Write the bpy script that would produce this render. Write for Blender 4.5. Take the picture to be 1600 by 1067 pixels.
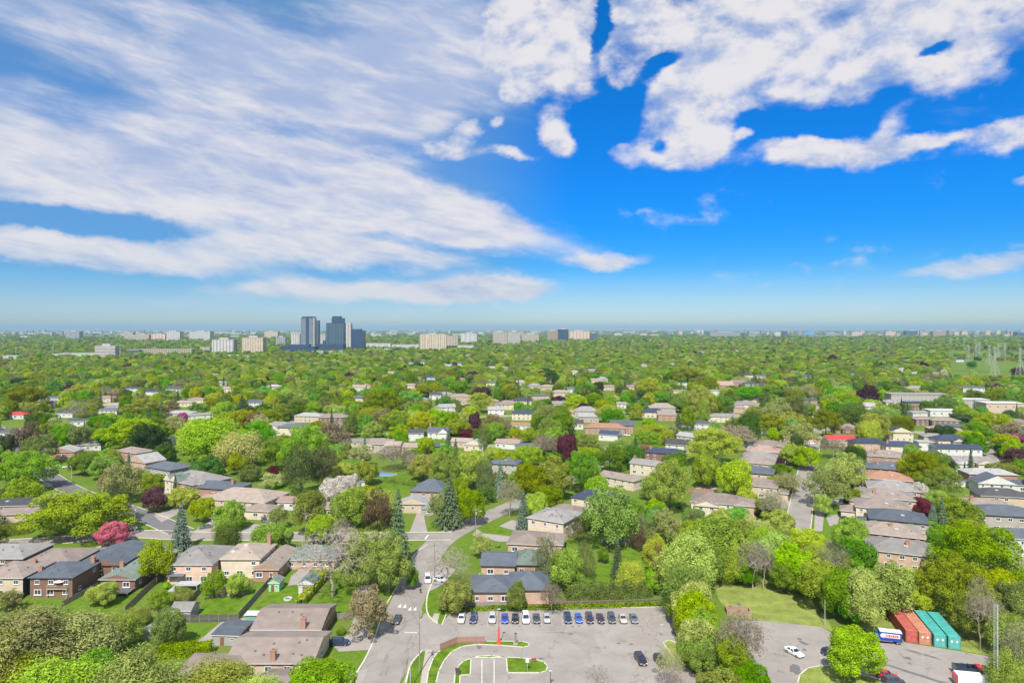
import bpy, math, random
import numpy as np
from mathutils import Vector, Matrix
for o in list(bpy.data.objects): bpy.data.objects.remove(o)
SC = bpy.context.scene
COL = SC.collection
# ------------------------------------------------------------------ camera
CAM_H, FPX, Y0, CX = 75.0, 1067.0, 513.0, 800.0      # height (m), focal length / horizon / centre in photo pixels
cam = bpy.data.cameras.new('camera'); camo = bpy.data.objects.new('camera', cam); COL.objects.link(camo)
cam.sensor_width = 36.0; cam.lens = 36.0 * FPX / 1600.0
cam.shift_y = -(533.5 - Y0) / 1600.0
cam.clip_start = 0.5; cam.clip_end = 120000
camo.location = (0, 0, CAM_H); camo.rotation_euler = (math.radians(90), 0, 0)
SC.camera = camo
# ------------------------------------------------------------------ sun + exposure
SUN_EL, SHADOW_AZ = math.radians(52), math.radians(10)   # shadows fall away from the camera, slightly right
sv = Vector((-math.sin(SHADOW_AZ) * math.cos(SUN_EL), -math.cos(SHADOW_AZ) * math.cos(SUN_EL), math.sin(SUN_EL)))
sun = bpy.data.lights.new('sun', 'SUN'); suno = bpy.data.objects.new('sun', sun); COL.objects.link(suno)
sun.energy = 4.8; sun.angle = math.radians(0.5); sun.color = (1.0, 0.95, 0.87)
suno.rotation_euler = sv.to_track_quat('Z', 'Y').to_euler()
SC.view_settings.view_transform = 'Standard'; SC.view_settings.look = 'None'
SC.view_settings.gamma = 1.0; SC.view_settings.use_curve_mapping = False
SC.view_settings.exposure = 0.42
SC.render.engine = 'CYCLES'
SC.cycles.use_denoising = True
SC.cycles.max_bounces = 5; SC.cycles.diffuse_bounces = 2; SC.cycles.glossy_bounces = 2
SC.cycles.transmission_bounces = 3; SC.cycles.volume_bounces = 0; SC.cycles.transparent_max_bounces = 4
SC.cycles.caustics_reflective = False; SC.cycles.caustics_refractive = False
# ------------------------------------------------------------------ sky with clouds
W = bpy.data.worlds.new('World'); SC.world = W; W.use_nodes = True
def azel(px, py):
    dx = (px - CX) / FPX; dz = (Y0 - py) / FPX
    return math.atan(dx), math.atan(dz / math.hypot(1, dx))
class NT:
    """small helper for node trees"""
    def __init__(s, tree): s.t = tree; s.n = tree.nodes; s.l = tree.links
    def add(s, typ, **kw):
        nd = s.n.new(typ)
        for k, v in kw.items(): setattr(nd, k, v)
        return nd
    def put(s, sock, v):
        if isinstance(v, bpy.types.NodeSocket): s.l.new(v, sock)
        elif v is not None: sock.default_value = v
    def math(s, op, a, b=None, c=None, clamp=False):
        nd = s.add('ShaderNodeMath', operation=op, use_clamp=clamp)
        for i, v in enumerate((a, b, c)):
            if v is not None: s.put(nd.inputs[i], v)
        return nd.outputs[0]
    def vmath(s, op, a, b=None, sc=None):
        nd = s.add('ShaderNodeVectorMath', operation=op)
        s.put(nd.inputs[0], a)
        if b is not None: s.put(nd.inputs[1], b)
        if sc is not None: s.put(nd.inputs['Scale'], sc)
        return nd.outputs['Value'] if op in ('LENGTH', 'DOT_PRODUCT') else nd.outputs[0]
    def noise(s, vec, scale, detail=4, rough=0.55, dist=0.0, color=False):
        nd = s.add('ShaderNodeTexNoise'); s.put(nd.inputs['Vector'], vec)
        nd.inputs['Scale'].default_value = scale; nd.inputs['Detail'].default_value = detail
        nd.inputs['Roughness'].default_value = rough; nd.inputs['Distortion'].default_value = dist
        return nd.outputs['Color' if color else 'Fac']
    def mix(s, fac, a, b, mode='MIX'):
        nd = s.add('ShaderNodeMix', data_type='RGBA', blend_type=mode)
        s.put(nd.inputs[0], fac)
        for i, v in ((6, a), (7, b)):
            if not isinstance(v, bpy.types.NodeSocket) and len(v) == 3: v = (*v, 1)
            s.put(nd.inputs[i], v)
        return nd.outputs[2]
    def rng(s, v, a, b, c=0.0, d=1.0, smooth=False):
        nd = s.add('ShaderNodeMapRange', interpolation_type='SMOOTHSTEP' if smooth else 'LINEAR')
        s.put(nd.inputs[0], v)
        for i, x in zip((1, 2, 3, 4), (a, b, c, d)): nd.inputs[i].default_value = x
        return nd.outputs[0]
def build_sky():
    T = NT(W.node_tree); T.n.clear()
    out = T.add('ShaderNodeOutputWorld'); bg = T.add('ShaderNodeBackground')
    T.l.new(bg.outputs[0], out.inputs[0]); bg.inputs[1].default_value = 0.117
    sky = T.add('ShaderNodeTexSky', sky_type='NISHITA', sun_disc=False)
    sky.sun_elevation = SUN_EL; sky.sun_rotation = math.atan2(sv.x, sv.y)
    sky.altitude = 100; sky.air_density = 1.0; sky.dust_density = 0.6; sky.ozone_density = 3.0
    hs = T.add('ShaderNodeHueSaturation'); hs.inputs['Saturation'].default_value = 1.42; hs.inputs['Value'].default_value = 1.0
    hs.inputs['Hue'].default_value = 0.482
    T.l.new(sky.outputs[0], hs.inputs['Color'])
    tc = T.add('ShaderNodeTexCoord'); D = tc.outputs['Generated']
    sp = T.add('ShaderNodeSeparateXYZ'); T.l.new(D, sp.inputs[0])
    az = T.math('ARCTAN2', sp.outputs[0], sp.outputs[1]); el = T.math('ARCSINE', sp.outputs[2])
    # deep azure overhead, paling to grey-blue at the horizon
    rp = T.add('ShaderNodeValToRGB'); T.l.new(T.rng(el, 0.0, 0.5), rp.inputs[0]); cr = rp.color_ramp; cr.interpolation = 'B_SPLINE'
    stops = [(0.0, (.60, .79, 1.06)), (.05, (.55, .70, 1.02)), (.11, (.40, .58, .90)), (.18, (.13, .46, .86)), (.32, (.03, .45, .94)), (.85, (.12, .62, 1.18))]
    cr.elements[0].position, cr.elements[0].color = stops[0][0], (*stops[0][1], 1); cr.elements[1].position, cr.elements[1].color = stops[-1][0], (*stops[-1][1], 1)
    for p_, c_ in stops[1:-1]: e_ = cr.elements.new(p_); e_.color = (*c_, 1)
    blue = T.mix(1.0, hs.outputs[0], rp.outputs[0], 'MULTIPLY')
    cb = T.add('ShaderNodeCombineXYZ'); T.l.new(az, cb.inputs[0]); T.l.new(el, cb.inputs[1]); AE = cb.outputs[0]
    # ragged edges: displace the lookup by noise
    wn = T.noise(T.vmath('MULTIPLY', D, (1, 1, 1.6)), 9.0, 7, 0.62, color=True)
    wn = T.vmath('SUBTRACT', wn, (0.5, 0.5, 0.5))
    AEw = T.vmath('ADD', AE, T.vmath('MULTIPLY', wn, (0.065, 0.05, 0)))
    def blobs(lst):
        acc = None
        for (px, py, rx, ry, rot, amp) in lst:
            a, e = azel(px, py)
            k = 1.0 / (1 + ((px - CX) / FPX) ** 2)
            mp = T.add('ShaderNodeMapping', vector_type='TEXTURE'); T.l.new(AEw, mp.inputs[0])
            mp.inputs['Location'].default_value = (a, e, 0)
            mp.inputs['Rotation'].default_value = (0, 0, math.radians(rot))
            mp.inputs['Scale'].default_value = (rx / FPX * (k + 1) / 2, ry / FPX * (k + 1) / 2, 1)
            ln = T.vmath('LENGTH', mp.outputs[0])
            v = T.rng(ln, 0.25, 1.35, amp, 0.0, True)
            acc = v if acc is None else T.math('ADD', acc, v)
        return acc
    # (photo px, py, half width, half height, tilt, amount)
    STREAK = [(200, 40, 560, 90, -6, .72), (470, 195, 250, 130, -14, .85), (250, 235, 420, 70, -8, .72), (470, 325, 430, 70, -7, .95),
              (120, 390, 330, 48, -2, .85), (560, 402, 190, 30, -5, .7), (700, 345, 160, 44, -8, .75), (690, 55, 190, 110, -14, .95), (620, 150, 110, 60, -30, .5),
              (620, 455, 270, 20, 0, .85), (760, 450, 120, 24, 0, .75), (380, 463, 170, 20, 0, .5), (60, 480, 300, 26, 0, .3), (955, 406, 75, 14, 4, .62), (60, 275, 240, 60, 0, .55),
              (1520, 412, 170, 20, 7, .85), (1195, 448, 50, 8, 0, .35), (1330, 477, 70, 10, 0, .4), (1560, 470, 100, 12, 0, .3), (500, 495, 400, 16, 0, .15), (930, 400, 90, 30, 0, .25),
              (330, 110, 180, 50, -16, -.38), (70, 336, 210, 20, -2, -.75), (400, 180, 150, 26, -14, -.3), (160, 440, 420, 20, -2, -.35), (640, 378, 150, 13, -5, -.4)]
    CUM = [(850, 45, 115, 100, 10, 1.0), (905, 120, 38, 55, -20, .75), (795, 110, 80, 50, 0, .7), (1000, 45, 50, 85, -25, .95), (975, 110, 26, 40, -20, .6), (1200, 45, 215, 95, 6, 1.15), (1150, 130, 120, 50, 12, .85), (1095, 165, 95, 48, 10, .7), (1460, 78, 240, 62, 4, 1.05), (1400, 0, 340, 60, 0, .8), (1300, 150, 120, 28, 8, .45),
           (1050, 178, 62, 50, 35, .95), (1100, 215, 50, 36, 0, .85), (985, 235, 46, 26, 25, .85), (1040, 250, 60, 18, 5, .6), (1300, 243, 120, 26, -4, 1.0), (1430, 224, 95, 14, 4, .85), (1385, 198, 36, 28, 40, .6), (1245, 230, 60, 18, -8, .6), (866, 206, 32, 34, -30, .95), (880, 228, 26, 22, 0, .7), (730, 192, 36, 26, 30, .85), (782, 185, 18, 12, 30, .7), (795, 240, 52, 13, -10, .85), (1160, 213, 18, 12, 0, .7),
           (1590, 212, 75, 24, 0, .95), (1598, 282, 28, 12, 0, .85), (690, 235, 60, 18, 0, .75), (1010, 330, 18, 8, 0, .3),
           (940, 50, 16, 60, -10, -.85), (1036, 98, 26, 16, 20, -.8), (1462, 72, 32, 12, 20, -1.0), (1565, 15, 60, 22, 0, -.6), (1026, 222, 14, 16, 0, -.5), (1345, 90, 14, 9, 0, -.6)]
    # outside the frame the sky goes on half covered, cloud added for ambient fill
    ux = T.math('ABSOLUTE', az); off = T.math('MAXIMUM', T.rng(ux, 0.70, 0.95, smooth=True), T.rng(el, 0.46, 0.62, smooth=True))
    offn = T.math('MULTIPLY', off, T.rng(T.noise(D, 2.2, 3, 0.5), 0.34, 0.58, -0.1, 1.0))
    # streaky field (cloud plane seen at a slant) and puffy field
    ms = T.add('ShaderNodeMapping', vector_type='TEXTURE'); T.l.new(AE, ms.inputs[0])
    ms.inputs['Rotation'].default_value = (0, 0, math.radians(-7)); ms.inputs['Scale'].default_value = (0.42, 0.10, 1)
    fs = T.noise(ms.outputs[0], 1.0, 8, 0.58, 0.25)
    ms2 = T.add('ShaderNodeMapping', vector_type='TEXTURE'); T.l.new(AE, ms2.inputs[0])
    ms2.inputs['Rotation'].default_value = (0, 0, math.radians(-9)); ms2.inputs['Scale'].default_value = (0.10, 0.028, 1)
    fs2 = T.noise(ms2.outputs[0], 1.0, 5, 0.6, 0.3)
    fp = T.noise(T.vmath('MULTIPLY', D, (1, 1, 1.6)), 10.0, 11, 0.57, 0.1)
    fpo = T.noise(T.vmath('MULTIPLY', T.vmath('ADD', D, (0.004, 0, 0.020)), (1, 1, 1.6)), 10.0, 5, 0.60, 0.1)
    ds = T.math('ADD', T.math('SUBTRACT', blobs(STREAK), 0.30), T.math('ADD', T.math('MULTIPLY', T.math('SUBTRACT', fs, 0.5), 1.7), T.math('MULTIPLY', T.math('SUBTRACT', fs2, 0.5), 0.42)))
    dc = T.math('ADD', T.math('SUBTRACT', T.math('MINIMUM', T.math('ADD', blobs(CUM), offn), 0.95), 0.38), T.math('MULTIPLY', T.math('SUBTRACT', fp, 0.5), 2.7))
    a_s = T.math('MULTIPLY', T.rng(ds, -0.08, 0.70, smooth=True), 0.93)
    a_c = T.math('MULTIPLY', T.rng(dc, -0.18, 0.60, smooth=True), 0.96)
    alpha = T.math('MAXIMUM', a_s, a_c)
    # light tops, lavender-grey bodies
    sh_c = T.noise(T.vmath('ADD', T.vmath('MULTIPLY', D, (1, 1, 1.5)), (0.013, 0, -0.03)), 5.5, 6, 0.55)
    sh_s = T.math('ADD', T.math('MULTIPLY', fs2, 0.55), T.math('MULTIPLY', fs, 0.5))
    sh_c = T.math('ADD', T.math('MULTIPLY', sh_c, .6), T.math('MULTIPLY', T.noise(T.vmath('MULTIPLY', D, (1, 1, 1.5)), 13.0, 4, 0.5), .4))
    rel = T.math('MULTIPLY', T.math('SUBTRACT', fp, fpo), 1.5)
    lit_c = T.rng(T.math('ADD', T.math('SUBTRACT', sh_c, T.math('MULTIPLY', dc, 0.05)), rel), 0.26, 0.60, smooth=True)
    lit_s = T.rng(T.math('ADD', sh_s, T.rng(el, 0.16, 0.34, 0.05, -0.08)), 0.38, 0.66, smooth=True)
    isc = T.rng(T.math('SUBTRACT', a_c, a_s), -0.2, 0.2, smooth=True)
    lit = T.math('ADD', T.math('MULTIPLY', lit_c, isc), T.math('MULTIPLY', lit_s, T.math('SUBTRACT', 1.0, isc)))
    ccol = T.mix(lit, (2.65, 3.25, 4.75), (5.35, 5.2, 5.35))
    low = T.rng(el, 0.0, 0.16, 1.0, 0.0, True)
    ccol = T.mix(T.math('MULTIPLY', low, 0.30), ccol, (2.7, 3.5, 4.3))
    alpha = T.math('MULTIPLY', alpha, T.rng(el, 0.004, 0.05, 0.25, 1.0, True))
    # thin high veil over the left half
    veil = T.math('MULTIPLY', T.rng(az, -0.10, 0.10, .55, 0.0, True), T.rng(el, 0.02, 0.12, 0.3, 1.0, True))
    veil = T.math('MULTIPLY', veil, T.rng(fs, .3, .7, .7, 1.2))
    blue = T.mix(veil, blue, (1.35, 2.55, 3.9))
    col = T.mix(alpha, blue, ccol)
    T.l.new(col, bg.inputs[0])
    W.cycles.sampling_method = 'MANUAL'; W.cycles.sample_map_resolution = 512
build_sky()
# ------------------------------------------------------------------ pixel -> place
def P(px, py, z=0.0):
    """point at height z that the photo shows at pixel (px, py)"""
    y = (CAM_H - z) * FPX / (py - Y0)
    return Vector(((px - CX) / FPX * y, y, z))
def PX(v):
    return (CX + FPX * v[0] / v[1], Y0 + FPX * (CAM_H - v[2]) / v[1])
def ztop(y, py): return CAM_H - (py - Y0) * y / FPX
R = random.Random(7)
# ------------------------------------------------------------------ materials
MATS = {}
def pm(name, rgb, rough=0.85, var=0.18, scale=1.2, spec=0.25, fine=0.0, fscale=9.0, coord='Object', metal=0.0, coat=0.0, rnd=0.0, stretch=None):
    """plain surface: base colour with soft blotches and fine grain"""
    if name in MATS: return MATS[name]
    m = bpy.data.materials.new(name); m.use_nodes = True; T = NT(m.node_tree)
    b = T.n['Principled BSDF']
    if coord == 'World': vec = T.add('ShaderNodeNewGeometry').outputs['Position']
    else: vec = T.add('ShaderNodeTexCoord').outputs['Object']
    if stretch: vec = T.vmath('MULTIPLY', vec, stretch)
    n = T.noise(vec, scale, 4, 0.6)
    dark = tuple(c * (1 - var) for c in rgb); lite = tuple(min(1, c * (1 + var)) for c in rgb)
    col = T.mix(T.rng(n, 0.3, 0.7), dark, lite)
    if fine:
        n2 = T.noise(vec, fscale, 2, 0.5)
        col = T.mix(T.rng(n2, 0.35, 0.65, 0.0, fine), col, tuple(c * 0.45 for c in rgb))
    if rnd:
        oi = T.add('ShaderNodeObjectInfo'); hs = T.add('ShaderNodeHueSaturation')
        T.put(hs.inputs['Value'], T.rng(oi.outputs['Random'], 0, 1, 1 - rnd, 1 + rnd)); T.l.new(col, hs.inputs['Color']); col = hs.outputs[0]
    T.l.new(col, b.inputs['Base Color'])
    b.inputs['Roughness'].default_value = rough; b.inputs['Specular IOR Level'].default_value = spec
    b.inputs['Metallic'].default_value = metal; b.inputs['Coat Weight'].default_value = coat
    MATS[name] = m; return m
def leafmat(name, rgb, hue=0.024, val=0.36, trans=0.24, clump=0.42, rough=0.6):
    if name in MATS: return MATS[name]
    m = bpy.data.materials.new(name); m.use_nodes = True; T = NT(m.node_tree); T.n.clear()
    out = T.add('ShaderNodeOutputMaterial')
    pos = T.add('ShaderNodeNewGeometry').outputs['Position']
    n = T.noise(pos, 0.55, 3, 0.6); n2 = T.noise(pos, 3.1, 1, 0.5)
    oi = T.add('ShaderNodeObjectInfo').outputs['Random']
    hs = T.add('ShaderNodeHueSaturation'); hs.inputs['Color'].default_value = (*rgb, 1)
    T.put(hs.inputs['Hue'], T.math('ADD', T.rng(oi, 0, 1, 0.5 - hue, 0.5 + hue), T.rng(n2, 0.3, 0.7, -0.012, 0.012)))
    wv = T.math('FRACT', T.math('MULTIPLY', oi, 7.31))
    v = T.math('MULTIPLY', T.rng(wv, 0, 1, 1 - val, 1 + val), T.math('MULTIPLY', T.rng(n, 0.3, 0.7, 1 - clump, 1 + clump), T.rng(n2, 0.3, 0.7, 0.8, 1.2)))
    T.put(hs.inputs['Value'], v)
    T.put(hs.inputs['Saturation'], T.rng(T.math('FRACT', T.math('MULTIPLY', oi, 13.7)), 0, 1, 0.85, 1.12))
    d = T.add('ShaderNodeBsdfDiffuse'); t = T.add('ShaderNodeBsdfTranslucent'); mx = T.add('ShaderNodeMixShader')
    T.l.new(hs.outputs[0], d.inputs[0]); tcol = T.mix(1.0, hs.outputs[0], (1.15, 1.05, 0.6), 'MULTIPLY'); T.l.new(tcol, t.inputs[0])
    mx.inputs[0].default_value = trans
    T.l.new(d.outputs[0], mx.inputs[1]); T.l.new(t.outputs[0], mx.inputs[2]); T.l.new(mx.outputs[0], out.inputs[0])
    MATS[name] = m; return m
def glassmat(name, rgb=(0.05, 0.07, 0.09), rough=0.12, spec=0.5):
    if name in MATS: return MATS[name]
    m = bpy.data.materials.new(name); m.use_nodes = True; b = m.node_tree.nodes['Principled BSDF']
    T = NT(m.node_tree); n = T.noise(T.add('ShaderNodeTexCoord').outputs['Object'], 0.8, 2)
    T.l.new(T.mix(T.rng(n, .3, .7), tuple(c * .7 for c in rgb), tuple(c * 1.3 for c in rgb)), b.inputs['Base Color'])
    b.inputs['Roughness'].default_value = rough; b.inputs['Specular IOR Level'].default_value = spec
    MATS[name] = m; return m
def facade(name, wall, glass, fh=3.0, bay=4.0, fill=0.5, bfill=0.6, grough=0.15):
    """far tower wall: window bands by storey and bay"""
    if name in MATS: return MATS[name]
    m = bpy.data.materials.new(name); m.use_nodes = True; T = NT(m.node_tree); b = T.n['Principled BSDF']
    sp = T.add('ShaderNodeSeparateXYZ'); T.l.new(T.add('ShaderNodeTexCoord').outputs['Object'], sp.inputs[0])
    h = T.math('ADD', sp.outputs[0], T.math('MULTIPLY', sp.outputs[1], 0.77))
    fz = T.math('FRACT', T.math('DIVIDE', sp.outputs[2], fh)); fx = T.math('FRACT', T.math('DIVIDE', h, bay))
    k = T.math('MULTIPLY', T.math('LESS_THAN', fz, fill), T.math('LESS_THAN', fx, bfill))
    ge = T.math('LESS_THAN', T.math('ABSOLUTE', T.vmath('DOT_PRODUCT', T.add('ShaderNodeNewGeometry').outputs['Normal'], (0, 0, 1))), 0.5)
    k = T.math('MULTIPLY', k, ge)
    n = T.noise(T.add('ShaderNodeTexCoord').outputs['Object'], 0.08, 3)
    wc = T.mix(T.rng(n, .3, .7), tuple(c * .85 for c in wall), tuple(c * 1.12 for c in wall))
    gc = T.mix(T.rng(T.noise(T.add('ShaderNodeTexCoord').outputs['Object'], 0.3, 2), .35, .65), tuple(c * .6 for c in glass), tuple(c * 1.5 for c in glass))
    T.l.new(T.mix(k, wc, gc), b.inputs['Base Color'])
    T.l.new(T.rng(k, 0, 1, 0.8, grough), b.inputs['Roughness']); b.inputs['Specular IOR Level'].default_value = 0.4
    MATS[name] = m; return m
# ------------------------------------------------------------------ mesh + object helpers
class MB:
    """collects faces; build() links them as ONE mesh object"""
    def __init__(s): s.v = []; s.f = []; s.m = []
    def quad(s, pts, mi=0):
        i = len(s.v); s.v += [tuple(p) for p in pts]; s.f.append(tuple(range(i, i + len(pts)))); s.m.append(mi); return s
    def box(s, x0, x1, y0, y1, z0, z1, mi=0, M=None, bottom=True):
        c = [(x0, y0, z0), (x1, y0, z0), (x1, y1, z0), (x0, y1, z0), (x0, y0, z1), (x1, y0, z1), (x1, y1, z1), (x0, y1, z1)]
        if M is not None: c = [tuple(M @ Vector(p)) for p in c]
        i = len(s.v); s.v += c
        fs = [(4, 5, 6, 7), (0, 1, 5, 4), (1, 2, 6, 5), (2, 3, 7, 6), (3, 0, 4, 7)]
        if bottom: fs.append((3, 2, 1, 0))
        for f in fs: s.f.append(tuple(i + k for k in f)); s.m.append(mi)
        return s
    def tube(s, p0, p1, r0, r1, n=6, mi=0, cap=False):
        p0 = Vector(p0); p1 = Vector(p1); d = (p1 - p0)
        if d.length < 1e-6: return s
        d.normalize(); a = d.orthogonal().normalized(); b = d.cross(a); i = len(s.v)
        for p, r in ((p0, r0), (p1, r1)):
            for k in range(n):
                t = 2 * math.pi * k / n; s.v.append(tuple(p + a * (r * math.cos(t)) + b * (r * math.sin(t))))
        for k in range(n):
            s.f.append((i + k, i + (k + 1) % n, i + n + (k + 1) % n, i + n + k)); s.m.append(mi)
        if cap:
            s.f.append(tuple(i + n + k for k in range(n))); s.m.append(mi)
            s.f.append(tuple(i + n - 1 - k for k in range(n))); s.m.append(mi)
        return s
    def mesh(s, name, mats=()):
        me = bpy.data.meshes.new(name); me.from_pydata(s.v, [], s.f)
        for m in mats: me.materials.append(m)
        if len(mats) > 1: me.polygons.foreach_set('material_index', s.m)
        me.update(); return me
    def build(s, name, mats, parent=None, loc=None, rotz=0.0):
        if not isinstance(mats, (list, tuple)): mats = [mats]
        return obj(name, s.mesh(name, mats), parent, loc, rotz)
def obj(name, me, parent=None, loc=None, rotz=0.0, scale=None):
    o = bpy.data.objects.new(name, me); COL.objects.link(o)
    if parent is not None: o.parent = parent
    if loc is not None: o.location = loc
    if rotz: o.rotation_euler = (0, 0, rotz)
    if scale is not None: o.scale = scale
    return o
def setmat(o, *mats):
    for i, m in enumerate(mats):
        if m is not None: o.material_slots[i].link = 'OBJECT'; o.material_slots[i].material = m
    return o
def tag(o, label=None, cat=None, group=None, kind=None):
    if label: o['label'] = label
    if cat: o['category'] = cat
    if group: o['group'] = group
    if kind: o['kind'] = kind
    return o
def thing(name, label, cat, loc, rotz=0.0, group=None):
    return tag(obj(name, None, None, loc, rotz), label, cat, group)
AUTO = []     # (object, look, px, py): labels written at the end from what stands nearby
def auto(o, look, cat, group=None):
    p = o.location; AUTO.append((o, look, *PX((p.x, p.y, 2.0)))); return tag(o, None, cat, group)
def sheet(name, pts, z, mat, px=True, kind='structure'):
    v = [tuple(P(*p)) if px else (p[0], p[1], 0) for p in pts]
    v = [(a, b, z) for a, b, c in v]
    ar = sum(v[i][0] * v[(i + 1) % len(v)][1] - v[(i + 1) % len(v)][0] * v[i][1] for i in range(len(v)))
    if ar < 0: v.reverse()
    return tag(MB().quad(v).build(name, mat), kind=kind)
def offset_line(pts, w):
    L, Rr = [], []
    for i, p in enumerate(pts):
        a = Vector(pts[max(0, i - 1)][:2]); b = Vector(pts[min(len(pts) - 1, i + 1)][:2]); d = (b - a).normalized()
        n = Vector((-d.y, d.x)); p = Vector(p[:2]); L.append(p + n * w); Rr.append(p - n * w)
    return L, Rr
def smooth(pts, k=6):
    """Catmull-Rom through the points"""
    out = []; q = [Vector(p[:2]) for p in pts]; q = [q[0] * 2 - q[1]] + q + [q[-1] * 2 - q[-2]]
    for i in range(1, len(q) - 2):
        for j in range(k):
            t = j / k
            out.append(0.5 * ((2 * q[i]) + (q[i + 1] - q[i - 1]) * t + (2 * q[i - 1] - 5 * q[i] + 4 * q[i + 1] - q[i + 2]) * t * t + (3 * q[i] - q[i - 1] - 3 * q[i + 1] + q[i + 2]) * t ** 3))
    out.append(q[-2]); return out
def ribbon(name, pts, width, z, mat, h=0.0, kind='structure', parent=None):
    L, Rr = offset_line(pts, width / 2); m = MB()
    for i in range(len(L) - 1):
        a, b, c, d = L[i], L[i + 1], Rr[i + 1], Rr[i]
        m.quad([(d.x, d.y, z + h), (c.x, c.y, z + h), (b.x, b.y, z + h), (a.x, a.y, z + h)])
        if h:
            m.quad([(d.x, d.y, z), (c.x, c.y, z), (c.x, c.y, z + h), (d.x, d.y, z + h)])
            m.quad([(b.x, b.y, z), (a.x, a.y, z), (a.x, a.y, z + h), (b.x, b.y, z + h)])
    o = m.build(name, mat, parent)
    if parent is None: tag(o, kind=kind)
    return o
# ------------------------------------------------------------------ the ground
def ground_material():
    m = bpy.data.materials.new('ground_cover'); m.use_nodes = True; T = NT(m.node_tree); b = T.n['Principled BSDF']
    pos = T.add('ShaderNodeNewGeometry').outputs['Position']
    n1 = T.noise(pos, 0.045, 4, 0.6); n2 = T.noise(pos, 0.9, 4, 0.7); n3 = T.noise(pos, 0.008, 3, 0.5)
    g = T.mix(T.rng(n2, 0.3, 0.7), (0.075, 0.145, 0.012), (0.140, 0.225, 0.020))
    g = T.mix(T.rng(n1, 0.42, 0.72), g, (0.150, 0.180, 0.045))
    g = T.mix(T.rng(T.noise(pos, 0.22, 3, 0.7), 0.60, 0.72, 0, 0.55), g, (0.17, 0.145, 0.075))
    g = T.mix(T.rng(n3, 0.52, 0.75, 0, 0.6), g, (0.06, 0.12, 0.02))
    T.l.new(g, b.inputs['Base Color']); b.inputs['Roughness'].default_value = 0.95; b.inputs['Specular IOR Level'].default_value = 0.1
    return m
GROUND = ground_material()
g = MB()
ys = [-400, 0, 300, 800, 2000, 5000, 12000, 26000]
for i in range(len(ys) - 1):
    a, b_ = ys[i], ys[i + 1]
    for k in range(-3, 3):
        w0 = max(1500, abs(a) * 1.6) / 3; w1 = max(1500, abs(b_) * 1.6) / 3
        g.quad([(k * w0, a, 0), ((k + 1) * w0, a, 0), ((k + 1) * w1, b_, 0), (k * w1, b_, 0)])
tag(g.build('ground', GROUND), kind='structure')
def paving(name, rgb, var=0.10, crack=0.25, patch=0.25):
    m = bpy.data.materials.new(name); m.use_nodes = True; T = NT(m.node_tree); b = T.n['Principled BSDF']
    pos = T.add('ShaderNodeNewGeometry').outputs['Position']
    n1 = T.noise(pos, 0.12, 4, 0.6); n2 = T.noise(pos, 2.5, 4, 0.7); n3 = T.noise(pos, 0.05, 2, 0.5, 2.0)
    c = T.mix(T.rng(n1, 0.3, 0.7), tuple(x * (1 - var) for x in rgb), tuple(x * (1 + var) for x in rgb))
    c = T.mix(T.rng(n2, 0.35, 0.7, 0, 0.30), c, tuple(x * 0.6 for x in rgb))
    vo = T.add('ShaderNodeTexVoronoi', feature='DISTANCE_TO_EDGE'); vo.inputs['Scale'].default_value = 0.085
    wv = T.vmath('ADD', pos, T.vmath('MULTIPLY', T.noise(pos, 0.4, 3, color=True), (6, 6, 0))); T.l.new(wv, vo.inputs['Vector'])
    cr = T.rng(vo.outputs['Distance'], 0.004, 0.012, crack, 0.0)
    c = T.mix(cr, c, tuple(x * 0.35 for x in rgb))
    c = T.mix(T.rng(n3, 0.56, 0.64, 0, patch), c, tuple(x * 0.72 for x in rgb))
    T.l.new(c, b.inputs['Base Color']); b.inputs['Roughness'].default_value = 0.9; b.inputs['Specular IOR Level'].default_value = 0.2
    MATS[name] = m; return m
M_ROAD = paving('road_asphalt', (0.295, 0.268, 0.240), 0.14, 0.3, 0.35); M_DARK = paving('fresh_asphalt', (0.17, 0.165, 0.165))
M_LOT = paving('lot_asphalt', (0.315, 0.287, 0.258), 0.14, 0.4, 0.4); M_CONC = paving('concrete_walk', (0.42, 0.375, 0.33), 0.08, 0.15, 0.0)
M_DRIVE = paving('driveway_concrete', (0.34, 0.31, 0.28), 0.1, 0.1, 0.0)
M_KERB = pm('kerb_concrete', (0.55, 0.53, 0.42), coord='World'); M_PAINT = pm('road_paint', (0.75, 0.74, 0.70), var=0.25, coord='World', scale=2)
M_TAR = pm('tar_patch', (0.15, 0.145, 0.14), coord='World', var=0.3, scale=3)
M_LAWN = pm('mown_lawn', (0.115, 0.200, 0.016), coord='World', var=0.38, scale=0.35, fine=0.4, fscale=3.0, spec=0.05)
M_FIELD = pm('rough_grass', (0.240, 0.285, 0.068), coord='World', var=0.3, scale=0.25, fine=0.35, fscale=1.8, spec=0.05)
M_SOIL = pm('garden_soil', (0.17, 0.125, 0.085), coord='World', var=0.4, scale=1.5, spec=0.05)
ROADS = []
def road(pts, w, mat=M_ROAD, z=0.03, kerb=True, smoothed=True, name='road'):
    q = smooth(pts) if smoothed else [Vector(p) for p in pts]
    ROADS.append((q, w)); ribbon(name, q, w, z, mat)
    if kerb:
        for L in offset_line(q, w / 2 + 0.12): ribbon('kerb', L, 0.3, 0.0, M_KERB, 0.14)
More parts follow.
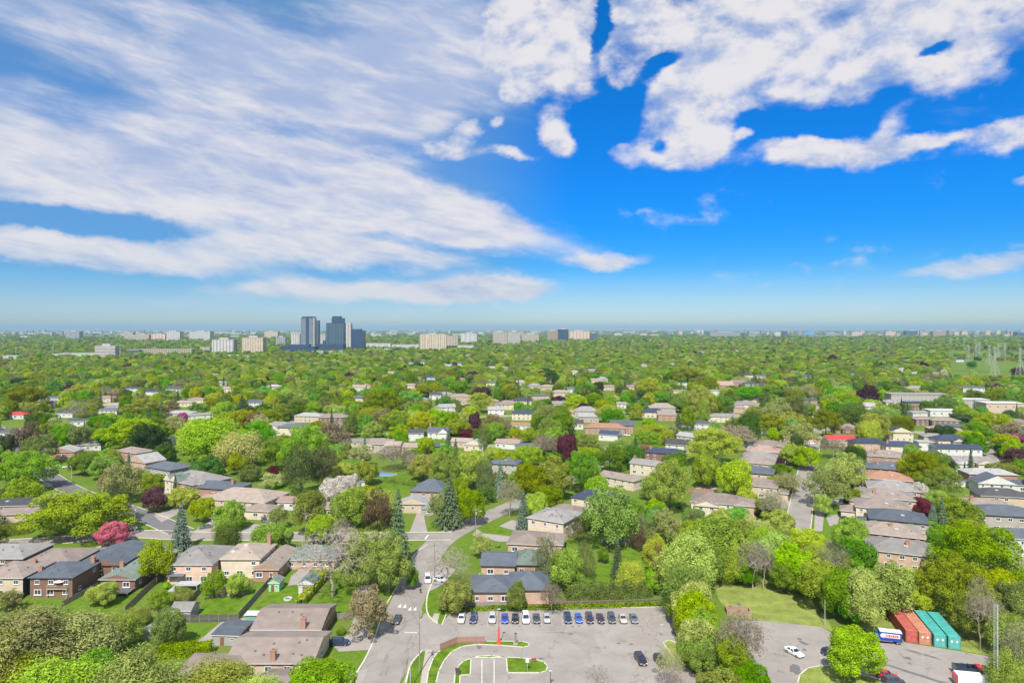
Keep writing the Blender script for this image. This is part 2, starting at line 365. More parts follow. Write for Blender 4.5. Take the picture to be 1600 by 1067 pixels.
# the road up from the block of flats, then bending away to the right
road([(-28.5, 60), (-28.5, 120), (-28.4, 207), (-26.5, 235), (-19, 256), (0, 289), (24, 327), (74, 428), (120, 510), (190, 640)], 9.6, kerb=False)
road([(-22, 247), (-60, 246), (-115, 247), (-137, 249), (-165, 241), (-230, 226), (-330, 205)], 9.2, z=0.025)
road([(-122, 252), (-152, 277), (-203, 316), (-252, 364), (-330, 450), (-430, 560)], 9.0, M_DARK, z=0.035)
road([(104, 250), (113, 269), (168, 386), (230, 518), (300, 660)], 9.0, z=0.03)
road([(262, 372), (284, 408), (351, 503), (420, 600), (520, 760)], 8.5, z=0.03)
road([(190, 640), (60, 600), (-120, 560), (-300, 520)], 8.5, z=0.02)
road([(-200, 470), (-60, 440), (74, 428)], 8.5, z=0.022)
road([(230, 518), (330, 480), (430, 455)], 8.5, z=0.024)
ribbon('road', [Vector((-2400, 1560)), Vector((-1150, 1520)), Vector((-700, 1490)), Vector((-300, 1500)), Vector((600, 1600))], 26, 0.05, M_ROAD)
# kerbs of the near road
ribbon('kerb', smooth([P(548, 1067), P(580, 1010), P(601, 950), P(618, 920), P(645, 870), P(668, 850)]), 0.35, 0, M_KERB, 0.14)
ribbon('kerb', smooth([P(634, 1067), P(642, 1038), P(660, 1016)]), 0.35, 0, M_KERB, 0.14)
ribbon('kerb', smooth([P(684, 974), P(668, 958), P(668, 930), P(680, 900)]), 0.35, 0, M_KERB, 0.14)
# forecourt and car parks
sheet('car_park', [(640, 1000), (664, 957), (684, 974), (712, 954), (1058, 948), (1068, 985), (1105, 1012), (1186, 1075), (1260, 1140), (600, 1140), (636, 1050)], 0.036, M_LOT)
sheet('car_park', [(1150, 968), (1200, 970), (1282, 979), (1302, 990), (1312, 1003), (1345, 1003), (1400, 1005), (1412, 1003), (1500, 1017), (1556, 1027), (1620, 1045), (1680, 1090), (1700, 1160), (1190, 1160), (1170, 1067), (1150, 1020), (1138, 985)], 0.034, M_LOT)
sheet('lawn', [(1108, 900), (1180, 903), (1240, 912), (1290, 962), (1303, 987), (1282, 979), (1200, 970), (1150, 966), (1125, 940)], 0.02, M_FIELD)
sheet('lawn', [(1303, 985), (1380, 950), (1390, 960), (1408, 1000), (1400, 1004), (1345, 1002), (1312, 1002)], 0.02, M_FIELD)
sheet('lawn', [(1490, 960), (1560, 960), (1640, 1000), (1640, 1045), (1556, 1026), (1502, 1016)], 0.02, M_FIELD)
def island(pts, mat=M_LAWN, kerb=True, name='lawn', closed=True):
    sheet(name, pts, 0.13, mat)
    w = [P(*p) for p in pts]
    if kerb:
        m = MB(); q = [Vector((v.x, v.y)) for v in w] + [Vector((w[0].x, w[0].y))]
        for i in range(len(q) - 1):
            a, b = q[i], q[i + 1]; d = (b - a)
            if d.length < 1e-4: continue
            n = Vector((-d.y, d.x)).normalized() * 0.14; e = d.normalized() * 0.1
            a2, b2 = a - e, b + e
            for z0, z1, pa, pb in ((0.04, 0.16, n, -n),):
                A, B, C, D_ = a2 + pa, b2 + pa, b2 + pb, a2 + pb
                m.quad([(D_.x, D_.y, z1), (C.x, C.y, z1), (B.x, B.y, z1), (A.x, A.y, z1)])
                for u, v in ((A, B), (B, C), (C, D_), (D_, A)): m.quad([(u.x, u.y, z0), (u.x, u.y, z1), (v.x, v.y, z1), (v.x, v.y, z0)])
        tag(m.build('kerb', M_KERB), kind='structure')
island([(684, 1019), (700, 1010), (714, 1005), (760, 1002), (815, 1002), (826, 1005), (827, 1009), (818, 1011), (780, 1008), (745, 1006.5), (722, 1010), (706, 1018), (694, 1032), (686, 1048), (681, 1067), (678, 1085), (664, 1085), (669, 1050), (677, 1028)])
island([(736, 1028.5), (735, 1054), (719, 1055), (718, 1075), (709, 1075), (711, 1052), (716, 1041), (724, 1033)])
island([(791, 1027), (815, 1028), (835, 1030), (849, 1034), (856, 1041), (853, 1048), (844, 1051), (793, 1051)])
island([(740, 1026.5), (752, 1024.5), (768, 1024.5), (786, 1026.5), (765, 1027.2)])
island([(1246, 1090), (1246, 1068), (1250, 1054), (1262, 1044), (1282, 1040), (1300, 1040), (1330, 1049), (1376, 1062), (1384, 1085)], M_FIELD)
island([(1036, 1004), (1046, 1000), (1060, 1006), (1085, 1035), (1080, 1050), (1058, 1035)], M_FIELD, True)
sheet('lawn', [(659, 1017), (666, 1017), (657, 1090), (628, 1090), (641, 1040)], 0.05, M_LAWN)
sheet('pavement', [(665, 1014), (675, 1014), (667, 1090), (653, 1090)], 0.055, M_CONC)
sheet('lawn', [(658, 953), (668, 926), (705, 918), (718, 944), (1060, 938), (1058, 947.5), (712, 953), (698, 958), (690, 976), (683, 973), (668, 957)], 0.05, M_LAWN)
sheet('pavement', [(678, 958), (687, 958), (683, 975), (674, 970)], 0.06, M_CONC)
ribbon('kerb', [P(690, 977), P(698, 958), P(712, 953.5), P(1058, 947.5), P(1064, 960)], 0.3, 0.03, M_KERB, 0.14)
# painted bay lines, arrows and tar repairs
def line(px_pts, w=0.12, z=0.042, mat=M_PAINT, name='road_marking'): ribbon(name, [P(*p) for p in px_pts], w, z, mat)
for x in (753, 772): line([(x, 1030), (x, 1068)])
for i in range(19):
    X = -14.3 + i * 2.72
    if i: ribbon('road_marking', [Vector((X, 172.3)), Vector((X, 177.0))], 0.09, 0.042, pm('faded_paint', (0.47, 0.44, 0.38), coord='World'))
for x, y in ((625, 946), (633, 946.5), (641, 950.5), (649, 950.5)):
    c = P(x, y); tag(MB().quad([(c.x - .45, c.y - 1.1, .042), (c.x + .45, c.y - 1.1, .042), (c.x + .05, c.y + 1.1, .042), (c.x - .05, c.y + 1.1, .042)]).build('road_marking', M_PAINT), kind='structure')
line([(632, 988), (652, 988)], 0.25); line([(664, 842), (669, 836)], 0.5, 0.046); line([(1275, 1010), (1290, 1040)], 0.1, 0.042, MATS['faded_paint'])
def blot(px, py, rx, ry, rot=0, mat=M_TAR):
    c = P(px, py); pts = []
    for k in range(14):
        t = 2 * math.pi * k / 14; r = 1 + R.uniform(-.25, .25); x, y = rx * r * math.cos(t), ry * r * math.sin(t)
        pts.append((c.x + x * math.cos(rot) - y * math.sin(rot), c.y + x * math.sin(rot) + y * math.cos(rot)))
    sheet('tar_patch', pts, 0.041 + R.uniform(0, .003), mat, px=False)
for a in ((1439, 1021, 4.2, .55, -.75), (1418, 1028, .9, .7, 0), (1421, 1036, .4, .6, 0), (1428, 1052, 7, .6, -.8), (1249, 998, .5, .6, 0), (1255, 1004, .7, 1.5, .5), (1257, 1015, .45, .7, 0), (1243, 1045, 1.2, 2.2, -.5),
          (891, 990.5, .8, .6, 0), (846, 1028.5, .55, .5, 0), (1024, 1047, 1.0, .9, 0), (749, 1011, .5, .9, 0), (967, 1005, .5, .4, 0), (986, 1006, .5, .4, 0), (878, 988, 4, .12, -.03), (1128, 1058, 2, .5, -.7)): blot(*a)
M_OIL = pm('oil_stain', (0.235, 0.21, 0.185), coord='World', var=0.2, scale=3)
for k in range(46):
    if k < 18: blot(722 + k * 15.5 + R.uniform(-4, 4), R.uniform(966, 980), R.uniform(.25, .6), R.uniform(.3, .8), 0, M_OIL)
    elif k < 34: blot(R.uniform(720, 1090), R.uniform(985, 1066), R.uniform(.3, 1.2), R.uniform(.2, .7), R.uniform(-1, 1), M_OIL)
    else: blot(R.uniform(1190, 1520), R.uniform(1020, 1066), R.uniform(.4, 1.6), R.uniform(.3, .8), R.uniform(-1, 1), M_OIL)
for k in range(16): blot(-28.5 * FPX / 170 * 0 + R.uniform(590, 650), R.uniform(935, 1060), R.uniform(.2, .5), R.uniform(.8, 3), R.uniform(-.1, .1), M_OIL)
# driveways, paths and patios of the near gardens
DZ = .058
for pts in ([(640, 831), (652, 800), (661, 800), (668, 832)], [(745, 826), (755, 833), (800, 838), (812, 846), (780, 846), (738, 836)], [(780, 822), (815, 832), (840, 822), (800, 812)], [(545, 985), (555, 962), (572, 965), (580, 978), (570, 1005)],
            [(520, 1008), (545, 990), (590, 995), (582, 1015), (530, 1018)], [(515, 1080), (545, 1048), (575, 1046), (560, 1080)], [(240, 805), (300, 780), (312, 786), (252, 816)], [(55, 777), (100, 768), (104, 772), (60, 784)], [(45, 760), (75, 754), (84, 757), (50, 768)], [(230, 772), (268, 762), (272, 768), (232, 780)],
            [(300, 832), (330, 812), (350, 815), (322, 834)], [(405, 822), (420, 808), (436, 812), (424, 828)], [(370, 835), (395, 818), (412, 820), (392, 836)], [(308, 1003), (345, 972), (402, 961), (408, 985), (345, 1003)], [(455, 900), (480, 880), (490, 884), (470, 912), (450, 915)],
            [(1195, 772), (1240, 784), (1236, 796), (1180, 790)], [(1290, 806), (1340, 800), (1344, 812), (1296, 822)], [(1296, 778), (1346, 776), (1346, 784), (1294, 788)], [(1090, 760), (1120, 762), (1118, 772), (1080, 770)], [(1275, 750), (1292, 760), (1285, 830), (1272, 830)], [(660, 905), (690, 880), (712, 890), (690, 915), (668, 925)], [(130, 830), (212, 838), (150, 862), (120, 870), (160, 850)]):
    DZ += .0012; sheet('driveway', pts, DZ, M_DRIVE)
for pts in ([(300, 960), (352, 915), (402, 902), (398, 932), (372, 966)], [(385, 965), (440, 905), (480, 925), (500, 948), (420, 950)], [(490, 948), (520, 905), (572, 905), (560, 935), (525, 965)], [(285, 1000), (330, 976), (345, 978), (320, 1000)], [(900, 905), (960, 870), (1010, 850), (1030, 880), (1010, 910), (920, 912)],
            [(580, 755), (630, 740), (665, 745), (640, 768), (590, 768)], [(400, 828), (440, 820), (462, 822), (466, 830), (405, 832)], [(300, 812), (390, 812), (400, 826), (330, 830)], [(1300, 785), (1340, 784), (1344, 800), (1302, 800)], [(660, 825), (690, 812), (730, 806), (750, 805), (735, 822), (690, 830)], [(746, 820), (775, 822), (800, 833), (760, 832)], [(135, 905), (200, 890), (235, 880), (210, 940), (150, 955)], [(60, 784), (104, 774), (98, 790), (55, 790)]):
    DZ += .0012; sheet('lawn', pts, DZ - .078, M_LAWN)
for pts in ([(330, 918), (372, 912), (398, 906), (396, 912), (345, 932)], [(700, 945), (900, 936), (1050, 940), (1052, 944), (710, 950)]): sheet('flower_bed', pts, 0.10, M_SOIL)
# ------------------------------------------------------------------ tree shapes (crown fits x,y in -0.5..0.5, z in 0..1)
def leaves(name, p, nrm, size, aspect=0.8, tang=None, rng=None):
    N = len(p); nrm = nrm / np.linalg.norm(nrm, axis=1, keepdims=True)
    if tang is None: tang = rng.normal(size=(N, 3))
    t = tang - nrm * np.sum(tang * nrm, axis=1, keepdims=True); t /= np.linalg.norm(t, axis=1, keepdims=True) + 1e-9
    b = np.cross(nrm, t); s = np.asarray(size).reshape(-1, 1) * 0.5
    a = np.asarray(aspect).reshape(-1, 1) if np.ndim(aspect) else aspect
    v = np.empty((N, 4, 3)); v[:, 0] = p - t * s; v[:, 1] = p + b * s * a; v[:, 2] = p + t * s * 1.1; v[:, 3] = p - b * s * a
    me = bpy.data.meshes.new(name)
    me.vertices.add(4 * N); me.vertices.foreach_set('co', v.reshape(-1))
    me.loops.add(4 * N); me.loops.foreach_set('vertex_index', np.arange(4 * N, dtype=np.int32))
    me.polygons.add(N); me.polygons.foreach_set('loop_start', np.arange(0, 4 * N, 4, dtype=np.int32))
    me.update(); me.validate(); me.materials.append(None); return me
def sph(rng, n):
    d = rng.normal(size=(n, 3)); return d / np.linalg.norm(d, axis=1, keepdims=True)
def crown_lobed(name, seed, n, nl=34, lr=(.11, .20), size=.042, zmin=-.45, flat=1.0, squash=1.0, top=0.0, gap=0.75, out=1.0, inner=0.10, aspect=.8, rough=.42):
    rng = np.random.default_rng(seed)
    d = sph(rng, nl * 3); d = d[d[:, 2] > zmin][:nl]; nl = len(d)
    r = rng.uniform(*lr, nl); rad = (0.5 - r * 0.9) * rng.uniform(.62, 1.08, nl)
    c = d * rad[:, None]
    if top: c[:, :2] *= (1 - top * np.clip(c[:, 2:3] + .1, 0, 1))
    c = np.vstack([c, [[0, 0, .05]]]); r = np.append(r, .28)
    k = rng.choice(nl + 1, n * 3, p=(r ** 2) / np.sum(r ** 2)); dd = sph(rng, n * 3)
    p = c[k] + dd * (r[k] * rng.uniform(.80, 1.06, n * 3))[:, None]
    dist = np.min(np.linalg.norm(p[:, None, :] - c[None], axis=2) / r[None] + 1e3 * (np.arange(nl + 1)[None] == k[:, None]), axis=1)
    keep = (dist > gap) | (rng.random(n * 3) < inner); keep &= dd[:, 2] > rng.uniform(-1.1, -.25, n * 3)
    p = p[keep][:n]; dd = dd[keep][:n]
    nr = dd * out + rng.normal(size=p.shape) * rough + np.array([0, 0, .30])
    z0, z1 = p[:, 2].min(), p[:, 2].max(); q = p.copy(); q[:, 2] = (p[:, 2] - z0) / (z1 - z0)
    q[:, :2] /= 2 * np.percentile(np.abs(q[:, :2]), 99.3)
    return leaves(name, q, nr, size * rng.uniform(.45, 1.5, len(q)), aspect, rng=rng)
def crown_willow(name, seed, n, size=.06):
    rng = np.random.default_rng(seed); nl = 46
    d = sph(rng, nl * 3); d = d[d[:, 2] > -.25][:nl]; nl = len(d); r = rng.uniform(.10, .19, nl)
    c = d * ((.5 - r) * rng.uniform(.6, 1, nl))[:, None]; k = rng.integers(0, nl, n); dd = sph(rng, n)
    p = c[k] + dd * (r[k] * rng.uniform(.55, 1.25, n))[:, None]
    flow = d[k] * .6 + rng.normal(size=(n, 3)) * .35; flow[:, 2] = -np.abs(flow[:, 2]) * .4 + .25 * dd[:, 2]
    q = p.copy(); q[:, 2] = (q[:, 2] - q[:, 2].min()) / np.ptp(q[:, 2]); q[:, :2] /= 2 * np.percentile(np.abs(q[:, :2]), 99)
    nr = dd + rng.normal(size=(n, 3)) * .42 + np.array([0, 0, .4])
    return leaves(name, q, nr, size * rng.uniform(.6, 1.5, n), .36, tang=flow, rng=rng)
def crown_spruce(name, seed, n, tiers=15, size=.07, power=.95, gapz=.5):
    rng = np.random.default_rng(seed); t = np.minimum((rng.random(n) ** 1.35 * tiers).astype(int), tiers - 1)
    zt = t / tiers; Rm = .5 * (1 - zt) ** power + .012; az = rng.random(n) * 2 * math.pi
    nb = 11; ph = rng.random(tiers) * 6.28; lobes = .5 + .5 * np.cos(nb * az + ph[t]); rag = rng.uniform(.82, 1.08, (tiers, nb + 1))
    rr = Rm * np.sqrt(rng.random(n)) * (.62 + .38 * lobes) * rag[t, (az / 6.2832 * nb).astype(int)]
    z = zt + (1.0 / tiers) * (.95 - gapz * 1.5 * rr / Rm + rng.uniform(-.25, .25, n))
    p = np.stack([rr * np.cos(az), rr * np.sin(az), np.clip(z, 0, 1)], 1)
    o = np.stack([np.cos(az), np.sin(az), np.zeros(n)], 1)
    nr = np.array([0, 0, 1.0]) + o * .5 + rng.normal(size=(n, 3)) * .45; tg = o + np.array([0, 0, -.35]) + rng.normal(size=(n, 3)) * .3
    return leaves(name, p, nr, size * rng.uniform(.6, 1.3, n) * (1.0 - .45 * zt), .42, tang=tg, rng=rng)
def branches(seed, depth, spread=.62, r0=.018, kids=(3, 4), up=.35, start=.22, shrink=.70):
    """segments (p0, p1, r0, r1, level) of a branching tree of height about 1 and width about 1"""
    rg = random.Random(seed); segs = []
    def grow(p, d, L, r, lv):
        q = p
        for _ in range(2):
            d = (d + Vector((rg.uniform(-1, 1), rg.uniform(-1, 1), rg.uniform(-.6, 1))) * .16).normalized()
            e = q + d * (L / 2); segs.append((q, e, r, r * .82, lv)); q = e; r *= .82
            if lv > 0 and lv < depth and rg.random() < .75:
                a = Vector((rg.uniform(-1, 1), rg.uniform(-1, 1), rg.uniform(-.4, 1))).normalized(); grow(q, (d * .5 + a * spread).normalized(), L * .62, r * .5, lv + 1)
        if lv < depth:
            for k in range(rg.randint(*kids)):
                a = Vector((rg.uniform(-1, 1), rg.uniform(-1, 1), rg.uniform(-.3, 1) * up * 2)).normalized()
                grow(q, (d * .6 + a * spread * 1.1).normalized(), L * shrink * rg.uniform(.8, 1.15), r * .68, lv + 1)
    grow(Vector((0, 0, 0)), Vector((0, 0, 1)), start, r0, 0)
    mx = max(max(abs(s[1].x), abs(s[1].y)) for s in segs); mz = max(s[1].z for s in segs)
    f = lambda v: Vector((v.x * .5 / mx, v.y * .5 / mx, v.z / mz))
    return [(f(a), f(b), r, q, l) for a, b, r, q, l in segs]
def seg_mesh(name, segs, n=3, rmin=0.0028):
    m = MB()
    for a, b, r, q, l in segs: m.tube(a, b, max(r, rmin), max(q, rmin), n)
    return m.mesh(name, [None])
CR = {}
CR['maple'] = [crown_lobed('maple_crown', 11 + i, 17000, 52, (.075, .19), .0285, squash=1) for i in range(4)]
CR['broad'] = [crown_lobed('broad_crown', 31 + i, 22000, 70, (.06, .13), .0225, zmin=-.3, gap=.85) for i in range(2)]
CR['loose'] = [crown_lobed('loose_crown', 51 + i, 11000, 50, (.055, .14), .027, zmin=-.6, inner=.3, out=.6) for i in range(3)]
CR['oval'] = [crown_lobed('oval_crown', 71 + i, 12000, 46, (.08, .18), .029, top=.35) for i in range(2)]
CR['willow'] = [crown_willow('willow_crown', 81 + i, 26000, .034) for i in range(3)]
CR['spruce'] = [crown_spruce('spruce_crown', 91 + i, 6500) for i in range(2)]
CR['pine'] = [crown_lobed('pine_crown', 101 + i, 11000, 56, (.06, .13), .028, zmin=-.9, top=.75, inner=.2, aspect=.4) for i in range(2)]
def grown(seed, ntip=620, twigs=4, fork=.16):
    """a tree grown limb by limb towards points of its crown; pipe-model radii"""
    rng = np.random.default_rng(seed); d = sph(rng, ntip * 2); d = d[d[:, 2] > -.35][:ntip]; r = rng.random(len(d)) ** .42
    tip = d * r[:, None] * np.array([.49, .49, .42]) + np.array([0, 0, .57]); tip = tip[np.argsort(np.linalg.norm(tip - np.array([0, 0, fork]), axis=1))]
    nodes = [np.array([0, 0, 0.]), np.array([.01, 0, fork * .5]), np.array([0, .01, fork])]; par = [-1, 0, 1]; NP = np.zeros((len(tip) * 4 + 10, 3)); NP[:3] = nodes; dist0 = [0, fork * .5, fork]
    for t in tip:
        n = len(nodes); dd = np.linalg.norm(NP[2:n] - t, axis=1) + .35 * np.array(dist0[2:n]) * 0 + .9 * np.maximum(0, NP[2:n, 2] - t[2]); k = int(np.argmin(dd)) + 2; a = NP[k]; L = np.linalg.norm(t - a); m = max(1, min(4, int(L / .06) + 1))
        for q in range(1, m + 1):
            u = q / m; p = a + (t - a) * u + (rng.normal(size=3) * .012 if q < m else 0) + np.array([0, 0, .05 * L * math.sin(u * math.pi)])
            NP[len(nodes)] = p; nodes.append(p); par.append(k if q == 1 else len(nodes) - 2); dist0.append(dist0[par[-1]] + L / m)
            if len(nodes) >= len(NP) - 2: break
        if len(nodes) >= len(NP) - 2: break
    n = len(nodes); w = np.zeros(n); kids = np.zeros(n, int)
    for i in range(n - 1, 0, -1):
        if kids[i] == 0: w[i] = 1.0
        kids[par[i]] += 1; w[par[i]] += w[i]
    rad = .0020 * w ** .40; segs = []
    for i in range(1, n):
        q = par[i]; segs.append((Vector(nodes[q]), Vector(nodes[i]), min(rad[q], rad[i] * 1.25), rad[i], 0 if w[i] > 9 else 4))
        if kids[i] == 0:
            for _ in range(twigs):
                e = nodes[i] + rng.normal(size=3) * np.array([.035, .035, .03]) + np.array([0, 0, .012]); segs.append((Vector(nodes[i]), Vector(e), .0020, .0013, 5))
    return segs
bs = [grown(201 + i) for i in range(2)]
CR['bare'] = [seg_mesh('bare_crown', [s for s in b if s[4] >= 3], 3, .0014) for b in bs]
TRB = [seg_mesh('bare_trunk', [s for s in b if s[4] < 3], 5) for b in bs]
def bud_mesh(name, b, seed, n=3600, size=.028):
    rng = np.random.default_rng(seed); tips = np.array([list(s[1]) for s in b if s[4] >= 4]); k = rng.integers(0, len(tips), n)
    p = tips[k] + rng.normal(size=(n, 3)) * .022; p[:, 2] = np.clip(p[:, 2], .1, 1.0)
    return leaves(name, p, rng.normal(size=(n, 3)) + np.array([0, 0, .6]), size * rng.uniform(.5, 1.3, n), .7, rng=rng)
CR['bud'] = [bud_mesh('budding_crown', bs[i % 2], 301 + i, 4200, .024) for i in range(2)]
CR['huge'] = [crown_lobed('huge_crown', 601 + i, 30000, 90, (.05, .10), .0175, zmin=-.3, gap=.85) for i in range(2)]
CR['shrub'] = [crown_lobed('shrub_crown', 401 + i, 1600, 16, (.16, .26), .085, zmin=-.1) for i in range(2)]
tb = branches(501, 2, kids=(3, 4), start=.34, r0=.022)
TRUNK = seg_mesh('tree_trunk', tb, 6)
SPIKE = MB().tube((0, 0, 0), (0, 0, 1), .018, .003, 6).mesh('conifer_trunk', [None])
BARK = pm('bark', (0.13, 0.105, 0.085), var=0.3, scale=6, rnd=.25); BARK_PALE = pm('pale_bark', (0.32, 0.28, 0.235), var=0.25, scale=6, rnd=.2)
TWIG = pm('twig', (0.30, 0.25, 0.21), var=0.2, scale=4, rnd=.2)
LF = dict(
    lime=leafmat('leaf_lime', (0.275, 0.391, 0.020)), green=leafmat('leaf_green', (0.153, 0.321, 0.014)), mid=leafmat('leaf_mid', (0.176, 0.288, 0.031)),
    olive=leafmat('leaf_olive', (0.203, 0.265, 0.034)), khaki=leafmat('leaf_khaki', (0.335, 0.375, 0.115), clump=.3), tan=leafmat('leaf_tan', (0.29, 0.245, 0.145), hue=.01),
    fresh=leafmat('leaf_fresh', (0.310, 0.400, 0.053)), dark=leafmat('leaf_dark', (0.072, 0.131, 0.025)), gold=leafmat('leaf_gold', (0.284, 0.349, 0.020)),
    spruce=leafmat('needle_spruce', (0.105, 0.165, 0.075), trans=.12), blue=leafmat('needle_blue', (0.16, 0.23, 0.165), trans=.12), pine=leafmat('needle_pine', (0.145, 0.175, 0.06), trans=.12),
    purple=leafmat('leaf_purple', (0.095, 0.038, 0.052), hue=.015, trans=.2), maroon=leafmat('leaf_maroon', (0.15, 0.035, 0.050), hue=.01, trans=.2), pink=leafmat('blossom_pink', (0.56, 0.17, 0.25), hue=.008, val=.1),
    magenta=leafmat('blossom_magenta', (0.42, 0.07, 0.27), hue=.01, val=.1), white=leafmat('blossom_white', (0.58, 0.54, 0.50), hue=.01, val=.1), brown=leafmat('leaf_brown', (0.22, 0.16, 0.09), hue=.01))
# kind: (crown shape, leaf colour, crown base as share of height, trunk mesh, look words, category)
KIND = dict(
    fresh=('maple', 'fresh', .14, 'pale yellow-green full tree'),     lime=('maple', 'lime', .16, 'lime green round maple tree'), green=('maple', 'green', .16, 'bright green round maple tree'), mid=('loose', 'mid', .14, 'mid green airy tree'),
    broad=('broad', 'lime', .12, 'broad lime green layered maple tree'), broadg=('broad', 'green', .14, 'broad deep green layered tree'), gold=('maple', 'gold', .16, 'yellow-green round tree'),
    olive=('maple', 'olive', .16, 'olive green full tree'), oliveb=('broad', 'olive', .14, 'broad olive green tree'), wil=('willow', 'khaki', .05, 'feathery khaki willow tree'), wilg=('willow', 'fresh', .05, 'feathery yellow-green willow tree'),
    wilo=('willow', 'olive', .06, 'feathery olive tree'), oval=('oval', 'lime', .10, 'tall oval lime green tree'), ovalg=('oval', 'green', .10, 'tall oval bright green tree'), ovalo=('oval', 'olive', .08, 'egg-shaped olive green tree'),
    khaki=('loose', 'khaki', .15, 'pale khaki thin-leaved tree'), tan=('loose', 'tan', .15, 'tan budding tree'), brown=('loose', 'brown', .12, 'brownish sparse tree'), dark=('maple', 'dark', .12, 'dark green dense tree'),
    spruce=('spruce', 'spruce', .03, 'dark conical spruce'), blue=('spruce', 'blue', .03, 'blue-grey conical spruce'), pine=('pine', 'pine', .10, 'dark olive shaggy pine'), bare=('bare', 'twig', 0, 'bare grey leafless tree'),
    bud=('bud', 'khaki', 0, 'nearly bare tree with pale buds'), budtan=('bud', 'tan', 0, 'nearly bare tree with tan buds'), purple=('maple', 'purple', .12, 'dark purple-leaved tree'), maroon=('maple', 'maroon', .12, 'deep red-leaved tree'), pink=('broad', 'pink', .10, 'pink blossoming crabapple tree'),
    magenta=('maple', 'magenta', .12, 'magenta blossoming tree'), white=('maple', 'white', .12, 'white blossoming tree'))
NT_ = [0]
def tree(x, y, w, h, kind, label=None, group='garden and street trees', seed=None, dup=None):
    shape, lc, cb, look = KIND[kind]; i = NT_[0]; NT_[0] += 1; rg = random.Random(i * 7 + 3)
    cat = 'spruce' if shape == 'spruce' else 'pine' if shape == 'pine' else 'tree'
    nm = {'spruce': 'spruce_tree', 'pine': 'pine_tree', 'willow': 'willow_tree', 'bare': 'bare_tree', 'bud': 'budding_tree', 'maple': 'maple_tree'}.get(shape, 'leafy_tree')
    t = obj(nm, None, None, (x, y, 0), rg.uniform(0, 6.28))
    if label: tag(t, label, cat, group)
    else: auto(t, look, cat, group)
    if shape in ('bare', 'bud'):
        k = i % 2; o = obj('trunk', TRB[k], t, scale=(w, w, h)); setmat(o, BARK_PALE)
        if shape == 'bare': c = obj('crown', CR['bare'][k], t, scale=(w, w, h)); setmat(c, TWIG)
        else:
            c = obj('crown', CR['bud'][k], t, scale=(w, w, h)); setmat(c, LF[lc]); b = obj('twigs', CR['bare'][k], t, scale=(w, w, h)); setmat(b, TWIG)
        return t
    if shape in ('maple', 'broad', 'oval') and w > 17: shape = 'huge'
    lst = CR[shape]; c = obj('crown', lst[i % len(lst)], t, (0, 0, h * cb), scale=(w, w, h * (1 - cb))); setmat(c, LF[lc])
    if shape == 'spruce': o = obj('trunk', SPIKE, t, scale=(h * .6, h * .6, h * .96)); setmat(o, BARK)
    else: o = obj('trunk', TRUNK, t, scale=(w * .72, w * .72, h * .80)); setmat(o, BARK)
    return t
# ------------------------------------------------------------------ houses
def shingle(name, rgb):
    m = bpy.data.materials.new(name); m.use_nodes = True; T = NT(m.node_tree); b = T.n['Principled BSDF']
    tc = T.add('ShaderNodeTexCoord').outputs['Object']
    n = T.noise(tc, 0.35, 4, 0.6); n2 = T.noise(T.vmath('MULTIPLY', tc, (1, 1, 3)), 5.0, 3, 0.7)
    br = T.add('ShaderNodeTexBrick'); T.l.new(T.vmath('MULTIPLY', tc, (1, 1, 1)), br.inputs['Vector']); br.inputs['Scale'].default_value = 2.2
    sp = T.add('ShaderNodeSeparateXYZ'); T.l.new(tc, sp.inputs[0]); row = T.math('FRACT', T.math('MULTIPLY', sp.outputs[2], 5.5))
    c = T.mix(T.rng(n, .3, .7), tuple(x * .82 for x in rgb), tuple(x * 1.15 for x in rgb))
    c = T.mix(T.rng(n2, .35, .7, 0, .38), c, tuple(x * .55 for x in rgb))
    c = T.mix(T.math('MULTIPLY', T.math('LESS_THAN', row, .16), .30), c, tuple(x * .5 for x in rgb))
    oi = T.add('ShaderNodeObjectInfo').outputs['Random']; hs = T.add('ShaderNodeHueSaturation'); T.l.new(c, hs.inputs['Color']); T.put(hs.inputs['Value'], T.rng(oi, 0, 1, .85, 1.12))
    T.l.new(hs.outputs[0], b.inputs['Base Color']); b.inputs['Roughness'].default_value = .9; b.inputs['Specular IOR Level'].default_value = .2
    return m
RC = {k: shingle('shingle_' + k, v) for k, v in dict(grey=(.275, .26, .245), lightgrey=(.35, .345, .335), brown=(.272, .224, .195), tan=(.345, .285, .235), slate=(.112, .130, .155), navy=(.055, .072, .115), green=(.17, .215, .185), red=(.62, .055, .065), orange=(.40, .225, .145), pink=(.36, .25, .215), charcoal=(.085, .085, .09)).items()}
def wallmat(name, rgb, brick=True):
    m = bpy.data.materials.new(name); m.use_nodes = True; T = NT(m.node_tree); b = T.n['Principled BSDF']
    tc = T.add('ShaderNodeTexCoord').outputs['Object']; sp = T.add('ShaderNodeSeparateXYZ'); T.l.new(tc, sp.inputs[0])
    n = T.noise(tc, .6, 3, .6); c = T.mix(T.rng(n, .3, .7), tuple(x * .85 for x in rgb), tuple(min(1, x * 1.12) for x in rgb))
    row = T.math('FRACT', T.math('MULTIPLY', sp.outputs[2], 4.0 if not brick else 11.0))
    c = T.mix(T.math('MULTIPLY', T.math('LESS_THAN', row, .18), .25), c, tuple(x * .6 for x in rgb))
    c = T.mix(T.rng(T.noise(tc, 7, 2), .4, .7, 0, .2), c, tuple(x * .7 for x in rgb))
    T.l.new(c, b.inputs['Base Color']); b.inputs['Roughness'].default_value = .85; b.inputs['Specular IOR Level'].default_value = .2
    return m
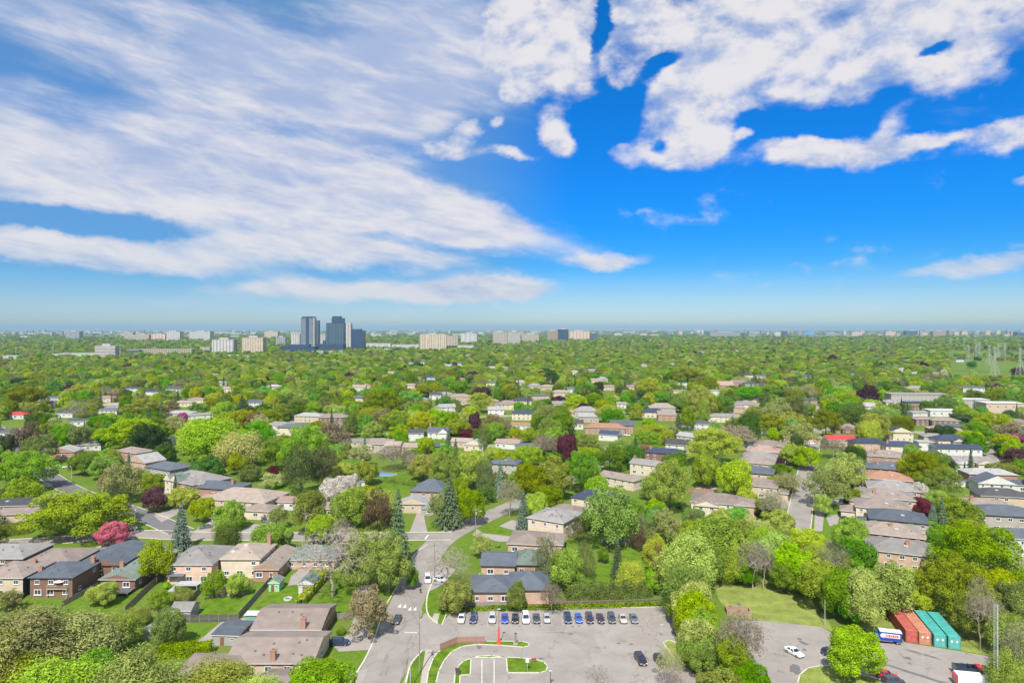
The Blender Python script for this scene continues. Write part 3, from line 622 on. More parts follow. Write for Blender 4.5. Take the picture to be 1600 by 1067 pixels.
WC = {k: wallmat('wall_' + k, v, br) for k, (v, br) in dict(cream=((.66, .56, .44), True), peach=((.66, .46, .35), True), brick=((.40, .235, .17), True), white=((.64, .63, .61), False), beige=((.56, .45, .34), True), pinkbrick=((.53, .37, .285), True), darkbrick=((.23, .135, .10), True), navy=((.05, .065, .10), False), stone=((.42, .38, .335), True), yellow=((.66, .54, .33), True), grey=((.38, .36, .35), True), teal=((.16, .34, .33), False), mint=((.34, .62, .36), False)).items()}
TRIM = pm('white_trim', (.60, .58, .55), var=.08); TRIM_D = pm('dark_trim', (.085, .075, .07), var=.2); GLASS = glassmat('window_glass', (.045, .06, .075)); FRAME = pm('window_frame', (.72, .71, .69), var=.06); FRAME_D = pm('dark_frame', (.07, .065, .065))
METAL = pm('grey_metal', (.33, .33, .34), rough=.45, metal=.6, var=.1); SKYL = glassmat('skylight_glass', (.55, .58, .62), .2); DOORM = pm('garage_door_paint', (.60, .55, .48), var=.08); WOOD = pm('weathered_wood', (.235, .185, .145), var=.25, scale=3, stretch=(6, 6, 1)); WOOD_R = pm('stained_wood', (.33, .175, .115), var=.2, scale=3, stretch=(6, 6, 1)); WOOD_G = pm('grey_wood', (.25, .235, .22), var=.25, scale=3, stretch=(6, 6, 1))
def win_meshes():
    f = MB(); t = .09
    for a in ((-.5, .5, -.5, -.5 + t), (-.5, .5, .5 - t, .5), (-.5, -.5 + t, -.5 + t, .5 - t), (.5 - t, .5, -.5 + t, .5 - t), (-.03, .03, -.5 + t, .5 - t)): f.box(a[0], a[1], -.09, .02, a[2], a[3])
    f.box(-.56, .56, -.16, .02, -.60, -.5)
    p = MB().box(-.5 + t, .5 - t, -.035, .0, -.5 + t, .5 - t)
    return f.mesh('window', [FRAME]), p.mesh('pane', [GLASS])
WIN_F, WIN_P = win_meshes()
d = MB()
for k in range(4): d.box(-.5, .5, -.07, .0, k * .25 + .008, k * .25 + .242)
GARAGE = d.mesh('garage_door', [DOORM])
DOOR = MB().box(-.5, .5, -.06, .0, 0, 1).box(.3, .36, -.11, -.06, .45, .52).mesh('door', [pm('door_paint', (.22, .10, .07))])
CHIM = MB().box(-.5, .5, -.5, .5, 0, .93).box(-.57, .57, -.57, .57, .93, 1.0).box(-.28, -.05, -.2, .2, 1.0, 1.12).box(.08, .3, -.2, .2, 1.0, 1.1).mesh('chimney', [WC['brick']])
VENT = MB().box(-.5, .5, -.5, .5, 0, .6).box(-.6, .6, -.6, .6, .6, 1).mesh('vent', [METAL])
SKYLT = MB().box(-.5, .5, -.5, .5, 0, 1).mesh('skylight', [SKYL])
def roof_mb(w, dp, e, kind, pitch, ov, axis):
    """solid roof with fascia; slot 0 shingles, 1 trim, 2 gable wall"""
    x0, x1, y0, y1 = -w / 2 - ov, w / 2 + ov, -ov, dp + ov; m = MB(); t = .2; b, tp = e - t * .5, e + t * .5
    B = [(x0, y0), (x1, y0), (x1, y1), (x0, y1)]
    m.quad([(x, y, b) for x, y in reversed(B)], 1)
    for i in range(4):
        p, q = B[i], B[(i + 1) % 4]; m.quad([(*p, b), (*q, b), (*q, tp), (*p, tp)], 1)
    W_, D_ = x1 - x0, y1 - y0; c = [(x, y, tp) for x, y in B]
    if kind == 'flat':
        m.quad(c, 0); return m, tp
    if axis == 'x': half = D_ / 2
    else: half = W_ / 2
    rz = tp + half * pitch; ins = half * (.95 if kind == 'hip' else 0)
    if axis == 'x':
        ins = min(ins, W_ / 2 - .05); ym = (y0 + y1) / 2; r0, r1 = (x0 + ins, ym, rz), (x1 - ins, ym, rz); gm = 0 if kind == 'hip' else 2
        m.quad([c[0], c[1], r1, r0], 0); m.quad([c[2], c[3], r0, r1], 0); m.quad([c[1], c[2], r1], gm); m.quad([c[3], c[0], r0], gm)
    else:
        ins = min(ins, D_ / 2 - .05); r0, r1 = (0, y0 + ins, rz), (0, y1 - ins, rz); gm = 0 if kind == 'hip' else 2
        m.quad([c[1], c[2], r1, r0], 0); m.quad([c[3], c[0], r0, r1], 0); m.quad([c[0], c[1], r0], gm); m.quad([c[2], c[3], r1], gm)
    return m, rz
HOUSES = []   # (px box, distance) so that no filler tree is grown in front of a house the photo shows
def house(px, py, z, mode, w, dp, rot, e=3.0, roof='hip', pitch=.36, rc='grey', wc='brick', label=None, axis=None, ext=(), chim=(), vents=2, sky=(), garage=None, detail=2, trim=None, sidewin=True, look=None, group='houses of the neighbourhood', frontwin=True, keep=True, ov=.5, name='house'):
    """px,py: pixel of the middle of the front eave (mode F) or of the roof's middle (mode C) at height z"""
    p = P(px, py, z); rz = math.radians(rot); c, s = math.cos(rz), math.sin(rz)
    if mode == 'C': p = p - Vector((-s * dp / 2, c * dp / 2, 0))
    H = obj(name, None, None, (p.x, p.y, 0), rz)
    if label: tag(H, label, 'house', group)
    else: auto(H, look or f"{rc}-roofed {wc}-walled house".replace('darkbrick', 'dark brick').replace('pinkbrick', 'pink brick').replace('lightgrey', 'pale grey'), 'house', group)
    wm, rm = WC[wc], RC[rc]; tr = trim or (TRIM_D if rc in ('navy', 'slate') and wc != 'white' else TRIM)
    # side of the house that faces the camera
    side = 1 if (Vector((c, s)).dot(Vector((-p.x, -p.y)))) > 0 else -1
    blocks = [(0, 0, w, dp, e, roof, pitch, axis, rc, wc)] + [tuple(b) + (None,) * (10 - len(b)) for b in ext]
    rgs = random.Random(int(abs(p.x * 13 + p.y * 7)))
    for bi, (bx, by, bw, bd, be, bk, bp, ax, brc, bwc) in enumerate(blocks):
        bwm = WC[bwc or wc]; brm = RC[brc or rc]; ax = ax or ('x' if bw >= bd else 'y'); bk = bk or 'hip'; bp = bp or .36
        obj('wall', MB().box(-bw / 2, bw / 2, 0, bd, 0, be, 0, bottom=False).mesh('wall', [bwm]), H, (bx, by, 0))
        mb, top = roof_mb(bw, bd, be, bk, bp, ov, ax); ro = mb.build('roof', [brm, tr, bwm], H, (bx, by, 0))
        if detail >= 1 and bi == 0:
            for cx, cy, ch in chim:
                o = obj('chimney', CHIM, ro, (cx, cy, be * .9), scale=(1.1, .9, ch - be * .9))
            for cx, cy in sky:
                # sits on the slope: height from the roof plane
                if ax == 'x': zz = be + .1 + (min(cy + .5, bd + .5 - cy)) * bp
                else: zz = be + .1 + (bw / 2 + .5 - abs(cx)) * bp
                o = obj('skylight', SKYLT, ro, (cx, cy, zz - .05), scale=(1.1, 1.3, .22))
        if detail >= 2:
            for k in range(vents):
                vx, vy = rgs.uniform(-.35, .35) * bw, rgs.uniform(.12, .45) * bd
                if ax == 'x': zz = be + .1 + min(vy + .5, bd + .5 - vy) * bp
                else: zz = be + .1 + (bw / 2 + .5 - abs(vx)) * bp
                if bk == 'hip': zz = min(zz, be + .1 + min(vy + .5, bw / 2 + .5 - abs(vx)) * bp)
                obj('vent', VENT, ro, (vx, vy, zz - .12), scale=(.35, .35, .45))
        # windows on the front and on the side towards the camera
        st = max(1, round(be / 2.9)); fh = be / st
        def win(x, y, zc, ang, ww, wh):
            o = obj('window', WIN_F, H, (bx + x, by + y, zc), ang, (ww, 1, wh))
            if detail >= 2: obj('pane', WIN_P, o)
            else: obj('pane', WIN_P, o)
        if detail >= 1 and frontwin:
            n = max(1, int(bw / 3.6))
            for f in range(st):
                for k in range(n):
                    x = -bw / 2 + bw * (k + .5) / n + rgs.uniform(-.3, .3)
                    if f == 0 and garage and bi == 0 and abs(x - garage[0]) < garage[1] / 2 + .8: continue
                    if rgs.random() < .15: continue
                    big = f == 0 and rgs.random() < .35; win(x, -.02, f * fh + fh * .56, 0, 2.0 if big else rgs.choice((1.0, 1.3, 1.5)), 1.5 if big else 1.2)
        if detail >= 1 and sidewin:
            n = max(1, int(bd / 5))
            for f in range(st):
                for k in range(n):
                    if rgs.random() < .3: continue
                    y = bd * (k + .5) / n + rgs.uniform(-.6, .6); win(side * (bw / 2 + .02), y, f * fh + fh * .56, side * math.pi / 2, 1.1, 1.1)
        if garage and bi == 0:
            obj('garage_door', GARAGE, H, (garage[0], -.02, 0), 0, (garage[1], 1, 2.2))
    q = [PX(H.matrix_basis @ Vector((x, y, zz))) for x in (-w / 2, w / 2) for y in (0, dp) for zz in (e * .35, e + 1.5)]
    if keep: HOUSES.append((min(a[0] for a in q), max(a[0] for a in q), min(a[1] for a in q), max(a[1] for a in q), p.y))
    FOOT.append((p.x - s * dp / 2, p.y + c * dp / 2, max(w, dp) * .62))
    return H
FOOT = []
# --- nearest gardens, left of the road
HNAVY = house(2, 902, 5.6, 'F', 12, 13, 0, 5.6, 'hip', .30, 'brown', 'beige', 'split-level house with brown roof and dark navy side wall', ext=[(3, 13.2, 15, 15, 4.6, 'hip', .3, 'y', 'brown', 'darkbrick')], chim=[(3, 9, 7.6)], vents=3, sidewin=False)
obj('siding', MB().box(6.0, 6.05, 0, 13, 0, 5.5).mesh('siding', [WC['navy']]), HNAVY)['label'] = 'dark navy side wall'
house(80, 902, 5.6, 'F', 11.8, 12.6, 0, 5.6, 'hip', .27, 'slate', 'darkbrick', 'dark brick split-level house with slate roof and raised wooden deck', ext=[(5.5, 13, 13.5, 18, 4.6, 'gable', .26, 'y', 'slate', 'darkbrick')], chim=[(5, 11, 7.8), (-6.3, 5, 7)], vents=4)
house(184, 904.5, 3.4, 'F', 9.8, 25, 0, 3.4, 'gable', .24, 'green', 'darkbrick', 'long low gabled house with grey-green roof and glazed end', axis='y', chim=[(-3.3, 8, 5.6)], vents=3)
house(-8, 872, 4.6, 'F', 17, 14, 0, 4.6, 'hip', .30, 'grey', 'darkbrick', 'grey hip-roofed brown house at the left edge below the hedge', vents=4)
house(296, 881.5, 5.8, 'F', 13, 16.5, 0, 5.8, 'hip', .36, 'grey', 'peach', 'two-storey peach brick house with grey hip roof and white deck', chim=[(-7.0, 4.5, 7.6)], vents=6)
house(375, 873, 5.8, 'F', 11.6, 14, 0, 5.8, 'hip', .36, 'tan', 'cream', 'two-storey cream house with tan roof, skylights and brick wing', ext=[(8.6, -2.5, 7.2, 18, 3.6, 'gable', .38, 'y', 'tan', 'brick')], chim=[(4.5, 12, 9.6)], sky=[(-3.2, 3), (-.5, 6)], vents=3)
house(484, 874.5, 3.0, 'F', 15, 12, 0, 3.0, 'hip', .42, 'green', 'pinkbrick', 'pink brick bungalow with grey-green hip roof behind the garden sheds', chim=[], vents=2)
house(447, 982.5, 3.0, 'F', 16.2, 14.5, 0, 3.0, 'gable', .26, 'brown', 'brick', 'brick bungalow with taupe gable roof and tall brick chimney', axis='x', chim=[(4.2, .0, 5.9)], vents=3)
house(420, 1035, 3.0, 'F', 18.5, 15, 0, 3.0, 'gable', .26, 'brown', 'beige', 'beige bungalow with taupe roof, stubby beige chimney and roof vents', axis='x', chim=[(.8, .5, 5.6)], vents=7)
house(318, 1058, 3.0, 'F', 12.5, 10, 0, 3.0, 'hip', .26, 'brown', 'beige', 'small brown-roofed beige house peeping from trees at the bottom', sky=[], vents=2)
house(445, 1090, 3.0, 'F', 13, 11, 0, 3.0, 'gable', .26, 'brown', 'beige', 'dark brown roof corner below the beige chimney bungalow', axis='x', vents=1)
# --- right of the road
house(768, 924.5, 3.9, 'F', 11.5, 12.5, 0, 3.9, 'hip', .34, 'slate', 'pinkbrick', 'brick bungalow with slate-blue roof facing the parked cars', ext=[(10.3, 1.5, 10.5, 13, 3.9, 'hip', .42, 'x', 'slate', 'pinkbrick')], vents=3)
house(778, 883.5, 3.9, 'F', 10, 12.5, -3, 3.9, 'gable', .26, 'slate', 'pinkbrick', 'brick bungalow with blue-green slate roof, second from the car park', axis='x', ext=[(9.2, 1.2, 9.0, 12, 3.9, 'hip', .44, 'x', 'green', 'brick')], vents=3)
house(822, 850, 3.9, 'F', 12, 14, -9, 3.9, 'hip', .32, 'brown', 'pinkbrick', 'brick bungalow with red-brown roof below the cream two-storey house', ext=[(8.5, 1, 6.5, 12, 3.9, 'hip', .32, 'y', 'brown', 'pinkbrick')], chim=[(4.5, 1.5, 6)], vents=1)
house(852, 812.5, 6.5, 'F', 14.3, 15.5, -31, 6.5, 'hip', .30, 'grey', 'cream', 'tall cream two-storey house with grey hip roof and many roof vents', vents=8, chim=[], garage=None)
house(880, 799, 6.0, 'F', 12, 9, -31, 6.0, 'hip', .34, 'brown', 'cream', 'brown hip roof joined behind the tall cream house', vents=1)
house(928, 781, 6.0, 'F', 20, 12, -31, 6.0, 'hip', .40, 'navy', 'cream', 'cream house with blackish navy roof behind a light green tree', vents=3)
house(962, 747, 4.5, 'F', 19.6, 10, -43, 4.5, 'gable', .30, 'tan', 'cream', 'cream bungalow with sandy tan roof and white porch', axis='x', chim=[], vents=2)
house(1004, 725, 6.0, 'F', 14, 10, -35, 6.0, 'gable', .30, 'grey', 'cream', 'two-storey cream house with grey roof behind the tan-roofed bungalow', axis='x', chim=[(-6, 4, 9)], vents=2)
house(1038, 708, 5.0, 'F', 22, 11, -20, 5.0, 'hip', .34, 'navy', 'darkbrick', 'long low house with blackish navy roof above the grey-roofed one', vents=2, chim=[(-8, 4, 8)])
house(1120, 786, 5.0, 'F', 20, 14, -18, 5.0, 'hip', .34, 'brown', 'cream', 'wide brown multi-gabled house at the edge of the wood', ext=[(-4, -3.5, 9, 8, 4.4, 'gable', .36, 'y', 'brown', 'cream'), (10.5, -2.5, 7, 12, 5.4, 'hip', .3, 'y', 'brown', 'pinkbrick')], chim=[(-5, 9, 8.2)], vents=2)
# --- the street on the right: houses along both kerbs, nearest first (roof middle pixel)
RS = [(1405, 850, 'grey', 'grey', 'pinkbrick', [(2, 4, 8.8)]), (1391, 824, 'beige-grey', 'tan', 'brick', [(0, 5, 8.4)]), (1401, 803, 'slate-blue', 'slate', 'stone', []), (1377, 785, 'brown', 'brown', 'cream', []), (1386, 770, 'taupe', 'brown', 'beige', [(-5, 3, 8.5)]), (1394, 757, 'grey', 'grey', 'pinkbrick', []),
      (1386, 742, 'orange-tan', 'orange', 'brick', []), (1388, 727, 'slate-grey', 'slate', 'brick', [(-5, 4, 9), (4, 6, 8.8)]), (1383, 708, 'red-brown', 'brown', 'brick', [(-5, 2, 9)])]
ORD = ['first', 'second', 'third', 'fourth', 'fifth', 'sixth', 'seventh', 'eighth', 'ninth', 'tenth']
for i, (px, py, cw, rc, wc, ch) in enumerate(RS):
    house(px, py, 6.3, 'C', 18.5 if i < 4 else 19.5, 14.5, -24, 5.6, 'hip', .32, rc, wc, f'{cw} roofed house, {ORD[i]} from the wood in the row right of the street', axis='x', ext=[(-11.2, 1.5, 6.5, 8, 3.1, 'hip', .36, 'x', None, None)], chim=ch, vents=3, sky=[(1.5, 3.5)], group='row of houses right of the street')
LS = [(1184, 752, 'taupe', 'brown', 'beige'), (1180, 733, 'slate', 'slate', 'beige'), (1183, 718, 'taupe-brown', 'brown', 'pinkbrick'), (1187, 710, 'grey', 'grey', 'brick'), (1194, 701, 'pinkish', 'pink', 'pinkbrick'), (1203, 692, 'rusty brown', 'brown', 'brick')]
for i, (px, py, cw, rc, wc) in enumerate(LS):
    house(px, py, 6.2, 'C', 17, 13.5, -25, 5.6, 'hip', .32, rc, wc, f'{cw} roofed house, {ORD[i]} from the wood in the row left of the street', axis='x', ext=[(9.8, 1, 6, 7, 3.2, 'hip', .36, 'x', None, None)], vents=2, group='row of houses left of the street', chim=[(6, 5, 8.6)] if i > 3 else [])
# --- right edge
house(1500, 701, 6.0, 'F', 24, 11, -6, 6.0, 'gable', .30, 'navy', 'white', 'long white two-storey house with navy roof at the right', axis='x', vents=1, trim=TRIM_D)
house(1492, 688, 7.0, 'F', 19, 12, -6, 7.0, 'hip', .42, 'navy', 'cream', 'cream house with steep navy roof and front gable behind the long white one', ext=[(1, -2.2, 6, 6, 6.4, 'gable', .5, 'y', 'navy', 'cream')], vents=1)
house(1523, 722, 4.0, 'F', 18, 12, -10, 4.0, 'gable', .34, 'grey', 'cream', 'low cream house with several small grey gables', axis='x', ext=[(4, -3, 7, 8, 3.6, 'gable', .45, 'y', 'grey', 'cream'), (-6, -2.5, 6, 8, 3.4, 'gable', .5, 'y', 'lightgrey', 'white')], vents=1)
house(1552, 741, 5.6, 'F', 21, 11, -8, 5.6, 'hip', .30, 'lightgrey', 'brick', 'orange-red brick house with pale grey hip roof', vents=1, frontwin=False)
house(1558, 756, 4.5, 'F', 15, 10, -12, 4.5, 'gable', .45, 'slate', 'white', 'white gabled bungalow in front of the orange-red brick house', axis='y', ext=[(9, 2, 9, 9, 4, 'gable', .3, 'x', 'slate', 'white')], vents=1)
house(1572, 776, 5.4, 'F', 18, 12, -14, 5.4, 'hip', .36, 'charcoal', 'beige', 'charcoal-roofed house with a white roof light near the right edge', sky=[(-2, 4)], vents=1)
house(1545, 789, 5.0, 'F', 15, 10, -14, 5.0, 'hip', .30, 'tan', 'brick', 'sandy tan roof with red chimney between two dark roofs', chim=[(-5, 3, 7.6)], vents=1)
house(1578, 806, 6.4, 'F', 20, 13, -14, 6.4, 'hip', .36, 'slate', 'stone', 'big stone house with slate roof at the right edge', vents=3)
house(1600, 842, 5.8, 'F', 14, 11, -14, 5.8, 'hip', .34, 'slate', 'white', 'white-walled house with slate roof cut by the right edge', vents=1)
house(1612, 890, 5.0, 'F', 14, 11, -14, 5.0, 'hip', .34, 'brown', 'brick', 'red-brown brick house low at the right edge', vents=1)
house(1316, 687, 4.5, 'F', 17, 10, -4, 4.5, 'gable', .38, 'red', 'beige', 'bungalow with a bright red roof', axis='x', vents=0, ext=[])
house(1323, 668, 4.5, 'F', 16, 9, -6, 4.5, 'hip', .42, 'brown', 'darkbrick', 'brown chalet-like house just behind the red roof', ext=[(0, -2, 7, 5, 4.0, 'gable', .5, 'y', 'brown', 'darkbrick')], vents=0)
house(1362, 692, 5.6, 'F', 20, 11, -5, 5.6, 'hip', .36, 'navy', 'pinkbrick', 'house with slate-navy hip roof right of the red roof', vents=1)
house(1412, 697, 5.6, 'F', 19, 11, -12, 5.6, 'hip', .36, 'navy', 'cream', 'cream house with glossy navy hip roof beside the slim brick chimney', chim=[(-8, 3, 8.5)], vents=1)
house(1408, 676, 6.0, 'F', 15, 9, -10, 6.0, 'gable', .42, 'navy', 'cream', 'cream gabled house with navy roof and three windows', axis='y', vents=0)
house(1470, 670, 5.6, 'F', 14, 9, -12, 5.6, 'hip', .3, 'tan', 'brick', 'tan-roofed red brick box house', frontwin=False, vents=0)
house(1478, 657, 5, 'F', 19, 10, -12, 5, 'hip', .34, 'brown', 'darkbrick', 'red-brown roofed house above the red brick box house', vents=0)
house(1490, 667, 5, 'F', 16, 9, -12, 5, 'gable', .3, 'slate', 'beige', 'slate-roofed house right of the red brick box house', axis='x', vents=0)
house(1462, 682, 4.4, 'F', 14, 9, -8, 4.4, 'hip', .3, 'grey', 'beige', 'low grey-roofed house left of the steep navy roof', vents=0)
house(1448, 693, 4.4, 'F', 9, 8, -8, 5.4, 'flat', .3, 'lightgrey', 'white', 'narrow white flat-roofed house left of the long white one', vents=0)
# --- left, beyond the left street
house(18, 790, 5.0, 'F', 20, 11, 8, 5.0, 'hip', .30, 'charcoal', 'white', 'white house with charcoal roof at the left edge', sky=[(-3, 3)], vents=1)
house(25, 803, 3.2, 'F', 20, 10, 10, 3.2, 'hip', .24, 'brown', 'beige', 'low brown roof in front of the white charcoal-roofed house', vents=0)
house(92, 706, 4.0, 'F', 17, 10, 4, 4.0, 'gable', .28, 'lightgrey', 'brick', 'brick bungalow with pale stepped gable roof on a lawn', axis='y', vents=0, ext=[(-7, 2, 9, 9, 3.6, 'gable', .3, 'x', 'grey', 'brick')])
house(197, 706, 5.4, 'F', 19, 11, -30, 5.4, 'hip', .32, 'brown', 'brick', 'brown hip-roofed house at the far end of the curving row', vents=1)
house(213, 721, 5.4, 'F', 16, 11, -30, 5.4, 'gable', .40, 'lightgrey', 'pinkbrick', 'house with one pale grey roof slope in the curving row', axis='y', vents=1)
house(246, 732, 5.6, 'F', 20, 13, -30, 5.6, 'hip', .34, 'slate', 'stone', 'slate-roofed stone house in the middle of the curving row', vents=2)
house(285, 752, 5.6, 'F', 25, 16, -30, 5.6, 'hip', .40, 'grey', 'stone', 'grey-roofed house with pointed dormer gables in the curving row', ext=[(-7, -2.5, 4.5, 7, 6.0, 'gable', .9, 'y', 'green', 'cream'), (-2.0, -2.5, 4.5, 7, 6.0, 'gable', .9, 'y', 'green', 'cream'), (6, -2, 10, 8, 5.6, 'hip', .4, 'x', 'grey', 'brick')], vents=3, sky=[(2, 4)])
house(328, 763, 4.6, 'F', 24, 13, -14, 4.6, 'hip', .28, 'slate', 'brick', 'brick house with flat-pitched slate roof and chimney in the curving row', chim=[(8, 5, 7.6)], vents=1)
house(364, 782, 4.6, 'F', 29, 18, -14, 4.6, 'hip', .34, 'tan', 'beige', 'wide taupe hip-roofed house at the near end of the curving row', ext=[(-13, 1, 9, 10, 3.2, 'gable', .3, 'x', 'pink', 'white')], vents=2)
house(400, 798, 3.4, 'F', 11, 9, -10, 3.4, 'hip', .34, 'tan', 'cream', 'small tan-roofed house with a covered porch', ext=[], vents=0)
house(455, 784, 3.4, 'F', 12, 8, -6, 3.4, 'gable', .30, 'pink', 'white', 'low white house with pinkish roof left of a lime tree', axis='x', vents=0)
house(515, 795, 3.4, 'F', 13, 9, -6, 3.4, 'hip', .32, 'brown', 'brick', 'brown roof between two lime green trees', vents=0)
house(645, 787, 3.8, 'F', 11, 8, -2, 3.8, 'gable', .34, 'lightgrey', 'beige', 'pale-roofed beige house at the head of the driveway', axis='y', ext=[(6.5, -3, 5, 7, 2.8, 'hip', .3, 'x', 'green', 'grey')], vents=0)
house(668, 768, 5.4, 'F', 15, 13, -8, 5.4, 'hip', .58, 'slate', 'pinkbrick', 'pink brick house with steep slate hip roof by the lawn', vents=0)
house(594, 694, 5.6, 'F', 14, 12, -6, 5.6, 'gable', .34, 'brown', 'stone', 'stone two-storey house with brown gables behind the long grey roof', axis='x', ext=[(8, -2, 9, 9, 5.2, 'gable', .40, 'x', 'tan', 'stone'), (-8, -1, 7, 9, 4.6, 'gable', .40, 'y', 'brown', 'cream')], vents=0)
house(560, 690, 3.4, 'F', 32, 11, 8, 3.4, 'gable', .20, 'grey', 'beige', 'long low grey-roofed building behind white blossom', axis='x', vents=2)
house(628, 698, 4.2, 'F', 22, 10, -6, 4.2, 'gable', .30, 'tan', 'yellow', 'yellowish house behind bare branches above the blue pool', axis='x', vents=0)
house(665, 698, 3.6, 'F', 17, 10, 8, 3.6, 'gable', .24, 'slate', 'darkbrick', 'dark low house with pale slate roof right of the bare branches', axis='x', vents=0)
house(650, 677, 5, 'F', 10, 8, 6, 5, 'gable', .5, 'charcoal', 'white', 'small white house with charcoal roof left of the white-chimney house', axis='x', vents=0)
house(683, 676, 5.2, 'F', 13, 9, -6, 5.2, 'gable', .62, 'slate', 'white', 'white steep-gabled house with a tall white chimney', axis='x', ext=[(4.5, -1.5, 6, 7, 5.2, 'gable', .8, 'y', 'slate', 'white')], chim=[(-5.5, 4, 11)], vents=0)
house(720, 690, 3.8, 'F', 13, 9, -12, 3.8, 'gable', .34, 'tan', 'beige', 'tan-roofed beige bungalow right of the white steep-gabled house', axis='x', vents=0)
house(740, 695, 3.8, 'F', 12, 9, -12, 3.8, 'gable', .4, 'lightgrey', 'cream', 'cream bungalow with pale grey gable beside dark spruces', axis='y', vents=0)
house(792, 692, 3.8, 'F', 15, 9, -16, 3.8, 'gable', .34, 'pink', 'white', 'white bungalow with salmon roof right of dark spruces', axis='x', vents=0)
house(785, 725, 5, 'F', 15, 12, -14, 5, 'hip', .45, 'slate', 'stone', 'slate-roofed house with a white dormer behind the blue spruce', vents=1, sky=[(1, 3)])
house(555, 752, 2.8, 'F', 9, 6, 4, 2.8, 'gable', .5, 'slate', 'white', 'little white dormered pool house with slate roof', axis='x', vents=0)
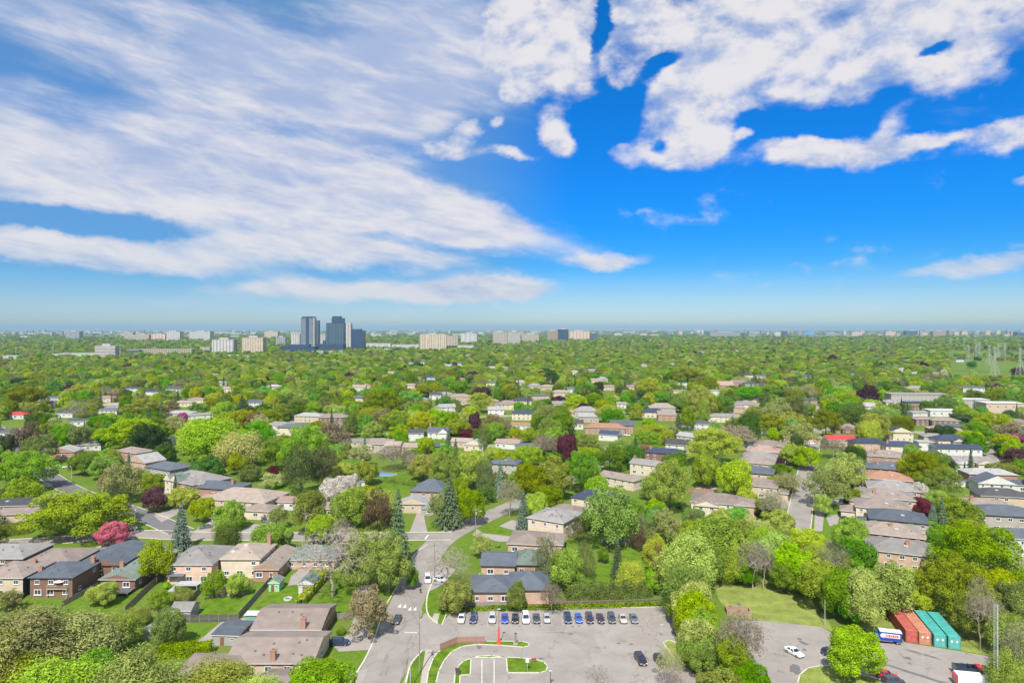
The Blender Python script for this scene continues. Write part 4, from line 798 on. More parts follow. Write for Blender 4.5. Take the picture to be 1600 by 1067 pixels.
# --- middle distance: (px, py of front eave, eave height, width, depth, turn, roof, pitch, roof colour, wall colour)
MID = [(452, 668, 5.6, 19, 11, -8, 'hip', .35, 'slate', 'cream'), (432, 664, 5.4, 17, 10, -8, 'hip', .35, 'grey', 'white'), (480, 650, 5, 22, 11, -10, 'hip', .35, 'lightgrey', 'beige'), (520, 652, 5, 22, 11, 5, 'hip', .4, 'brown', 'darkbrick'), (532, 668, 5, 18, 11, 5, 'hip', .4, 'brown', 'brick'),
       (427, 604, 5, 16, 10, 0, 'hip', .4, 'lightgrey', 'stone'), (398, 629, 4.6, 13, 9, 0, 'gable', .5, 'slate', 'white'), (345, 598, 4.6, 16, 10, 0, 'hip', .35, 'grey', 'stone'), (352, 607, 4.6, 14, 9, 0, 'hip', .35, 'tan', 'cream'), (278, 646, 4, 22, 12, 0, 'hip', .3, 'lightgrey', 'beige'), (312, 648, 3.6, 20, 12, 30, 'flat', .2, 'lightgrey', 'white'), (305, 624, 4, 16, 9, 0, 'hip', .3, 'pink', 'cream'), (285, 629, 4, 18, 9, 0, 'hip', .3, 'tan', 'cream'),
       (200, 607, 5.2, 24, 11, -4, 'hip', .34, 'navy', 'white'), (232, 612, 5.2, 22, 11, -4, 'hip', .34, 'navy', 'white'), (270, 608, 5.4, 16, 10, 0, 'gable', .6, 'charcoal', 'white'), (163, 622, 4.4, 18, 10, 0, 'hip', .35, 'pink', 'cream'), (172, 634, 4.4, 20, 11, 0, 'hip', .35, 'tan', 'beige'), (166, 641, 4.4, 18, 10, 0, 'hip', .3, 'slate', 'white'), (60, 627, 4, 17, 10, 0, 'hip', .3, 'lightgrey', 'beige'), (82, 622, 4, 14, 9, 0, 'gable', .3, 'slate', 'white'), (78, 630, 4, 10, 8, 0, 'gable', .4, 'slate', 'white'),
       (23, 648, 3.6, 13, 9, 10, 'hip', .4, 'red', 'white'), (100, 645, 4, 14, 9, 0, 'gable', .4, 'charcoal', 'white'), (118, 658, 4, 17, 9, 10, 'gable', .3, 'slate', 'white'), (12, 676, 4, 20, 10, 0, 'hip', .3, 'slate', 'white'), (137, 695, 3.8, 14, 10, 20, 'gable', .3, 'lightgrey', 'white'), (205, 688, 4.4, 15, 10, -20, 'hip', .3, 'grey', 'brick'), (240, 688, 4.2, 18, 11, 0, 'hip', .3, 'charcoal', 'white'),
       (560, 605, 4.8, 16, 10, 0, 'gable', .5, 'tan', 'white'), (572, 603, 4.8, 12, 9, 10, 'hip', .4, 'orange', 'white'), (560, 622, 4.6, 13, 9, 0, 'gable', .4, 'slate', 'cream'), (640, 602, 4.6, 13, 9, 0, 'gable', .4, 'tan', 'cream'), (673, 590, 4.6, 13, 9, 0, 'gable', .5, 'navy', 'white'), (690, 616, 4.8, 22, 11, 0, 'hip', .35, 'grey', 'stone'), (680, 617, 5, 12, 9, 0, 'gable', .5, 'charcoal', 'white'), (718, 620, 5, 22, 11, 0, 'hip', .45, 'tan', 'pinkbrick'), (732, 628, 4.6, 14, 9, 0, 'hip', .4, 'pink', 'cream'), (650, 624, 4.2, 24, 11, -4, 'hip', .3, 'green', 'beige'), (700, 636, 4.4, 14, 9, 20, 'gable', .5, 'lightgrey', 'white'), (688, 636, 4.4, 10, 8, 0, 'hip', .5, 'brown', 'beige'),
       (765, 627, 4.8, 17, 10, 0, 'hip', .4, 'tan', 'brick'), (775, 640, 4.6, 14, 10, 0, 'gable', .4, 'lightgrey', 'white'), (790, 632, 4.8, 16, 10, 0, 'hip', .4, 'brown', 'cream'), (768, 598, 4.6, 14, 9, 0, 'hip', .35, 'slate', 'cream'), (610, 582, 4.6, 14, 9, 0, 'hip', .35, 'pink', 'cream'), (718, 592, 4.6, 14, 9, 0, 'hip', .3, 'tan', 'cream'), (700, 570, 4.6, 14, 9, 0, 'gable', .3, 'lightgrey', 'white'), (717, 568, 4.6, 12, 9, 0, 'gable', .4, 'slate', 'white'), (770, 572, 4.6, 18, 9, 0, 'hip', .3, 'charcoal', 'white'), (790, 575, 4.6, 13, 9, 0, 'hip', .4, 'pink', 'brick'), (660, 566, 4.6, 20, 9, 0, 'gable', .4, 'slate', 'white'), (640, 567, 4, 16, 9, 0, 'hip', .3, 'grey', 'cream'),
       (815, 626, 5.4, 19, 10, -4, 'hip', .4, 'navy', 'yellow'), (818, 646, 5.4, 19, 11, -6, 'hip', .4, 'navy', 'cream'), (793, 630, 5, 16, 10, 0, 'hip', .4, 'tan', 'beige'), (815, 664, 3.6, 16, 9, -10, 'gable', .25, 'orange', 'white'), (835, 602, 5, 14, 10, 0, 'hip', .4, 'grey', 'stone'), (813, 597, 4.8, 15, 10, 0, 'hip', .4, 'lightgrey', 'beige'), (855, 604, 4.8, 16, 10, 0, 'hip', .35, 'tan', 'pinkbrick'), (857, 592, 5.4, 13, 9, 0, 'gable', .4, 'brown', 'brick'), (877, 613, 4.6, 20, 11, 0, 'hip', .38, 'tan', 'beige'), (845, 618, 4.6, 18, 9, 0, 'hip', .34, 'slate', 'pinkbrick'), (873, 630, 4.2, 15, 9, 0, 'gable', .34, 'grey', 'beige'), (893, 608, 4.6, 9, 8, 0, 'gable', .5, 'slate', 'white'),
       (898, 581, 4.6, 14, 9, 0, 'hip', .4, 'lightgrey', 'white'), (925, 579, 4.6, 22, 10, 0, 'hip', .4, 'grey', 'stone'), (930, 594, 5, 20, 10, 0, 'hip', .4, 'tan', 'cream'), (942, 592, 5, 14, 10, 0, 'hip', .5, 'grey', 'stone'), (952, 604, 4.6, 18, 9, 0, 'hip', .34, 'brown', 'beige'), (988, 605, 4.6, 12, 9, 0, 'gable', .5, 'brown', 'cream'), (971, 631, 4.4, 15, 9, 0, 'hip', .3, 'tan', 'white'), (916, 642, 6, 19, 12, -4, 'hip', .5, 'grey', 'stone'), (897, 644, 4, 14, 9, -4, 'hip', .34, 'orange', 'cream'), (920, 651, 4.6, 16, 9, -4, 'gable', .5, 'lightgrey', 'stone'),
       (945, 668, 5, 28, 12, -8, 'hip', .36, 'orange', 'brick'), (972, 665, 5.6, 16, 12, -8, 'gable', .5, 'slate', 'brick'), (950, 679, 4.2, 13, 10, -25, 'gable', .4, 'navy', 'white'), (902, 662, 4.2, 9, 8, 0, 'gable', .6, 'charcoal', 'white'), (1035, 637, 6, 22, 13, -6, 'hip', .5, 'tan', 'stone'), (1020, 644, 4.6, 18, 10, -6, 'hip', .5, 'navy', 'cream'), (1042, 648, 5, 14, 10, -6, 'gable', .5, 'brown', 'brick'), (825, 698, 3.6, 15, 9, 0, 'hip', .3, 'slate', 'white'), (795, 690, 3.4, 10, 8, 0, 'gable', .3, 'pink', 'white'),
       (1065, 598, 6.4, 15, 10, 0, 'flat', .3, 'navy', 'white'), (1060, 610, 4.6, 17, 9, 0, 'flat', .3, 'tan', 'cream'), (1082, 593, 5, 14, 9, 0, 'hip', .4, 'brown', 'beige'), (1132, 602, 7, 22, 14, 0, 'gable', .6, 'pink', 'brick'), (1155, 597, 6, 24, 10, 0, 'hip', .4, 'brown', 'brick'), (1175, 600, 5, 18, 10, 0, 'hip', .5, 'charcoal', 'grey'), (1115, 610, 6, 14, 9, 0, 'flat', .3, 'lightgrey', 'white'), (1165, 632, 5, 25, 13, -10, 'hip', .34, 'grey', 'cream'), (1175, 624, 5, 18, 10, -10, 'hip', .34, 'slate', 'beige'), (1150, 637, 4.6, 16, 8, -10, 'hip', .34, 'pink', 'pinkbrick'), (1135, 651, 4.6, 28, 12, -10, 'hip', .30, 'grey', 'cream'), (1090, 662, 4.6, 18, 11, -20, 'hip', .34, 'slate', 'white'), (1112, 676, 4.8, 18, 11, -20, 'hip', .34, 'tan', 'cream'), (1074, 682, 4.4, 16, 9, -45, 'gable', .4, 'lightgrey', 'white'), (1058, 695, 4.4, 14, 9, -25, 'gable', .6, 'charcoal', 'white'), (1072, 692, 4.4, 14, 9, -40, 'gable', .4, 'tan', 'beige'),
       (1187, 670, 4.4, 17, 9, -6, 'hip', .34, 'slate', 'white'), (1165, 694, 3.6, 12, 8, -20, 'gable', .4, 'charcoal', 'white'), (1263, 625, 4.2, 18, 9, 0, 'gable', .3, 'slate', 'brick'), (1263, 588, 4.6, 16, 10, 0, 'hip', .4, 'slate', 'pinkbrick'), (1240, 580, 4, 30, 10, 0, 'flat', .2, 'tan', 'brick'), (1190, 588, 4, 14, 9, 0, 'gable', .5, 'slate', 'white'), (1170, 586, 5, 16, 9, 0, 'hip', .4, 'navy', 'cream'), (1255, 684, 3.4, 26, 10, -8, 'hip', .3, 'tan', 'beige'),
       (1361, 622, 4.6, 18, 10, -6, 'hip', .3, 'grey', 'beige'), (1360, 635, 4.6, 9, 8, -6, 'gable', .7, 'lightgrey', 'white'), (1396, 628, 4.4, 14, 10, 0, 'hip', .34, 'lightgrey', 'white'), (1434, 607, 7, 22, 12, -6, 'hip', .4, 'grey', 'pinkbrick'), (1522, 606, 5.4, 22, 11, -18, 'gable', .34, 'slate', 'white'), (1446, 655, 5, 15, 10, 0, 'hip', .34, 'brown', 'darkbrick'), (1438, 645, 4.6, 12, 9, 0, 'gable', .3, 'grey', 'white'), (1335, 583, 4.6, 18, 10, 0, 'hip', .4, 'navy', 'beige'), (1432, 583, 4.6, 14, 9, 0, 'hip', .4, 'lightgrey', 'white'), (1465, 584, 5, 16, 10, 0, 'hip', .5, 'brown', 'darkbrick'), (1410, 577, 4.6, 10, 8, 0, 'gable', .5, 'lightgrey', 'white'), (1300, 665, 3.8, 14, 9, 0, 'gable', .4, 'slate', 'white'), (1590, 659, 4, 18, 10, -10, 'hip', .3, 'brown', 'brick'), (1585, 672, 4.2, 11, 8, -10, 'gable', .5, 'slate', 'white'), (1500, 562, 5, 18, 9, 0, 'gable', .4, 'charcoal', 'white'), (1290, 560, 4.6, 22, 9, 0, 'hip', .3, 'tan', 'pinkbrick'), (1235, 562, 4.6, 24, 9, 0, 'flat', .2, 'lightgrey', 'white')]
for (px, py, e, w, dp, rot, rf, pt, rc, wc) in MID:
    house(px, py, e, 'F', w, dp, rot, e, rf, pt, rc, wc, axis='x', detail=2 if py > 640 else 1, vents=0, chim=[(w * .3, dp * .4, e + 2.6)] if (px * 7 + py) % 5 < 2 else [], sidewin=py > 620)
# ------------------------------------------------------------------ vehicles
RUBBER = pm('tyre_rubber', (.02, .02, .02), rough=.9); RIM = pm('wheel_rim', (.45, .45, .46), rough=.35, metal=.8); CARGLASS = glassmat('car_glass', (.03, .045, .06), .06, .6); LAMP = pm('headlight_lens', (.8, .8, .78), rough=.2); TAIL = pm('tail_light_lens', (.45, .02, .02), rough=.25); PLATE = pm('number_plate', (.75, .75, .75))
def paint(name, rgb):
    return pm('paint_' + name, rgb, rough=.32, var=.06, coat=.8, spec=.5)
CP = {k: paint(k, v) for k, v in dict(white=(.80, .80, .79), silver=(.46, .47, .48), grey=(.14, .15, .16), black=(.018, .019, .022), navy=(.022, .035, .095), blue=(.02, .12, .50), royal=(.015, .045, .42), plum=(.045, .02, .045), beige=(.50, .46, .40), red=(.50, .02, .025), charcoal=(.055, .06, .07)).items()}
def car_meshes(kind):
    L, Wd, Hr, hood, tail, ws0, ws1, rr1, rr0 = dict(sedan=(4.7, 1.82, 1.45, .92, 1.02, -.85, -.2, 1.05, 1.75), suv=(4.7, 1.9, 1.72, 1.05, 1.15, -1.05, -.45, 1.9, 2.22), hatch=(4.2, 1.78, 1.5, .95, 1.0, -.85, -.25, 1.35, 1.95), van=(5.0, 1.95, 1.95, 1.15, 1.2, -1.55, -.75, 2.1, 2.4), pickup=(5.6, 1.98, 1.85, 1.1, 1.1, -1.1, -.5, .75, .95))[kind]
    h = L / 2; hw = Wd / 2
    st = [(-h, .70, .45, .68), (-h + .12, .86, .30, .78), (-h + .6, .97, .22, hood - .06), (ws0, 1.0, .22, hood), (0, 1.0, .22, hood + .03), (rr0 if kind != 'pickup' else 1.1, 1.0, .22, tail), (h - .3, .97, .24, tail), (h - .06, .90, .34, tail - .06), (h, .82, .45, tail - .2)]
    m = MB(); secs = []
    for y, k, z0, z1 in st:
        a = hw * k; zm = z0 + (z1 - z0) * .55
        secs.append([(-a * .92, y, z0), (-a, y, zm), (-a * .97, y, z1 - .06), (-a * .86, y, z1), (a * .86, y, z1), (a * .97, y, z1 - .06), (a, y, zm), (a * .92, y, z0)])
    for i in range(len(secs) - 1):
        A, B = secs[i], secs[i + 1]
        for k in range(8): m.quad([A[k], A[(k + 1) % 8], B[(k + 1) % 8], B[k]])
    m.quad(list(reversed(secs[0]))); m.quad(secs[-1])
    zb = hood - .02; b = hw * .93; t = hw * .74
    c = [(-b, ws0, zb), (b, ws0, zb), (b, rr0, tail - .02), (-b, rr0, tail - .02)]; u = [(-t, ws1, Hr - .04), (t, ws1, Hr - .04), (t, rr1, Hr - .05), (-t, rr1, Hr - .05)]
    v = [(-t * .9, ws1 + .15, Hr), (t * .9, ws1 + .15, Hr), (t * .9, rr1 - .15, Hr - .01), (-t * .9, rr1 - .15, Hr - .01)]
    for k in range(4):
        q = (k + 1) % 4; m.quad([c[k], c[q], u[q], u[k]]); m.quad([u[k], u[q], v[q], v[k]])
    m.quad(v)
    if kind == 'pickup':
        m.box(-hw * .97, -hw * .88, 1.0, h - .05, 1.0, 1.38); m.box(hw * .88, hw * .97, 1.0, h - .05, 1.0, 1.38); m.box(-hw * .88, hw * .88, h - .12, h - .05, 1.0, 1.38)
    body = m.mesh('body', [None])
    def pane(pts, name, s=.90, off=.012):
        pts = [Vector(p) for p in pts]; ce = sum(pts, Vector()) / len(pts); n = (pts[1] - pts[0]).cross(pts[-1] - pts[0]).normalized()
        q = [ce + (p - ce) * s + n * off for p in pts]; return MB().quad(q).mesh(name, [CARGLASS])
    parts = [('windscreen', pane([c[0], c[1], u[1], u[0]], 'windscreen')), ('rear_window', pane([c[2], c[3], u[3], u[2]], 'rear_window'))]
    def lerp(a, b_, k): return tuple(a[i] + (b_[i] - a[i]) * k for i in range(3))
    for sgn, (i0, i1) in ((1, (1, 2)), (-1, (3, 0))):
        for k0, k1 in ((.04, .50), (.54, .97)):
            parts.append(('side_window', pane([lerp(c[i0], c[i1], k0), lerp(c[i0], c[i1], k1), lerp(u[i0], u[i1], k1), lerp(u[i0], u[i1], k0)], 'side_window', .86)))
    for sx in (-1, 1):
        parts.append(('headlight', MB().box(sx * hw * .62 - .2, sx * hw * .62 + .2, -h + .02, -h + .16, .60, .76).mesh('headlight', [LAMP])))
        parts.append(('tail_light', MB().box(sx * hw * .68 - .14, sx * hw * .68 + .14, h - .10, h + .01, .70, .92).mesh('tail_light', [TAIL])))
        parts.append(('mirror', MB().box(sx * hw * 1.0 - .06, sx * hw * 1.0 + .12 * sx + .06, ws0 + .25, ws0 + .42, hood + .02, hood + .18).mesh('mirror', [TRIM_D])))
    parts.append(('number_plate', MB().box(-.26, .26, -h - .02, -h + .02, .44, .56).mesh('number_plate', [PLATE])))
    return body, parts, (hw, h)
WHEEL = MB()
for k in range(14):
    a, b = 2 * math.pi * k / 14, 2 * math.pi * (k + 1) / 14; r = .33
    A, B = (math.cos(a), math.sin(a)), (math.cos(b), math.sin(b))
    WHEEL.quad([(-.11, A[0] * r, A[1] * r), (.11, A[0] * r, A[1] * r), (.11, B[0] * r, B[1] * r), (-.11, B[0] * r, B[1] * r)], 0)
    for sx in (-.11, .11):
        WHEEL.quad([(sx, A[0] * r, A[1] * r), (sx, B[0] * r, B[1] * r), (sx, B[0] * .21, B[1] * .21), (sx, A[0] * .21, A[1] * .21)], 0)
        WHEEL.quad([(sx * .8, 0, 0), (sx, A[0] * .21, A[1] * .21), (sx, B[0] * .21, B[1] * .21)], 1)
WHEEL = WHEEL.mesh('wheel', [RUBBER, RIM]); CARS = {k: car_meshes(k) for k in ('sedan', 'suv', 'hatch', 'van', 'pickup')}
def car(px, py, head, kind, col, label, group='parked cars', name='parked_car'):
    p = P(px, py); t = thing(name, label, {'van': 'van', 'pickup': 'pickup'}.get(kind, 'car'), (p.x, p.y, .045), math.radians(head), group)
    body, parts, (hw, h) = CARS[kind]; o = setmat(obj('body', body, t), CP[col])
    for n, me in parts: obj(n, me, t)
    for sx in (-1, 1):
        for y in (-h * .62, h * .60): obj('wheel', WHEEL, t, (sx * (hw - .10), y, .33))
    FOOT.append((p.x, p.y, 3.0)); return t
ROW = [(721, 'sedan', 'white', 'leftmost white car in the row facing the forecourt'), (740, 'suv', 'navy', 'dark navy car second from the left in the parked row'), (769, 'suv', 'silver', 'silver car just left of the red-based lamp post'), (788.5, 'sedan', 'royal', 'royal blue car just right of the red-based lamp post'), (805, 'sedan', 'black', 'black car between the royal blue car and the white van'), (821.5, 'van', 'white', 'tall white van in the parked row'), (838, 'sedan', 'charcoal', 'charcoal car just right of the white van'), (854.5, 'hatch', 'silver', 'pale silver car at the right end of the left half of the row'),
       (887, 'suv', 'navy', 'navy car at the left end of the right half of the row'), (904, 'hatch', 'blue', 'bright blue car in the parked row'), (921, 'suv', 'plum', 'dark violet car just right of the bright blue car'), (938, 'sedan', 'plum', 'dark maroon car between the violet and the navy cars'), (955.5, 'suv', 'charcoal', 'dark car with silver nose third from the right end of the row'), (973, 'sedan', 'beige', 'beige car second from the right end of the row'), (990, 'sedan', 'grey', 'grey car at the right end of the parked row')]
for px, k, c, lab in ROW: car(px, 969.5, R.uniform(-2, 2), k, c, lab, 'cars parked in a row along the hedge')
car(620.5, 971, -3, 'sedan', 'charcoal', 'dark grey car driving on the road', 'cars', 'car'); car(531, 1007, 92, 'suv', 'navy', 'dark blue car in the driveway of the chimney bungalow', 'cars on driveways')
car(1001, 1034, 8, 'suv', 'black', 'black car alone in the car park', 'cars in the car park'); car(1032, 1037, 10, 'suv', 'black', 'black car half under a budding tree in the car park', 'cars in the car park')
car(1241, 1022, 24, 'sedan', 'white', 'white car in the right-hand car park', 'cars in the right-hand car park'); car(1299, 1027, 20, 'suv', 'navy', 'navy car partly under the island tree', 'cars in the right-hand car park')
car(1385, 1058, 60, 'sedan', 'red', 'red car behind the island tree', 'cars in the right-hand car park'); car(1396, 1068, 100, 'suv', 'charcoal', 'dark blue-grey car beside the red car', 'cars in the right-hand car park')
car(826, 824, 60, 'suv', 'black', 'black car on the drive of the tall cream house', 'cars on driveways'); car(668, 908, 10, 'van', 'white', 'white van under bare branches by the road', 'cars on driveways'); car(688, 908, 60, 'hatch', 'white', 'white car beside the white van under bare branches', 'cars on driveways'); car(205, 827, 70, 'van', 'white', 'white van behind the pink blossom', 'cars on the street')
car(335, 820, -60, 'suv', 'silver', 'silver car between two young lime trees', 'cars on driveways'); car(321, 825, -60, 'sedan', 'grey', 'grey car beside the blue-grey spruce', 'cars on driveways'); car(1322, 812, 75, 'sedan', 'black', 'black car on the drive of the slate-blue roofed house', 'cars on driveways'); car(1320, 785, 75, 'suv', 'navy', 'dark blue car above a small green lawn', 'cars on driveways')
car(88, 731, -70, 'suv', 'silver', 'silver car outside the pale gable bungalow', 'cars on driveways'); car(104, 731, -60, 'hatch', 'white', 'white car right of the silver one by the bungalow', 'cars on driveways'); car(32, 769, 20, 'sedan', 'white', 'white car behind the white charcoal-roofed house', 'cars on driveways'); car(66, 792, 80, 'sedan', 'black', 'black car tucked beside the white charcoal-roofed house', 'cars on driveways')
car(255, 783, 60, 'sedan', 'charcoal', 'dark car by the purple tree', 'cars on driveways'); car(608, 680, 40, 'van', 'white', 'white van at the long grey-roofed building', 'cars on driveways'); car(413, 815, 30, 'suv', 'charcoal', 'dark car outside the porch house', 'cars on driveways'); car(1268, 694, 80, 'suv', 'white', 'white car at the end of the right-hand street', 'cars on driveways'); car(980, 681, 60, 'sedan', 'white', 'white car outside the orange-roofed house', 'cars on driveways'); car(1539, 696, 80, 'sedan', 'black', 'black car by the long white house', 'cars on driveways'); car(1340, 690, 80, 'hatch', 'white', 'white car right of the red roof', 'cars on driveways')
# delivery van with a painted panel
def lettering(text, size, mat, name='lettering'):
    cu = bpy.data.curves.new(name, 'FONT'); cu.body = text; cu.size = size; cu.extrude = .004; cu.align_x = 'CENTER'; cu.align_y = 'CENTER'
    o = bpy.data.objects.new(name, cu); COL.objects.link(o); dg = bpy.context.evaluated_depsgraph_get()
    me = bpy.data.meshes.new_from_object(o.evaluated_get(dg)); bpy.data.objects.remove(o); me.materials.clear(); me.materials.append(mat); return me
VB = paint('van_blue', (.012, .05, .33)); VW = paint('van_white', (.80, .82, .82)); PINKP = pm('panel_pink', (.72, .42, .38), var=.2, scale=4); REDP = pm('panel_red', (.50, .06, .06))
p = P(1387, 1003); t = thing('delivery_van', 'blue box delivery van with white roof and pale painted side panel', 'van', (p.x, p.y, .045), math.radians(-16)); t.scale = (.92, .92, .92)
MB().box(-2.1, 3.1, -1.1, 1.1, .75, 3.0).build('cargo_body', VB, t); MB().box(-2.05, 3.15, -1.13, 1.13, 3.0, 3.1).build('roof', VW, t)
MB().box(-3.4, -2.1, -1.0, 1.0, .45, 1.5).quad([(-3.4, -1.0, 1.5), (-2.1, -1.0, 1.5), (-2.1, -.9, 2.4), (-2.9, -.9, 2.4)]).quad([(-2.1, 1.0, 1.5), (-3.4, 1.0, 1.5), (-2.9, .9, 2.4), (-2.1, .9, 2.4)]).quad([(-3.4, 1.0, 1.5), (-3.4, -1.0, 1.5), (-2.9, -.9, 2.4), (-2.9, .9, 2.4)]).quad([(-2.9, -.9, 2.4), (-2.1, -.9, 2.4), (-2.1, .9, 2.4), (-2.9, .9, 2.4)]).build('cab', VB, t)
MB().quad([(-3.37, .85, 1.58), (-3.37, -.85, 1.58), (-2.94, -.78, 2.33), (-2.94, .78, 2.33)]).build('windscreen', CARGLASS, t, (-.02, 0, .01)); MB().box(-3.0, 1.0, -1.14, -1.1, .60, .76).build('side_skirt', METAL, t); MB().box(2.2, 3.1, -1.05, 1.05, .45, .7).build('bumper', METAL, t)
pn = MB().box(-1.2, 2.6, -1.125, -1.1, 1.62, 2.6)
for k in range(12):
    a, b = 2 * math.pi * k / 12, 2 * math.pi * (k + 1) / 12
    pn.quad([(-1.4, -1.13, 2.1), (-1.4 + .55 * math.cos(a), -1.13, 2.1 + .55 * math.sin(a)), (-1.4 + .55 * math.cos(b), -1.13, 2.1 + .55 * math.sin(b))])
pn = pn.build('painted_panel', VW, t)
MB().box(-.85, 2.35, -1.15, -1.128, 1.76, 2.46).build('pink_band', PINKP, pn)
for k, x in enumerate((-.6, -.05, .45, .95, 1.4, 1.85)): MB().box(x, x + .30, -1.165, -1.15, 1.86, 2.36 if k % 2 else 2.22).box(x + .09, x + .21, -1.17, -1.15, 1.95, 2.1).build('letter_mark', REDP, pn)
for x in (-2.4, 2.0):
    for y in (-.95, .95): w_ = obj('wheel', WHEEL, t, (x, y, .38), math.pi / 2, (1.3, 1.15, 1.15))
# shipping containers: corrugated sides, doors with lock rods
def container(px, py, col, dcol, label):
    p = P(px, py); t = thing('shipping_container', label, 'container', (p.x, p.y, .06), math.radians(-14), 'shipping containers side by side')
    L, Wd, H = 14.6, 2.6, 2.85; m = MB(); n = 40; prev = None
    for sx in (-1, 1):
        for k in range(n):
            y0, y1 = L * k / n, L * (k + 1) / n; o0 = Wd / 2 - (.05 if k % 2 else 0); 
            m.quad([(sx * o0, y0, .12), (sx * o0, y1, .12), (sx * o0, y1, H - .12), (sx * o0, y0, H - .12)])
            if k % 2: 
                for yy in (y0, y1): m.quad([(sx * Wd / 2, yy, .12), (sx * o0, yy, .12), (sx * o0, yy, H - .12), (sx * Wd / 2, yy, H - .12)])
    m.quad([(-Wd / 2, L, .12), (Wd / 2, L, .12), (Wd / 2, L, H), (-Wd / 2, L, H)]); m.build('side_wall', col, t)
    r = MB()
    for k in range(n):
        y0, y1 = L * k / n, L * (k + 1) / n; z = H - (.03 if k % 2 else 0); r.quad([(-Wd / 2, y0, z), (Wd / 2, y0, z), (Wd / 2, y1, z), (-Wd / 2, y1, z)])
    r.build('roof', col, t)
    f = MB()
    for x in (-Wd / 2, Wd / 2 - .12): f.box(x, x + .12, -.05, .1, 0, H)
    for x in (-Wd / 2, Wd / 2 - .1): f.box(x - .005, x + .105, 0, L, 0, .13); f.box(x - .005, x + .105, 0, L, H - .1, H + .02)
    f.box(-Wd / 2, Wd / 2, -.05, .08, H - .14, H + .015); f.box(-Wd / 2, Wd / 2, -.05, .08, 0, .14); f.build('frame', col, t)
    for sx in (-1, 1):
        d = MB().box(min(0, sx * 1.12) + .012, max(0, sx * 1.12) - .012, -.02, .03, .15, H - .15).build('door', dcol, t)
        for x in (.3, .82): MB().tube((sx * x, -.05, .18), (sx * x, -.05, H - .18), .025, .025, 6).build('lock_rod', METAL, d)
        MB().box(sx * .55 - .2, sx * .55 + .2, -.035, -.02, 1.55, 1.95).build('notice', VW if dcol is not CRED else REDP, d)
    FOOT.append((p.x + 1.3, p.y + 6, 7)); return t
CRED = pm('container_red', (.52, .13, .10), var=.28, rough=.7, fine=.3, fscale=2.2); CORA = pm('container_orange', (.58, .26, .16), var=.28, rough=.7, fine=.3, fscale=1.8); CTEA = pm('container_teal', (.085, .42, .37), var=.25, rough=.7, fine=.22, fscale=2.0); CTEB = pm('container_teal_door', (.12, .46, .42), var=.25, rough=.7, fine=.25, fscale=2.4)
container(1424.5, 1004, CRED, CRED, 'red shipping container at the left of four'); container(1445.5, 1007, CORA, CORA, 'faded orange shipping container beside the red one'); container(1469, 1011, CTEA, CTEB, 'teal shipping container beside the orange one'); container(1491.5, 1014, CTEA, CTEB, 'teal shipping container at the right of four')
# trucks at the lower right corner
NAVYM = paint('skip_navy', (.035, .055, .085))
def tipper(px, py, rot, label, red=False):
    p = P(px, py); t = thing('tipper_truck', label, 'truck', (p.x, p.y, .045), math.radians(rot), 'trucks at the lower right')
    b = MB().box(-1.15, -1.05, 0, 4.2, .9, 2.0).box(1.05, 1.15, 0, 4.2, .9, 2.0).box(-1.05, 1.05, 4.1, 4.2, .9, 2.2).box(-1.05, 1.05, 0, .08, .9, 1.9).box(-1.05, 1.05, .08, 4.1, .85, .95).build('bed', NAVYM, t)
    MB().box(-1.05, 1.05, -1.8, -.05, .5, 1.5).box(-.95, .95, -1.3, -.1, 1.5, 2.3).build('cab', CP['red'] if red else NAVYM, t); MB().quad([(-.85, -1.31, 1.55), (.85, -1.31, 1.55), (.85, -1.31, 2.2), (-.85, -1.31, 2.2)]).build('windscreen', CARGLASS, t)
    MB().box(-.4, .4, -1.9, 4.1, .45, .75).build('chassis', TRIM_D, t)
    for x in (-1.0, 1.0):
        for y in (-1.0, 3.0): obj('wheel', WHEEL, t, (x, y, .40), 0, (1.3, 1.2, 1.2))
tipper(1524, 1056, 78, 'dark open-bed truck in the lower right corner', True); tipper(1548, 1058, 78, 'dark open-bed truck beside the lattice mast')
p = P(1535, 1074); t = thing('box_truck', 'white box truck with red end at the bottom edge', 'truck', (p.x, p.y, .045), math.radians(78)); MB().box(-1.2, 1.2, 0, 5.0, .8, 2.6).build('cargo_body', VW, t); MB().box(-1.21, 1.21, 5.0, 5.3, .8, 2.3).build('end_panel', CP['red'], t); MB().box(-1.1, 1.1, -1.9, -.02, .5, 2.2).build('cab', VW, t)
for x in (-1.0, 1.0):
    for y in (-1.0, 3.8): obj('wheel', WHEEL, t, (x, y, .40), 0, (1.3, 1.2, 1.2))
# ------------------------------------------------------------------ fences, sheds, decks
def panel_mesh(nm, n, mat, gap=.012):
    m = MB()
    for k in range(n): m.box(k / n + gap, (k + 1) / n - gap, -.5, .5, .03, 1.0 if k % 2 else .985)
    m.box(0, 1, -1.6, -.5, .18, .24).box(0, 1, -1.6, -.5, .78, .84); return m.mesh(nm, [mat])
PAN = {k: panel_mesh('panel', 10, m) for k, m in dict(wood=WOOD, red=WOOD_R, grey=WOOD_G, dark=pm('dark_fence', (.11, .10, .10), var=.25)).items()}
POST = MB().box(-.5, .5, -.5, .5, 0, 1).mesh('post', [WOOD_G])
def fence(pts, label, col='wood', h=1.8, step=2.5, name='wooden_fence', px=True):
    q = [P(*p) for p in pts] if px else [Vector((*p, 0)) for p in pts]
    t = thing(name, label, 'fence', (q[0].x, q[0].y, 0), 0, None)
    for i in range(len(q) - 1):
        a, b = q[i], q[i + 1]; d = b - a; n = max(1, round(d.length / step)); ang = math.atan2(d.y, d.x)
        for k in range(n + (i == len(q) - 2)):
            s = a + d * (k / n) - q[0]; obj('post', POST, t, s, ang, (.12, .12, h + .08))
            if k < n: obj('panel', PAN[col], t, s, ang, (d.length / n, .035, h))
    return t
